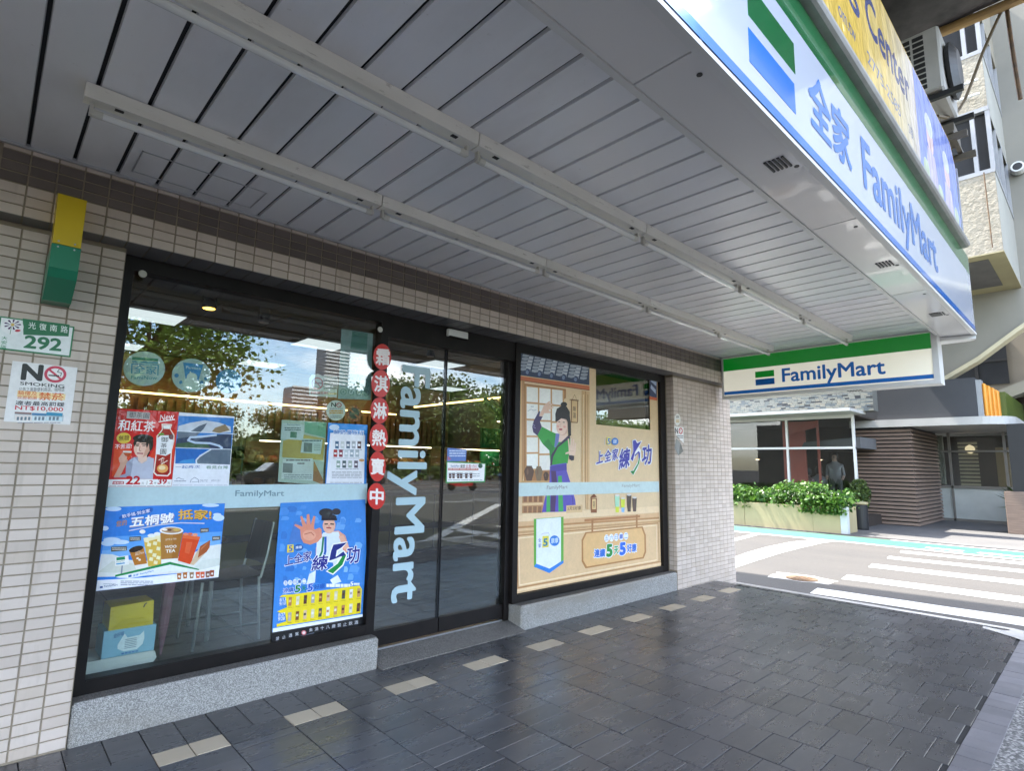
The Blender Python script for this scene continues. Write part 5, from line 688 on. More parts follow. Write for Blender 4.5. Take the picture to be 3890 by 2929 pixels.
# ================================================================== fascia sign over the street side
FX0, FX1, FYF = -3.0, 7.13, .81
fs = thing('fascia_sign', 'long white shop sign with green and blue stripes over the canopy edge', 'sign', (0, FYF, 2.76))
def fp(name, mb, m, parent=fs): o = obj(name, mb, m, parent); return o
def fbox(x0, z0, x1, z1, d): mb = MB(); mb.box(x0, -d, z0-2.76, x1, .02, z1-2.76); return mb
fp('face', fbox(FX0, 2.768, FX1, 3.562, 0), M['signwhite'])
fp('green_stripe', fbox(FX0, 3.372, FX1-.02, 3.562, .0016), M['signgreen'])
fp('blue_stripe', fbox(FX0, 2.785, FX1, 2.832, .0016), M['signblue'])
fp('logo_green', fbox(1.985, 3.118, 2.462, 3.270, .0018), M['signgreen'])
fp('logo_blue', fbox(1.978, 2.913, 2.440, 3.060, .0018), M['signblue'])
letters('全家', 4, (2.615, 2.945), (3.235, 2.935), (2.62, 3.262), lambda u, v: (u, -.0022, v-2.76), M['signblue'], fs); letters('FamilyMart', 3, (3.445, 2.848), (5.43, 2.848), (3.445, 3.268), lambda u, v: (u, -.0022, v-2.76), M['signblue'], fs)
mb = MB(); mb.tube([(FX0, -.03, .835), (FX1-.33, -.03, .835)], .036, 12); mb.box(FX0, -.03, .80, FX1-.33, .03, .872); fp('gutter', mb, pm('weathered_gutter', (.30, .29, .27), (.18, .17, .16), 5, .5))
mb = MB(); mb.box(FX0, -.006, -.012, FX1+.01, .03, .008); fp('bottom_lip', mb, M['enamel'])
# rounded end cap turning back from the street face
mb = MB(); pts = []
for i in range(9):
    a = math.pi/2*i/8; pts.append((FX1+.12*math.sin(a), .12-.12*math.cos(a)))
pts2 = pts + [(FX1+.12, .36), (FX1-.1, .36)]
mb.prism([(x, y, -.012) for x, y in pts2], (0, 0, -.038)); fp('curved_end', mb, M['enamel'])
mb = MB()
for (a, b), (c, d) in zip(pts+[(FX1+.12, .30)], (pts+[(FX1+.12, .30)])[1:]): mb.quad((a, b, .0), (c, d, .0), (c, d, .80), (a, b, .80))
fp('return_face', mb, M['signwhite'])
# soffit box of the sign: four enamelled trays with joints, vents and screw holes
sx = [-3.0, -.19, 1.596, 3.389, 5.127, 7.14]
for a, b in zip(sx, sx[1:]):
    mb = MB(); mb.bbox(a+.002, .0, -.004, b-.002, .268, .05, .003); s_ = fp('soffit_tray', mb, M['soffit'])
    cx = {1.596: 2.515, 3.389: 4.297, 5.127: 6.008}.get(a)
    if cx:
        mb = MB()
        for k in range(5): mb.tube([(cx-.055, .115+k*.019-.04, -.0055), (cx+.055, .115+k*.019-.04, -.0055)], .0062, 8)
        if cx > 6: mb.box(cx-.07, .10, -.008, cx+.07, .17, -.0045)
        obj('vent', mb, M['dark'], s_)
        for q in ((cx+.08, .06), (a+.12, .07)):
            mb = MB(); mb.tube([(q[0], q[1], -.007), (q[0], q[1], .0)], .011, 10); obj('screw_hole', mb, M['dark'], s_)
mb = MB(); mb.box(-3, .268, -.010, 7.14, .295, .056); fp('soffit_rim', mb, M['enamel'])
# ================================================================== hanging sign across the walkway
hs = thing('hanging_sign', 'cream shop sign box hung across the far end of the walkway', 'sign', (6.92, 3.36, 2.26))
def hb(y0, z0, y1, z1, x0, x1): mb = MB(); mb.box(x0, y0-3.36, z0-2.26, x1, y1-3.36, z1-2.26); return mb
obj('face', hb(1.14, 2.30, 3.352, 2.79, .003, .17), M['signcream'], hs)
obj('green_stripe', hb(1.142, 2.625, 3.350, 2.788, .0015, .01), M['signgreen2'], hs)
obj('blue_stripe', hb(1.142, 2.315, 3.350, 2.358, .0015, .01), M['signblue2'], hs)
obj('logo_green', hb(2.712, 2.500, 2.942, 2.578, .0012, .01), M['signgreen2'], hs); obj('logo_blue', hb(2.712, 2.404, 2.942, 2.480, .0012, .01), pm('sign_mid_blue', (.01, .14, .50), None, 1, .16), hs)
letters('FamilyMart', 3, (2.622, 2.364), (1.556, 2.350), (2.622, 2.584), lambda u, v: (.0009, u-3.36, v-2.26), M['signblue2'], hs, (-1, 0, 0))
mb = MB()
for y0, z0, y1, z1 in ((1.09, 2.258, 3.372, 2.302), (1.09, 2.79, 3.372, 2.806), (1.09, 2.302, 1.143, 2.79), (3.350, 2.302, 3.372, 2.79)): mb.box(-.012, y0-3.36, z0-2.26, .19, y1-3.36, z1-2.26)
obj('frame', mb, M['enamel'], hs)
mb = MB()
for k in range(5): mb.box(.03, -1.55+k*.03, -.006, .13, -1.535+k*.03, -.0015)
obj('vent', mb, M['dark'], hs)
# ================================================================== sign of the upstairs tenant
ys = sheet('yellow', .80, 'upper_sign', 'yellow and blue sign of the upstairs tenant standing above the long white sign', 'sign', 'printgloss', thick=.12)
mb = MB(); mb.box(-.03, -.02, -.03, 8.83, .13, -.001); mb.box(8.80, -.012, -.0005, 8.83, .13, .74); obj('frame', mb, M['steel'], ys)
# ================================================================== small wall fittings
br_ = thing('metal_bracket', 'yellow and green bent metal bracket box on the beam at upper left', 'bracket', (.13, 3.38, 2.125))
mb = MB(); mb.hexa([(.004, -.13, .215), (.108, -.13, .215), (.108, -.001, .215), (.004, -.001, .215), (0, -.13, .455), (.108, -.13, .455), (.108, -.001, .50), (0, -.001, .50)]); obj('upper_cover', mb, M['yellowmetal'], br_)
prof = [(-.132, .212), (-.132, .10), (-.110, .06), (.02, -.025), (.118, -.025), (.118, .212)]
mb = MB(); mb.prism([(.002, y, z) for y, z in prof], (.108, 0, 0)); obj('lower_cover', mb, M['greenmetal'], br_)
mb = MB()
for x in (.025, .085):
    for z in (.228, .200): mb.tube([(x, -.1345, z), (x, -.128, z)], .004, 8)
obj('rivet', mb, M['steel'], br_)
dsn = thing('door_sensor', 'small white motion sensor box above the sliding door', 'sensor', (2.645, 3.575, 2.392)); mb = MB(); mb.bbox(0, 0, 0, .205, .036, .062, .006); obj('housing', mb, M['enamel'], dsn)
mb = MB(); mb.box(.01, -.002, -.004, .195, .03, .004); obj('lens', mb, M['mirrorblack'], dsn)
for x, z, nm in ((.545, 2.378, 'left'), (2.035, 2.334, 'right')):
    mb = MB(); mb.lathe([(.0, 0), (.018, 0), (.021, .003), (.018, .006)], 0, 0, 20); o = obj('round_disc', mb, M['cap'], None, (x, 3.596, z)); o.rotation_euler = (math.pi/2, 0, 0); tag(o, 'small pale round disc at the top %s corner of the left window' % nm, 'disc')
# ================================================================== air conditioner, pipes and cables above
ac = thing('air_conditioner', 'outdoor air conditioner unit on brackets above the upper sign', 'air conditioner', (6.6, .80, 5.20))
mb = MB(); mb.bbox(0, 0, 0, .82, .36, .70, .02); obj('casing', mb, pm('weathered_ac_white', (.42, .41, .39), (.34, .33, .31), 3, .45), ac)
for c in range(2):
    for k in range(10): mb = MB(); mb.bbox(-.004, .13+c*.115, .05+k*.062, .012, .225+c*.115, .096+k*.062, .003); obj('grille_slot', mb, M['dark'], ac)
mb = MB(); mb.lathe([(.0, 0), (.26, 0), (.29, .02), (.30, .05), (.2, .10), (.0, .11)], 0, 0, 24); o = obj('fan_guard', mb, M['dark'], ac, (.40, .001, .36)); o.rotation_euler = (math.pi/2, 0, 0)
for x in (.06, .70):
    mb = MB(); mb.box(x, -.14, -.06, x+.05, .66, -.005); mb.box(x, .60, -.45, x+.05, .655, -.06); obj('bracket', mb, M['dark'], ac)
ac2 = thing('bracket_rack', 'dark metal rack below the air conditioner with loose clips', 'bracket', (6.6, .66, 4.62)); mb = MB()
for x in (0, .5): mb.box(x, 0, 0, x+.05, .8, .06)
for k in range(3): mb.box(-.02, .10+k*.18, .06, .58, .14+k*.18, .09)
mb.box(.05, .10, .09, .40, .26, .20); obj('rail', mb, pm('rusty_rack', (.10, .085, .065), None, 12, .7), ac2)
mb = MB(); mb.tube([(7.47, 1.05, 6.38), (7.47, .76, 6.37), (7.47, .35, 6.36), (7.47, -.4, 6.36)], .055, 12); tag(obj('conduit_pipe', mb, pm('ochre_pipe', (.42, .27, .10), (.33, .21, .09), 5, .6)), 'ochre painted pipe along the edge of the dark balcony slab', 'pipe')
mb = MB(); mb.tube([(7.5, .33, 6.40), (7.5, .44, 6.18), (7.5, .553, 5.94), (7.5, .62, 5.77), (7.5, .675, 5.63), (7.48, .74, 5.46), (7.42, .80, 5.33), (7.2, .88, 5.18), (6.95, .92, 5.10)], .017, 8); tag(obj('cable', mb, pm('brown_cable', (.14, .10, .05), None, 8, .6)), 'brown cable sagging from the ochre pipe to the air conditioner', 'cable')
mb = MB(); mb.tube([(7.5, .32, 6.43), (7.5, .32, 6.2), (7.5, .317, 5.97), (7.5, .31, 5.6), (7.5, .30, 5.26)], .02, 8); tag(obj('rusty_rod', mb, M['rust']), 'dark rusty rod hanging down at the upper right', 'rod')

# ================================================================== inside the shop
led = emit('led_panel', (.90, .94, 1.0), .13); warm = emit('warm_led', (1.0, .62, .22), .8); bulb = emit('amber_lamp', (1.0, .50, .07), 1.2)
n = 0
for iy, y in enumerate((6.6, 8.72)):
    for ix, x in enumerate((.86, 2.76, 4.66, 6.4)):
        t = thing('ceiling_light', 'square white ceiling light panel inside the shop, %s from the left in the %s row' % (ORD[ix], ('front', 'rear')[iy]), 'light', (x, y, 2.862), 'square ceiling lights inside the shop')
        mb = MB(); mb.box(0, 0, 0, .58, .55, .005); obj('diffuser', mb, led, t)
        mb = MB(); mb.box(-.012, -.012, -.002, 0, .562, .006); mb.box(.58, -.012, -.002, .592, .562, .006); mb.box(0, -.012, -.002, .58, 0, .006); mb.box(0, .55, -.002, .58, .562, .006); obj('frame', mb, M['dark'], t)
def spot(x, y, z, lit, label):
    t = thing('spotlight', label, 'light', (x, y, z)); mb = MB(); mb.box(-.05, -.02, .10, .05, .02, .13); obj('mount', mb, M['enamel'] if lit else M['dark'], t)
    mb = MB(); mb.tube([(-.045, 0, .10), (-.05, 0, .04), (-.045, 0, 0)], .004, 6); mb.tube([(.045, 0, .10), (.05, 0, .04), (.045, 0, 0)], .004, 6); obj('yoke', mb, M['dark'], t)
    mb = MB(); mb.lathe([(.03, .05), (.05, .02), (.056, -.02), (.05, -.03)], 0, 0, 18); obj('head', mb, M['dark'], t)
    mb = MB(); mb.lathe([(.0, -.034), (.044, -.034), (.046, -.029)], 0, 0, 18); obj('lamp', mb, bulb if lit else M['enamel'], t)
spot(1.23, 4.95, 2.62, True, 'amber lit spotlight hanging behind the top of the left window')
spot(1.77, 5.25, 2.66, False, 'dark unlit spotlight right of the amber one'); spot(3.15, 5.6, 2.58, False, 'dark track spotlight seen through the left door leaf'); spot(3.95, 5.7, 2.72, False, 'dark track spotlight seen through the top of the right door leaf')
pn = thing('pendant_lamp', 'small black pendant lamp hanging inside the right door leaf', 'light', (5.35, 5.95, 2.0)); mb = MB(); mb.tube([(0, 0, .86), (0, 0, .1)], .004, 6); obj('cord', mb, M['dark'], pn)
mb = MB(); mb.lathe([(.03, .17), (.035, .10), (.06, .08), (.085, .0), (.08, -.01)], 0, 0, 20); obj('shade', mb, M['dark'], pn); mb = MB(); mb.lathe([(.0, -.03), (.03, -.02), (.035, .0), (.03, .01)], 0, 0, 14); obj('bulb', mb, emit('warm_bulb', (1, .7, .4), .8), pn)
# service counter with banded front
ct = thing('service_counter', 'long counter with olive front panels and black bands behind the door', 'counter', (1.9, 6.55, .06))
M['olive'] = pm('olive_laminate', (.30, .25, .10), (.26, .215, .09), 2, .45)
mb = MB(); mb.box(0, .02, .10, 4.9, .7, .95); obj('carcass', mb, M['mirrorblack'], ct)
for i in range(7):
    mb = MB(); mb.bbox(.02+i*.7, 0, .16, .70+i*.7, .03, .42, .006); obj('lower_panel', mb, M['olive'], ct); mb = MB(); mb.bbox(.02+i*.7, 0, .50, .70+i*.7, .03, .88, .006); obj('upper_panel', mb, M['olive'], ct)
mb = MB(); mb.bbox(-.03, -.05, .95, 4.93, .75, .99, .008); obj('worktop', mb, M['wood'], ct)
for i in range(3):
    t = thing('food_display', 'lit glass food display case on the counter, %s from the left' % ORD[i], 'display case', (2.3+i*1.35, 6.68, 1.05), 'food display cases on the counter')
    mb = MB(); mb.box(0, 0, 0, 1.1, .45, .03); mb.box(0, .42, .03, 1.1, .45, .55); mb.box(0, 0, .55, 1.1, .45, .58); mb.box(0, 0, .28, 1.1, .42, .295); obj('cabinet', mb, M['wood'], t)
    for s in range(2):
        for k in range(7):
            mb = MB(); c = R.choice(((.45, .22, .06), (.38, .16, .05), (.5, .30, .10), (.4, .1, .05))); mb.lathe([(.03, 0), (.06, .02), (.062, .05), (.04, .085), (.0, .09)], .1+k*.15, .18+R.uniform(-.04, .06), 10); obj('pastry', mb, pm('pastry_%d%d%d' % (i, s, k), c, None, 20, .5), t, (0, 0, .03 if s == 0 else .295))
    mb = MB(); mb.box(.03, .02, .538, 1.07, .04, .549); obj('strip_light', mb, emit('case_light', (1, .75, .45), 1.6), t)
# warm slatted back wall and light lines
bw = thing('slatted_wall', 'warm lit wooden slat wall behind the counter', 'wall', (-.3, 9.3, .06)); mb = MB(); mb.box(0, .06, 0, 7.3, .12, 2.8); obj('backing', mb, M['wood'], bw)
for k in range(60):
    mb = MB(); mb.box(.03+k*.12, 0, 1.05, .10+k*.12, .06, 2.16); obj('slat', mb, M['wood'], bw)
for nm, q, lb in (('light_strip', (-.3, 9.12, 2.26, 5.6, 9.15, 2.285), 'warm light strip running along the slatted wall'), ('light_strip', (5.9, 5.0, 2.42, 5.93, 9.0, 2.445), 'warm light strip running towards the door on the right side')):
    mb = MB(); mb.box(*q); tag(obj(nm, mb, warm), lb, 'light strip')
# small tiled eave over the side bay, echoing the mural
ev = thing('decor_eave', 'small decorative tiled eave inside the shop seen through the right door leaf', 'eave', (5.6, 6.2, 2.05)); mb = MB(); mb.hexa([(0, 0, 0), (1.5, 0, 0), (1.5, .03, 0), (0, .03, 0), (0, .45, .30), (1.5, .45, .30), (1.5, .48, .30), (0, .48, .30)]); obj('board', mb, M['wood'], ev)
for k in range(11):
    mb = MB(); mb.tube([(.07+k*.135, -.03, .02), (.07+k*.135, .45, .34)], .035, 10); obj('roof_tile', mb, pm('eave_tile%d' % k, (.25, .30, .28), None, 8, .5), ev)
mb = MB(); mb.box(5.75, 6.8, 1.2, 6.4, 6.84, 1.95); tag(obj('green_panel', mb, pm('green_screen', (.01, .30, .12), None, 2, .4)), 'deep green panel standing inside behind the right door leaf', 'panel')
for k in range(5):
    t = thing('goods_shelf', 'dark shelf unit of packaged goods inside the shop, %s from the left' % ORD[k], 'shelf', (.1+k*1.15, 8.2, .06), 'goods shelves at the rear of the shop'); mb = MB(); mb.box(0, .4, 0, 1.05, .44, 1.5)
    for z in (.08, .42, .76, 1.10, 1.45): mb.box(0, 0, z, 1.05, .4, z+.025)
    obj('frame', mb, M['dark'], t)
    for z in (.105, .445, .785, 1.125):
        mb = MB(); x = .03
        while x < .95:
            w = R.uniform(.06, .13); c = [R.uniform(.05, .5) for _ in range(3)]; mb.box(x, .05+R.uniform(0, .03), z, x+w, .3, z+R.uniform(.14, .27), (*c, 1)); x += w+.012
        obj('packages', mb, M['print'], t)
# table and chair by the left window
tb = thing('dining_table', 'dark topped table with thin metal legs behind the drinks poster', 'table', (.55, 4.55, .06)); mb = MB(); mb.bbox(0, 0, .70, .85, .62, .735, .008); obj('table_top', mb, M['wood'], tb)
for x, y in ((.06, .06), (.79, .06), (.06, .56), (.79, .56)): mb = MB(); mb.tube([(x, y, 0), (x, y, .70)], .016, 8); obj('leg', mb, M['steel'], tb)
chair = thing('chair', 'grey plastic chair with thin chrome legs behind the left window', 'chair', (1.42, 4.62, .06))
mb = MB(); S = [[(-.22+.44*i/6, -.21+.42*j/6, .45+.02*((i-3)/3)**2+.012*((j-3)/3)**2) for i in range(7)] for j in range(7)]
for j in range(6):
    for i in range(6): mb.quad(S[j][i], S[j][i+1], S[j+1][i+1], S[j+1][i]); mb.quad(*[(p[0], p[1], p[2]-.012) for p in (S[j][i], S[j+1][i], S[j+1][i+1], S[j][i+1])])
M['greyplastic'] = pm('grey_plastic', (.16, .20, .24), (.13, .165, .20), 4, .4); obj('seat', mb, M['greyplastic'], chair)
mb = MB(); S = [[(.21+.03*math.sin(math.pi*i/6)+.05*j/5, -.21+.42*i/6, .53+.30*j/5) for i in range(7)] for j in range(6)]
for j in range(5):
    for i in range(6): mb.quad(S[j][i], S[j][i+1], S[j+1][i+1], S[j+1][i]); mb.quad(*[(p[0]+.012, p[1], p[2]) for p in (S[j][i], S[j+1][i], S[j+1][i+1], S[j][i+1])])
obj('backrest', mb, M['greyplastic'], chair)
for sx_ in (-1, 1):
    for sy in (-1, 1): mb = MB(); mb.tube([(sx_*.22, sy*.20, 0), (sx_*.19, sy*.19, .45)], .011, 8); obj('leg', mb, M['steel'], chair)
    mb = MB(); mb.tube([(.20, sx_*.2, .44), (.235, sx_*.2, .6), (.27, sx_*.19, .84)], .010, 8); obj('back_post', mb, M['steel'], chair)
mb = MB(); mb.tube([(-.21, -.195, .12), (.21, -.195, .12)], .008, 6); mb.tube([(-.21, .195, .12), (.21, .195, .12)], .008, 6); obj('stretcher', mb, M['steel'], chair)
um = thing('umbrella', 'folded pink umbrella leaning under the table behind the window', 'umbrella', (.98, 4.28, .06)); mb = MB(); mb.tube([(0, 0, .06), (0, 0, .25), (.01, 0, .5), (.02, 0, .62)], [.006, .03, .036, .012], 10); obj('canopy', mb, pm('pink_cloth', (.45, .18, .24), (.36, .13, .18), 12, .7), um); mb = MB(); mb.tube([(.02, 0, .6), (.02, 0, .76), (.05, 0, .8), (.07, 0, .76)], .008, 8); obj('handle', mb, M['dark'], um)
# cartons on the low white stand in the window corner
st = thing('display_stand', 'low white metal shelf stand in the corner of the left window', 'stand', (.52, 3.72, .06)); mb = MB(); mb.prism([(0, .05, .06), (.285, .05, .06), (.30, .05, .16), (.325, .05, .20), (.315, .05, .235), (.29, .05, .24), (0, .05, .24)], (0, .012, 0)); mb.box(0, .055, .228, .31, .30, .24); mb.box(0, .05, .0, .02, .30, .10); mb.box(.26, .05, 0, .28, .30, .10); obj('body', mb, M['enamel'], st)
bx = thing('carton', 'pale blue carton with a white printed cat shape, under the yellow bag', 'box', (.585, 3.765, .302)); mb = MB(); mb.bbox(0, 0, 0, .243, .20, .14, .002); obj('body', mb, pm('pale_blue_card', (.30, .55, .72), None, 4, .6), bx)
mb = MB(); mb.poly([(.07, -.0012, .04), (.10, -.0012, .022), (.16, -.0012, .022), (.185, -.0012, .045), (.19, -.0012, .075), (.185, -.0012, .115), (.168, -.0012, .095), (.11, -.0012, .092), (.095, -.0012, .115), (.08, -.0012, .085), (.068, -.0012, .06)], lin('E4EAEE'))
for k in range(6): mb.quad((.10, -.002, .035+k*.009), (.155, -.002, .035+k*.009), (.155, -.002, .039+k*.009), (.10, -.002, .039+k*.009), lin('8A98A6'))
for k in range(5): mb.quad((.09+k*.016, -.002, .008), (.102+k*.016, -.002, .008), (.102+k*.016, -.002, .016), (.09+k*.016, -.002, .016), lin('4A78B0'))
add_text(mb, '金好喵', 2, (.045, .098), (.092, .106), (.045, .122), lambda u, v: (u, -.002, v), lin('4A6A9A')); obj('printing', mb, M['print'], bx)
bgt = thing('paper_bag', 'yellow paper gift bag lying on the pale blue carton', 'bag', (.605, 3.765, .443)); mb = MB(); mb.hexa([(.0, 0, 0), (.205, 0, 0), (.205, .22, 0), (0, .22, 0), (.0, .01, .118), (.2, .01, .128), (.2, .22, .12), (0, .22, .115)]); obj('body', mb, pm('yellow_paper', (.72, .50, .01), (.66, .45, .01), 5, .5), bgt)
mb = MB(); mb.tube([(.15, -.004, .10), (.155, -.006, .116), (.162, -.01, .122)], .003, 6); obj('handle', mb, M['dark'], bgt); mb = MB(); mb.poly([(.004, -.0012, .004), (.06, -.0012, .05), (.15, -.0012, .05), (.2, -.0012, .004)], (.60, .42, .01, 1)); obj('fold', mb, M['print'], bgt)

# ================================================================== across the lane
fl = MB(); fl.box(15.05, -12, -.119, 40, 12, -.10); struct('arcade_floor', fl, pm('arcade_paving', (.13, .125, .12), (.10, .097, .095), 1.2, .7, None, .2, 30))
pb_ = thing('planter', 'long cream concrete planter with a whitish end post beside the lane', 'planter', (15.1, 4.42, -.10))
M['cream'] = pm('cream_paint', (.42, .35, .20), (.34, .28, .16), 1.6, .75, None, .15, 30)
for y0, y1 in ((.13, .74), (.745, 2.44), (2.45, 4.6)):
    mb = MB(); mb.box(0, y0, 0, .10, y1, .61); obj('front_slab', mb, M['cream'], pb_)
mb = MB(); mb.bbox(-.02, -.03, 0, .14, .125, .63, .01); obj('end_post', mb, pm('pale_grey_paint', (.55, .56, .57), None, 3, .7), pb_)
mb = MB(); mb.box(.10, .03, 0, .9, .12, .60); mb.box(.85, .12, 0, .9, 4.6, .60); obj('rear_slab', mb, M['cream'], pb_)
mb = MB(); mb.box(.10, .12, .3, .85, 4.6, .52); obj('soil', mb, pm('soil', (.03, .022, .015), None, 20, .95), pb_)
def leafmat(name, a, b, tr=.35):
    t = NT(name); g = t.n('ShaderNodeNewGeometry'); col = t.ramp(g.outputs['Random Per Island'], [(.1, a), (.9, b)]); d = t.n('ShaderNodeBsdfPrincipled'); t.l(col, d.inputs['Base Color']); d.inputs['Roughness'].default_value = .5
    tl = t.n('ShaderNodeBsdfTranslucent'); t.l(col, tl.inputs['Color']); ms = t.n('ShaderNodeMixShader'); ms.inputs[0].default_value = tr; t.l(d.outputs[0], ms.inputs[1]); t.l(tl.outputs[0], ms.inputs[2]); t.l(ms.outputs[0], t.out.inputs['Surface']); return t.m
M['hedge'] = leafmat('hedge_leaf', (.025, .085, .010), (.10, .21, .025)); M['leaf'] = leafmat('tree_leaf', (.06, .13, .018), (.19, .30, .05)); M['leaf2'] = leafmat('tree_leaf_dark', (.03, .065, .015), (.12, .17, .035))
M['bark'] = pm('bark', (.075, .055, .04), (.045, .034, .026), 9, .9, None, .6, 30)
def leaf(mb, p, s, r, up_bias=.3):
    n = Vector((r.gauss(0, 1), r.gauss(0, 1), r.gauss(0, 1)+up_bias)).normalized(); u = n.orthogonal().normalized(); a = r.uniform(0, 6.28); v = n.cross(u); u, v = u*math.cos(a)+v*math.sin(a), v*math.cos(a)-u*math.sin(a)
    q = Vector(p); b = len(mb.v); mb.v += [tuple(q-u*s*.5), tuple(q+v*s*.32+n*s*.06), tuple(q+u*s*.5), tuple(q-v*s*.32+n*s*.06)]; mb.f.append((b, b+1, b+2, b+3)); mb.c.append(None)
hd = thing('hedge', 'leafy green hedge with small pale flowers filling the cream planter', 'hedge', (15.5, 6.6, .4)); r = random.Random(3); mb = MB(); st_ = MB(); fw_ = MB()
for i in range(230):
    y = r.uniform(-2.1, 2.3); x = r.uniform(-.38, .38); hgt = (.34+.22*r.random()+(.16 if -1.6 < y < -.4 else 0))*(1-.35*(x/.42)**2)
    st_.tube([(x*.5, y, -.0), (x, y+r.uniform(-.08, .08), hgt)], [.008, .003], 5)
    for k in range(46):
        t = r.random()**.6; leaf(mb, (x+r.gauss(0, .11), y+r.gauss(0, .12), t*hgt+r.gauss(0, .03)), r.choice((.045, .06, .08, .10, .14))*r.uniform(.8, 1.2), r, .8)
for i in range(900):                                        # overhanging fringe at the near end
    y = r.uniform(-2.2, -1.2); leaf(mb, (-.42+r.gauss(0, .05), y, r.uniform(-.06, .35)), r.uniform(.06, .11), r, .4)
for i in range(260):
    y = r.choice((r.gauss(-1.2, .45), r.uniform(-2, 0))); leaf(fw_, (r.uniform(-.42, -.1), y, r.uniform(.16, .46)), .05, r, 1.5)
obj('foliage', mb, M['hedge'], hd); obj('stem', st_, M['bark'], hd); obj('flower', fw_, pm('pale_petals', (.70, .70, .52), None, 5, .6), hd)
# restaurant front
rs = thing('restaurant_building', 'restaurant front with mosaic band, white eave and tall glass, behind the planter', 'building', (17, 6.1, -.1))
def rp(name, mb, m, parent=rs): return obj(name, mb, m, parent)
Y0, Y1 = -1.45, 5.2                                        # local y range
mos = MB(); r = random.Random(8)
M['eave'] = pm('eave_white', (.46, .45, .43), (.40, .39, .37), 2, .5); M['mosbase'] = pm('mosaic_grout', (.12, .12, .11), None, 6, .8)
bk = MB(); bk.box(0, -1.95, 3.08, .4, Y1, 3.95); rp('mosaic_band', bk, M['mosbase'])
z = 3.09; row = 0
while z < 3.93:
    y = -1.94+(.06 if row % 2 else 0)
    while y < Y1-.15:
        w = r.uniform(.09, .16); v = r.random(); c = (.17, .175, .155, 1) if v < .45 else (.12, .135, .13, 1) if v < .65 else (.085, .10, .11, 1) if v < .78 else (.028, .03, .035, 1) if v < .9 else (.21, .20, .165, 1)
        mos.box(-.008, y, z, 0, y+w, z+.034, c); y += w+.008
    z += .042; row += 1
tag(rp('mosaic_tiles', mos, printmat('glazed_mosaic', .3)), kind='stuff')
mb = MB(); mb.box(-1.15, Y0-.25, 3.00, .2, Y1, 3.08); rp('eave', mb, M['eave'])
mb = MB(); mb.box(.02, Y0, 2.92, .10, Y1, 3.0)
for y in (Y0+.03, .30, 2.4, 4.2): mb.box(.02, y-.03, 0, .10, y+.03, 2.92)
mb.box(.015, Y0, 2.08, .095, Y1, 2.14); mb.box(.02, Y0, .0, .10, Y1, .5); rp('window_frame', mb, M['enamel'])
for a, b in ((Y0+.03, .27), (.33, 2.37), (2.43, 4.17)):
    for z0, z1 in ((.5, 2.08), (2.14, 2.92)): mb = MB(); mb.box(.05, a, z0, .058, b, z1); rp('window_pane', mb, M['glassfar'])
M['coral'] = pm('coral_paint', (.50, .12, .085), (.44, .10, .075), 2, .5)
mb = MB(); mb.box(.75, .05, 0, .80, .65, 2.9); rp('coral_panel', mb, M['coral']); mb = MB(); mb.box(.40, -.44, 0, .44, -.38, 2.92); mb.box(.40, .50, 0, .44, .56, 2.92); rp('coral_frame', mb, M['coral']); mb = MB(); mb.prism([(.42, -.38, 2.9), (.42, .5, 2.9), (.42, .5, 2.5), (.42, -.38, 2.72)], (.03, 0, 0)); rp('coral_awning', mb, M['coral'])
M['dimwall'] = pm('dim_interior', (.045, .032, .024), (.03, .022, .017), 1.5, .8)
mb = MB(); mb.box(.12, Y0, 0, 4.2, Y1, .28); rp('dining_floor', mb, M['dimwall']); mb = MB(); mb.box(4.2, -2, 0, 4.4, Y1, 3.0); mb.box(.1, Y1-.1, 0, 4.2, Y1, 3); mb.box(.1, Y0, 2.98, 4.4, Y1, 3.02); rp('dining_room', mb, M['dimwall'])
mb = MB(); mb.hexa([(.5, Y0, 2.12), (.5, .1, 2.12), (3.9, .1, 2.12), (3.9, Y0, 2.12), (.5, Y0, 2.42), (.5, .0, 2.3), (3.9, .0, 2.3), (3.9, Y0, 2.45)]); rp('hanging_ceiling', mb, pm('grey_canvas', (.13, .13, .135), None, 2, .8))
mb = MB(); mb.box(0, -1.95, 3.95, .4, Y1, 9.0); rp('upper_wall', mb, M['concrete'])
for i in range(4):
    t = thing('pendant_lamp', 'small glowing pendant lamp inside the restaurant, %s from the left' % ORD[i], 'light', (18.6, 8.9-i*.95, 1.72), 'pendant lamps inside the restaurant'); mb = MB(); mb.lathe([(.02, .1), (.10, .02), (.11, 0)], 0, 0, 14); obj('shade', mb, M['dark'], t); mb = MB(); mb.lathe([(.0, -.03), (.05, -.02), (.06, .0)], 0, 0, 12); obj('bulb', mb, emit('dining_bulb%d' % i, (1, .7, .4), .8), t); mb = MB(); mb.tube([(0, 0, .1), (0, 0, 1.2)], .006, 5); obj('cord', mb, M['dark'], t)
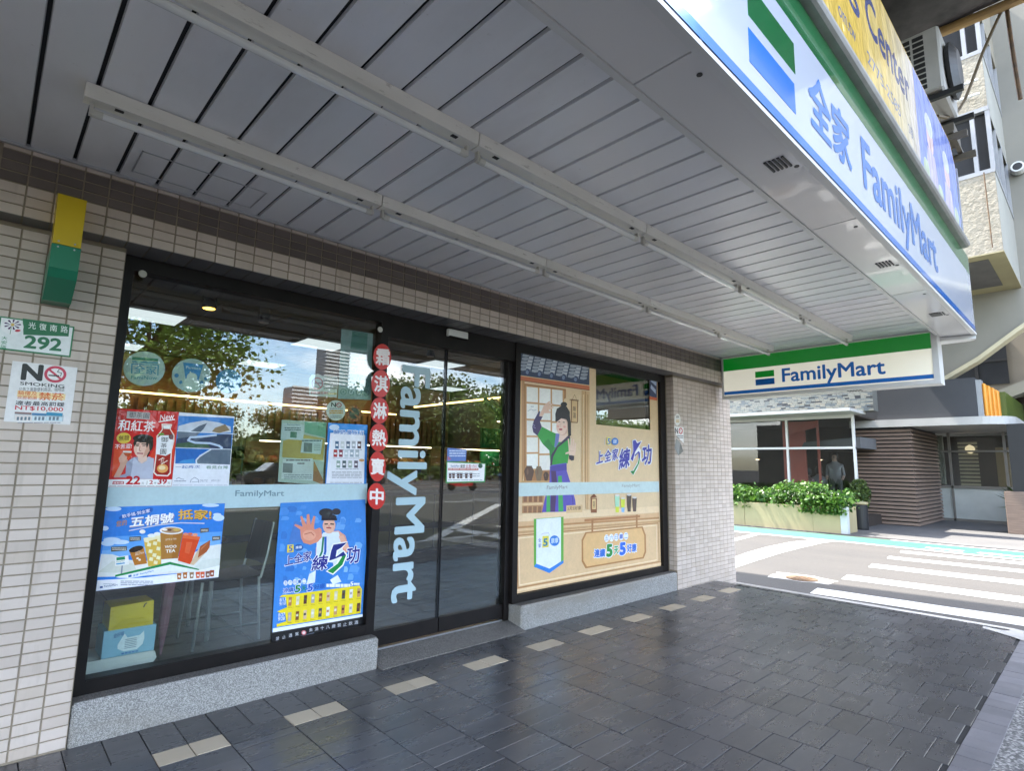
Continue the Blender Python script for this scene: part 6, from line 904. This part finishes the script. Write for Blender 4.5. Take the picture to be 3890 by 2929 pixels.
# diners: one continuous skinned body each
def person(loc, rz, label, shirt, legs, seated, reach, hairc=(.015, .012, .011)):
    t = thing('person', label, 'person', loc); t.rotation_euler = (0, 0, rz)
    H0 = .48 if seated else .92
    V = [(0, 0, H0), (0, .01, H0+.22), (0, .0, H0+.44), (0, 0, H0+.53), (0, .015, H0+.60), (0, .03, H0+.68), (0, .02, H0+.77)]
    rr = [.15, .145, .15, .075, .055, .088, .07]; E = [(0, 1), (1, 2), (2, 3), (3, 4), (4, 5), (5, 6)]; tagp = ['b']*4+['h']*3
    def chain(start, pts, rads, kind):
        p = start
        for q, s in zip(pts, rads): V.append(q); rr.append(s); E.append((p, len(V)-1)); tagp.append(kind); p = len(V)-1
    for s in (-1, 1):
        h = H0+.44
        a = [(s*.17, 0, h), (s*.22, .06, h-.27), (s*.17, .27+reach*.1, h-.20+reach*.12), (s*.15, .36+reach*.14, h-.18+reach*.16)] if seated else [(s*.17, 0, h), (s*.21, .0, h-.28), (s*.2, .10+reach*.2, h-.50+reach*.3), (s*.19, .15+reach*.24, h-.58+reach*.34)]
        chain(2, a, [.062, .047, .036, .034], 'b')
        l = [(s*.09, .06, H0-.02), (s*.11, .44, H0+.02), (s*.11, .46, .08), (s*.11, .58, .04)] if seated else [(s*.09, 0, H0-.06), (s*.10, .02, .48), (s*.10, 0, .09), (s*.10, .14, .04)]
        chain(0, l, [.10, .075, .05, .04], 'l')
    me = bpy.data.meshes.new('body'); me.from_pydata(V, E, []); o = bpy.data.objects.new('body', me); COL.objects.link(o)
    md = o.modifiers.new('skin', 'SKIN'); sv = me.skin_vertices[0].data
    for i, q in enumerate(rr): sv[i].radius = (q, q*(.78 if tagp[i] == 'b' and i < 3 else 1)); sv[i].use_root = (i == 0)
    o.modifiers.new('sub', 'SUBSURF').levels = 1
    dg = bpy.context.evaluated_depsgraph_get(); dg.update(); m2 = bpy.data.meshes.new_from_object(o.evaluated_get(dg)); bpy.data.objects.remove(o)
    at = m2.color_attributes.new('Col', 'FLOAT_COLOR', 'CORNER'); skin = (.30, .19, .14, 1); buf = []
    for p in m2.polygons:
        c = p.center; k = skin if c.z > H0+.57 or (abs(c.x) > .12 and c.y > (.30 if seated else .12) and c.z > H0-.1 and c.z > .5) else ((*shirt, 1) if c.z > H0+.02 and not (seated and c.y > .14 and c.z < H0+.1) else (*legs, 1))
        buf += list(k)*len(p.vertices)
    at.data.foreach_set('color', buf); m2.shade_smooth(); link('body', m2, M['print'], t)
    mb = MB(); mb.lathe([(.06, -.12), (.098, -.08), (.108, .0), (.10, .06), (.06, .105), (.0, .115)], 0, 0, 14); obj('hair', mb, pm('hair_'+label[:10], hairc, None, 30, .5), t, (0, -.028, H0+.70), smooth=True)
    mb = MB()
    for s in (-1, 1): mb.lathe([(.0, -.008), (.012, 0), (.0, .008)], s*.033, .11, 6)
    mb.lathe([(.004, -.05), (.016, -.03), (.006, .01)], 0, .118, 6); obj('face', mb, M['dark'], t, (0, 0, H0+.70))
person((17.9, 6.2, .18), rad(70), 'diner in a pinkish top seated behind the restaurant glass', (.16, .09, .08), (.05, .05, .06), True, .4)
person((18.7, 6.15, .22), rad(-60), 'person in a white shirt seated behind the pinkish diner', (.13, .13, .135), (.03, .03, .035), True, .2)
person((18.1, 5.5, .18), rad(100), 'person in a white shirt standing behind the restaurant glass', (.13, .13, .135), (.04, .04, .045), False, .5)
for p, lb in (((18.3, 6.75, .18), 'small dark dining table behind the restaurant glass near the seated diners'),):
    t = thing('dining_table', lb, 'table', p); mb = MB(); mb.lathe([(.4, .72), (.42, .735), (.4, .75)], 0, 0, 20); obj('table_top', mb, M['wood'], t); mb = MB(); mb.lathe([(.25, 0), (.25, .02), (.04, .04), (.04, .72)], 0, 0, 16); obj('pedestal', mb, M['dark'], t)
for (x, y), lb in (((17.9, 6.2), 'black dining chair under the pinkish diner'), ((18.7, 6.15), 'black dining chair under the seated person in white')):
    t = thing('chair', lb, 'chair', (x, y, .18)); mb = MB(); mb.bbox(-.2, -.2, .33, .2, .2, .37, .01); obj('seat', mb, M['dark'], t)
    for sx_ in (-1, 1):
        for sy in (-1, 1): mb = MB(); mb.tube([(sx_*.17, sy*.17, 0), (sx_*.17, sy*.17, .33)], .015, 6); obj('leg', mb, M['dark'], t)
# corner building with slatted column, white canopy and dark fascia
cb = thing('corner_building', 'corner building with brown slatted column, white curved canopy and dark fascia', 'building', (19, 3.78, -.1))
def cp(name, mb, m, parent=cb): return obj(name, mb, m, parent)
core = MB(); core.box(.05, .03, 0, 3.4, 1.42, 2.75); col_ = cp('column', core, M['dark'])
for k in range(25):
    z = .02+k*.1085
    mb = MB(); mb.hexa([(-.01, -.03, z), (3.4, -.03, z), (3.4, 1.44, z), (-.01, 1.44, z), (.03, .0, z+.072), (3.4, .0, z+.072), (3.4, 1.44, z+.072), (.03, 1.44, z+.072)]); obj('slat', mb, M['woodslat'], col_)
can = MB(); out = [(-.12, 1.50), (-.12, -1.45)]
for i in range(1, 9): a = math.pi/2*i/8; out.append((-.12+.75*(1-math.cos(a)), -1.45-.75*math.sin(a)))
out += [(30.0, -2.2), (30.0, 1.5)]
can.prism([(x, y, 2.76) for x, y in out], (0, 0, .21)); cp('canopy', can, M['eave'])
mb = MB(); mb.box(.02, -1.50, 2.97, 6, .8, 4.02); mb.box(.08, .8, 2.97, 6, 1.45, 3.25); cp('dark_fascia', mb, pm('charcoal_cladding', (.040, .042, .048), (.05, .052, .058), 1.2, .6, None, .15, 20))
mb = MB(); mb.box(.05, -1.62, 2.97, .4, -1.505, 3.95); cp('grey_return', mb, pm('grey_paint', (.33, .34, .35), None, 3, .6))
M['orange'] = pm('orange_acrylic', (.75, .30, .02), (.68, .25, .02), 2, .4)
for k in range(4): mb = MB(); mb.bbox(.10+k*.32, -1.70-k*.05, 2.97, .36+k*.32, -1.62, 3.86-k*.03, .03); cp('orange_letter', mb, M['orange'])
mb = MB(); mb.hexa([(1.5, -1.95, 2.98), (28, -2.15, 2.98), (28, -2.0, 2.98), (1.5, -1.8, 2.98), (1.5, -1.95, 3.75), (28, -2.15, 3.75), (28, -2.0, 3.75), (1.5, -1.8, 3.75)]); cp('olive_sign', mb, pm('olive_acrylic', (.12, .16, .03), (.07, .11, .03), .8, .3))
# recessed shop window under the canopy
mb = MB(); mb.box(3.5, -2.4, 0, 3.62, .35, .08); mb.box(3.5, .33, 0, 3.62, .37, 2.75)
for y in (-.28, -1.62): mb.box(3.5, y-.03, 0, 3.62, y+.03, 2.76)
mb.box(3.5, -2.4, 1.02, 3.66, .35, 1.10); mb.box(3.5, -2.4, 2.15, 3.6, .35, 2.2); cp('shop_window_frame', mb, pm('taupe_frame', (.20, .185, .165), None, 3, .5))
for a, b in ((-.26, .33), (-1.59, -.31)): mb = MB(); mb.box(3.54, a, .08, 3.58, b, 1.02); cp('white_panel', mb, pm('white_panel', (.50, .53, .51), None, 2, .6))
for a, b in ((-.25, .32), (-1.58, -.32), (-2.4, -1.66)): mb = MB(); mb.box(3.545, a, 1.10, 3.553, b, 2.74); cp('window_pane', mb, M['glassfar'])
mb = MB(); mb.box(5.8, -9, 0, 5.9, 1.4, 4.2); cp('rear_wall', mb, M['dimwall'])
cu = MB()
for k in range(9): cu.tube([(3.75+.02*(k % 2), .28-k*.045, 1.12), (3.75+.02*(k % 2), .28-k*.045, 2.7)], .028, 8)
cp('curtain', cu, pm('cream_curtain', (.62, .58, .50), None, 6, .8))
mb = MB()
for k in range(12): mb.box(4.2, -.9, 1.1+k*.12, 4.22, -.4, 1.17+k*.12)
cp('blind', mb, pm('blind_slat', (.55, .48, .34), None, 4, .7))
mb = MB(); mb.box(4.0, -2.3, 1.1, 4.04, -1.35, 2.3); cp('brown_screen', mb, pm('tan_screen', (.34, .24, .13), None, 5, .7))
mb = MB(); mb.lathe([(.02, -.14), (.11, -.08), (.13, 0), (.11, .08), (.02, .14)], 3.9, -.75, 16); cp('paper_lantern', mb, emit('lantern_glow', (1, .8, .5), .15), cb).location = (0, 0, 2.25)
bp = thing('brick_pillar', 'plain brown pillar at the right edge across the lane', 'pillar', (19.0, 1.3, -.1)); mb = MB(); mb.bbox(0, -.9, 0, .6, .62, 1.05, .01); obj('base', mb, M['woodslat'], bp); mb = MB(); mb.box(.1, -.8, 1.05, .5, .45, 2.76); obj('shaft', mb, M['dark'], bp)
pp = thing('potted_plant', 'dark spiky plant in front of the recessed shop window', 'plant', (21.6, 1.75, -.1)); mb = MB(); mb.lathe([(.18, 0), (.26, .45), (.24, .47)], 0, 0, 16); obj('pot', mb, M['dark'], pp); mb = MB(); r = random.Random(5)
for k in range(90):
    a = r.uniform(0, 6.28); e = r.uniform(.1, 1.2); L_ = r.uniform(.5, 1.0); d = Vector((math.cos(a)*math.cos(e), math.sin(a)*math.cos(e), math.sin(e))); s_ = d.orthogonal().normalized()*.018; p = Vector((0, 0, .46)); mb.poly([p-s_, p+d*L_*.5-s_*1.4+Vector((0, 0, .03)), p+d*L_-Vector((0, 0, .05)), p+d*L_*.5+s_*1.4+Vector((0, 0, .03)), p+s_])
obj('frond', mb, M['leaf2'], pp)
bo = thing('bollard', 'dark round bin with a pale top band between planter and slatted column', 'bin', (16.7, 4.55, -.1)); mb = MB(); mb.lathe([(.16, 0), (.17, .05), (.17, .62), (.15, .64)], 0, 0, 20); obj('body', mb, M['dark'], bo); mb = MB(); mb.lathe([(.18, .64), (.19, .67), (.18, .70)], 0, 0, 20); obj('band', mb, M['cream'], bo)
bs = thing('bush', 'dark clipped bush behind the round bin', 'bush', (17.0, 4.62, .5)); mb = MB(); r = random.Random(2)
for k in range(1500): d = Vector((r.gauss(0, 1), r.gauss(0, 1), r.gauss(0, 1))).normalized()*r.random()**.35; leaf(mb, (d.x*.26, d.y*.26, .28+d.z*.42), .07, r)
obj('foliage', mb, M['leaf2'], bs); mb = MB(); mb.tube([(0, 0, -.6), (0, 0, .3)], .03, 8); obj('stem', mb, M['bark'], bs)
# tall block above: overhanging bay, concrete wall with slanted lower edge
tbk = thing('apartment_block', 'weathered beige apartment block with overhanging window bay across the lane', 'building', (16, 1.2, 0))
M['stucco'] = pm('rough_stucco', (.33, .295, .23), (.27, .24, .185), 1.5, .9, None, 1.0, 9, bdist=.05); M['cwall'] = pm('pale_concrete', (.25, .235, .20), (.205, .195, .165), .7, .85, None, .2, 12)
M['glassdark'] = pm('dark_window', (.03, .032, .036), None, 2, .08)
def ap(name, mb, m, parent=tbk): return obj(name, mb, m, parent)
mb = MB(); mb.box(0, 0, 6.30, 3.5, 3.4, 8.22); mb.box(0, 0, 9.75, 3.5, 3.4, 11.2); mb.box(0, 0, 12.6, 3.5, 3.4, 15); ap('bay_wall', mb, M['stucco'])
mb = MB(); mb.box(.02, -.006, 6.30, 3.5, -.001, 8.3); mb.box(.02, -.006, 9.7, 3.5, -.001, 11.2); ap('bay_side', mb, pm('white_render', (.36, .35, .31), (.31, .30, .265), 1, .8))
mb = MB(); mb.box(-.01, -.012, 6.27, 3.5, 3.4, 6.298); so = ap('bay_soffit', mb, pm('cream_render', (.36, .31, .18), None, 1.5, .8)); mb = MB(); mb.box(.35, .30, 6.262, 2.9, 3.2, 6.272); obj('soffit_panel', mb, pm('slate_soffit', (.09, .085, .08), (.13, .12, .115), 2.5, .7), so)
mb = MB(); mb.box(.12, .05, 8.22, 3.4, 3.35, 9.75); mb.box(.12, .05, 11.2, 3.4, 3.35, 12.6); ap('bay_glass', mb, M['glassdark'])
for z0, z1 in ((8.22, 9.75), (11.2, 12.6)):
    mb = MB(); mb.box(-.01, -.02, z0-.05, .14, 3.4, z0+.05); mb.box(-.01, -.02, z1-.05, .14, 3.4, z1+.05)
    for y in (0, .28, 1.7, 3.3): mb.box(.0, y-.02, z0, .13, y+.06, z1)
    for x in (1.1, 2.2, 3.4): mb.box(x, -.015, z0, x+.06, .06, z1)
    mb.box(.12, -.02, z0-.05, 3.5, .06, z0+.06); ap('window_frame', mb, pm('pale_frame', (.34, .34, .345), None, 3, .5))
for k in range(2): mb = MB(); mb.tube([(-.12, .1, 10.1+k*.35), (-.12, 3.0, 10.15+k*.35)], .03, 8); ap('rail_pipe', mb, M['enamel'])
mb = MB(); mb.tube([(-.05, .18, 8.2), (-.05, .17, 6.4)], .012, 6); ap('drain_wire', mb, M['rust'])
wall = [(3.5, 6.0, 4.0), (3.5, 1.86, 4.02), (3.5, 1.02, 4.53), (3.5, .194, 5.18), (3.5, -1.2, 6.2), (3.5, -6, 9.0), (3.5, -6, 24), (3.5, 6, 24)]
mb = MB(); mb.prism(wall, (.5, 0, 0)); ap('gable_wall', mb, M['cwall'])
mb = MB()
for a, b in zip(wall[1:5], wall[2:6]): mb.hexa([(3.42, a[1], a[2]-.12), (3.9, a[1], a[2]-.12), (3.9, b[1], b[2]-.12), (3.42, b[1], b[2]-.12), (3.42, a[1], a[2]+.0), (3.9, a[1], a[2]+.0), (3.9, b[1], b[2]), (3.42, b[1], b[2])])
ap('slanted_lip', mb, pm('cream_lip', (.60, .53, .36), None, 2, .8))
mb = MB(); mb.box(8, -12, 3.9, 9, 4, 24); ap('rear_facade', mb, pm('tan_render', (.22, .19, .15), None, 1, .8))  # rear block in plain dark tan render, mottled by noise
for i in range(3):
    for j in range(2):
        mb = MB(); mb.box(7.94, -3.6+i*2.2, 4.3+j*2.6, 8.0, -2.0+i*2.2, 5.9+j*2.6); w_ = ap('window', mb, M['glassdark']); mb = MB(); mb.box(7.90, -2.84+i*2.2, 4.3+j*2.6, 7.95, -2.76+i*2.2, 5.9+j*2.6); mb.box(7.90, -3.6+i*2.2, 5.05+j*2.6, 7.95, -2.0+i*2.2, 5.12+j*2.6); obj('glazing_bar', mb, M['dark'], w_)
mb = MB(); mb.hexa([(6.6, -6, 6.6), (7.3, -6, 6.6), (7.3, 1.4, 3.4), (6.6, 1.4, 3.4), (6.6, -6, 6.95), (7.3, -6, 6.95), (7.3, 1.4, 3.75), (6.6, 1.4, 3.75)]); ap('stair_beam', mb, M['cwall'])
cc_ = thing('dome_camera', 'small white dome camera on the pale concrete wall at upper right', 'camera', (19.5, .98, 9.5)); mb = MB(); mb.lathe([(.0, .30), (.14, .30), (.17, .10), (.15, .06)], 0, 0, 18); o = obj('housing', mb, M['enamel'], cc_); o.rotation_euler = (0, -math.pi/2, 0); mb = MB(); mb.lathe([(.0, .305), (.10, .301), (.11, .296)], 0, 0, 16); o = obj('lens', mb, M['dark'], cc_); o.rotation_euler = (0, -math.pi/2, 0)
# ================================================================== across the street (seen mirrored in the glass)
def make_tree(h, cr_, nleaf, ls, seed, m, label, group=None, base=.35):
    r = random.Random(seed); t = thing('tree', label, 'tree', group=group); tr = MB(); lf = MB()
    tr.tube([(0, 0, 0), (.05, .03, h*.2), (-.05, .05, h*.38), (.1, 0, h*.6), (.05, .05, h*.8)], [h*.03, h*.024, h*.02, h*.012, h*.005], 8)
    cl = []
    for i in range(26):
        a = r.uniform(0, 6.28); z = h*r.uniform(base+.05, .95); rr_ = cr_*math.sqrt(max(.05, 1-((z/h-.62)/.42)**2))*r.uniform(.35, 1.0); c = Vector((math.cos(a)*rr_, math.sin(a)*rr_, z)); cl.append(c)
        s_ = Vector((0, 0, z*r.uniform(.5, .75))); tr.tube([s_, s_.lerp(c, .5)+Vector((0, 0, .1)), c], [h*.008, h*.005, h*.002], 5)
    for i in range(nleaf):
        c = cl[i % len(cl)]; k = cr_*.34; leaf(lf, (c.x+r.gauss(0, k*.62), c.y+r.gauss(0, k*.62), c.z+r.gauss(0, k*.42)), ls*r.uniform(.6, 1.3), r, .5)
    obj('trunk', tr, M['bark'], t); obj('crown', lf, m, t); return t
t1 = make_tree(8.0, 2.9, 9000, .22, 11, M['leaf'], 'street tree with open crown mirrored in the left window'); t1.location = (3.6, -14.5, -.12)
t2 = make_tree(9.5, 4.2, 7000, .3, 12, M['leaf'], 'street tree at the left edge of the mirrored view'); t2.location = (-4.5, -16.5, -.12)
ta = make_tree(10.5, 4.6, 7000, .42, 13, M['leaf2'], 'tree of the mirrored tree line across the street, nearest left', 'trees of the mirrored tree line'); tb_ = make_tree(9.0, 4.2, 7000, .40, 14, M['leaf'], 'tree of the mirrored tree line, second from left', 'trees of the mirrored tree line')
r = random.Random(21); cnt = ['third', 'fourth', 'fifth', 'sixth', 'seventh', 'eighth', 'ninth', 'tenth', 'eleventh', 'twelfth', 'thirteenth', 'fourteenth', 'fifteenth', 'sixteenth', 'seventeenth', 'eighteenth', 'nineteenth', 'twentieth', 'twenty first', 'twenty second']
k = 0
for i in range(22):
    x = -14+i*4.6; y = -42+r.uniform(-4, 3); hs_ = .62 if x < 26 else .98
    o = ta if i == 0 else tb_ if i == 1 else copy_tree(ta if r.random() < .5 else tb_)
    if i > 1: o['label'] = 'tree of the mirrored tree line, %s from left' % cnt[i-2]
    s_ = hs_*r.uniform(.88, 1.1); o.location = (x, y, -.12); o.scale = (s_, s_, s_); o.rotation_euler = (0, 0, r.uniform(0, 6.28))
hg = MB(); r = random.Random(31)
for i in range(7000): leaf(hg, (r.uniform(-30, 95), -36+r.gauss(0, .6), abs(r.gauss(0, .6))), .45, r)
tag(obj('undergrowth', hg, M['leaf2']), 'low hedge strip under the mirrored tree line', 'hedge', kind='stuff')
hg = MB()
for i in range(26000):
    x = r.uniform(-60, 190); top = 4.4+.9*math.sin(x*.21)+.9*math.sin(x*.53+1)+(2.5 if x > 34 else 0); leaf(hg, (x, -64+r.gauss(0, 2.2), r.uniform(0, 1)**.8*top), 1.15, r)
tag(obj('distant_wood', hg, M['leaf2']), 'far wood of the park behind the mirrored tree line', 'wood', kind='stuff')
def tower(loc, w, d, h, label):
    t = thing('tower_block', label, 'building', loc); mb = MB(); mb.box(0, 0, 0, w, d, h); obj('wall', mb, pm('tower_wall_'+str(int(h)), (.22, .22, .23), None, .2, .7), t)
    for k in range(int(h/3.3)):
        for a, b in ((0, w*.47), (w*.53, w)): mb = MB(); mb.box(a-.5, d, 2.6+k*3.3, b+.3, d+1.8, 4.0+k*3.3); obj('balcony', mb, M['enamel'], t)
    return t
tower((218, -492, 0), 23, 20, 125, 'tall balconied tower block mirrored in the left window'); tower((190, -492, 0), 22, 20, 66, 'lower flat roofed block mirrored beside the tall tower')
def car(loc, rz, colr, label):
    t = thing('parked_car', label, 'car', loc, 'cars on the mirrored street'); t.rotation_euler = (0, 0, rz)
    prof = [(-2.1, .35), (-2.15, .7), (-1.95, .88), (-1.2, .95), (-.65, 1.40), (.75, 1.45), (1.5, 1.0), (2.1, .92), (2.15, .4), (1.75, .28), (-1.75, .28)]
    mb = MB(); n = len(prof); rows = []
    for yy, s in ((-.86, 0), (-.80, 1), (.80, 1), (.86, 0)):
        rows.append([(x*(1 if s else .99), yy*(.82 if (z > 1.1 and s == 0) else 1)*(.88 if z > 1.1 else 1), z) for x, z in prof])
    for a, b in zip(rows, rows[1:]):
        for i in range(n): mb.quad(a[i], a[(i+1) % n], b[(i+1) % n], b[i])
    mb.poly(rows[0]); mb.poly(list(reversed(rows[-1]))); obj('body', mb, pm('car_paint_'+label[:6], colr, None, 2, .2, Coat_Weight=.8), t)
    for s in (-1, 1): mb = MB(); mb.poly([(-1.0, s*.80, 1.0), (-.6, s*.78, 1.33), (.7, s*.78, 1.37), (1.2, s*.80, 1.02)]); o = obj('side_window', mb, M['glassdark'], t, (0, s*.075, 0))
    mb = MB(); mb.poly([(1.5, -.66, 1.02), (1.5, .66, 1.02), (.82, .6, 1.42), (.82, -.6, 1.42)]); obj('windscreen', mb, M['glassdark'], t, (.03, 0, .01))
    for x in (-1.35, 1.35):
        for s in (-1, 1): mb = MB(); mb.lathe([(.0, -.1), (.30, -.1), (.32, 0), (.30, .1), (.0, .1)], 0, 0, 18); o = obj('wheel', mb, M['dark'], t, (x, s*.78, .32)); o.rotation_euler = (math.pi/2, 0, 0)
    for s in (-1, 1): mb = MB(); mb.bbox(2.08, s*.6-.15, .66, 2.17, s*.6+.15, .80, .02); obj('headlight', mb, M['enamel'], t)
car((12.5, -25, -.12), .05, (.02, .02, .022), 'black car on the street mirrored in the left window'); car((7.0, -27, -.12), .0, (.6, .6, .6), 'white car on the street mirrored left of the black one'); car((19.5, -29, -.12), .03, (.25, .26, .28), 'silver car mirrored right of the black one'); car((31, -24, -.12), .1, (.03, .035, .05), 'dark blue car mirrored in the door glass')
sc_ = thing('motor_scooter', 'red parked motor scooter mirrored in the right door leaf', 'scooter', (20.5, -18.6, -.12)); sc_.rotation_euler = (0, 0, .4)
mb = MB(); mb.prism([(-.75, -.17, .35), (-.8, -.17, .62), (-.2, -.17, .72), (.0, -.17, .40), (.35, -.17, .38), (.62, -.17, .95), (.72, -.17, .9), (.62, -.17, .3), (-.2, -.17, .25)], (0, .34, 0)); obj('body', mb, pm('red_scooter', (.5, .02, .03), None, 2, .25, Coat_Weight=.8), sc_); mb = MB(); mb.bbox(-.82, -.15, .70, -.12, .15, .80, .03); obj('seat', mb, M['dark'], sc_)
for x in (-.6, .68): mb = MB(); mb.lathe([(.0, -.06), (.22, -.06), (.25, 0), (.22, .06), (.0, .06)], 0, 0, 18); o = obj('wheel', mb, M['dark'], sc_, (x, 0, .25)); o.rotation_euler = (math.pi/2, 0, 0)
mb = MB(); mb.tube([(.58, -.33, 1.05), (.66, 0, 1.0), (.58, .33, 1.05)], .018, 8); obj('handlebar', mb, M['dark'], sc_)
bpy.data.objects.remove(tobj); bpy.data.curves.remove(tcurve)
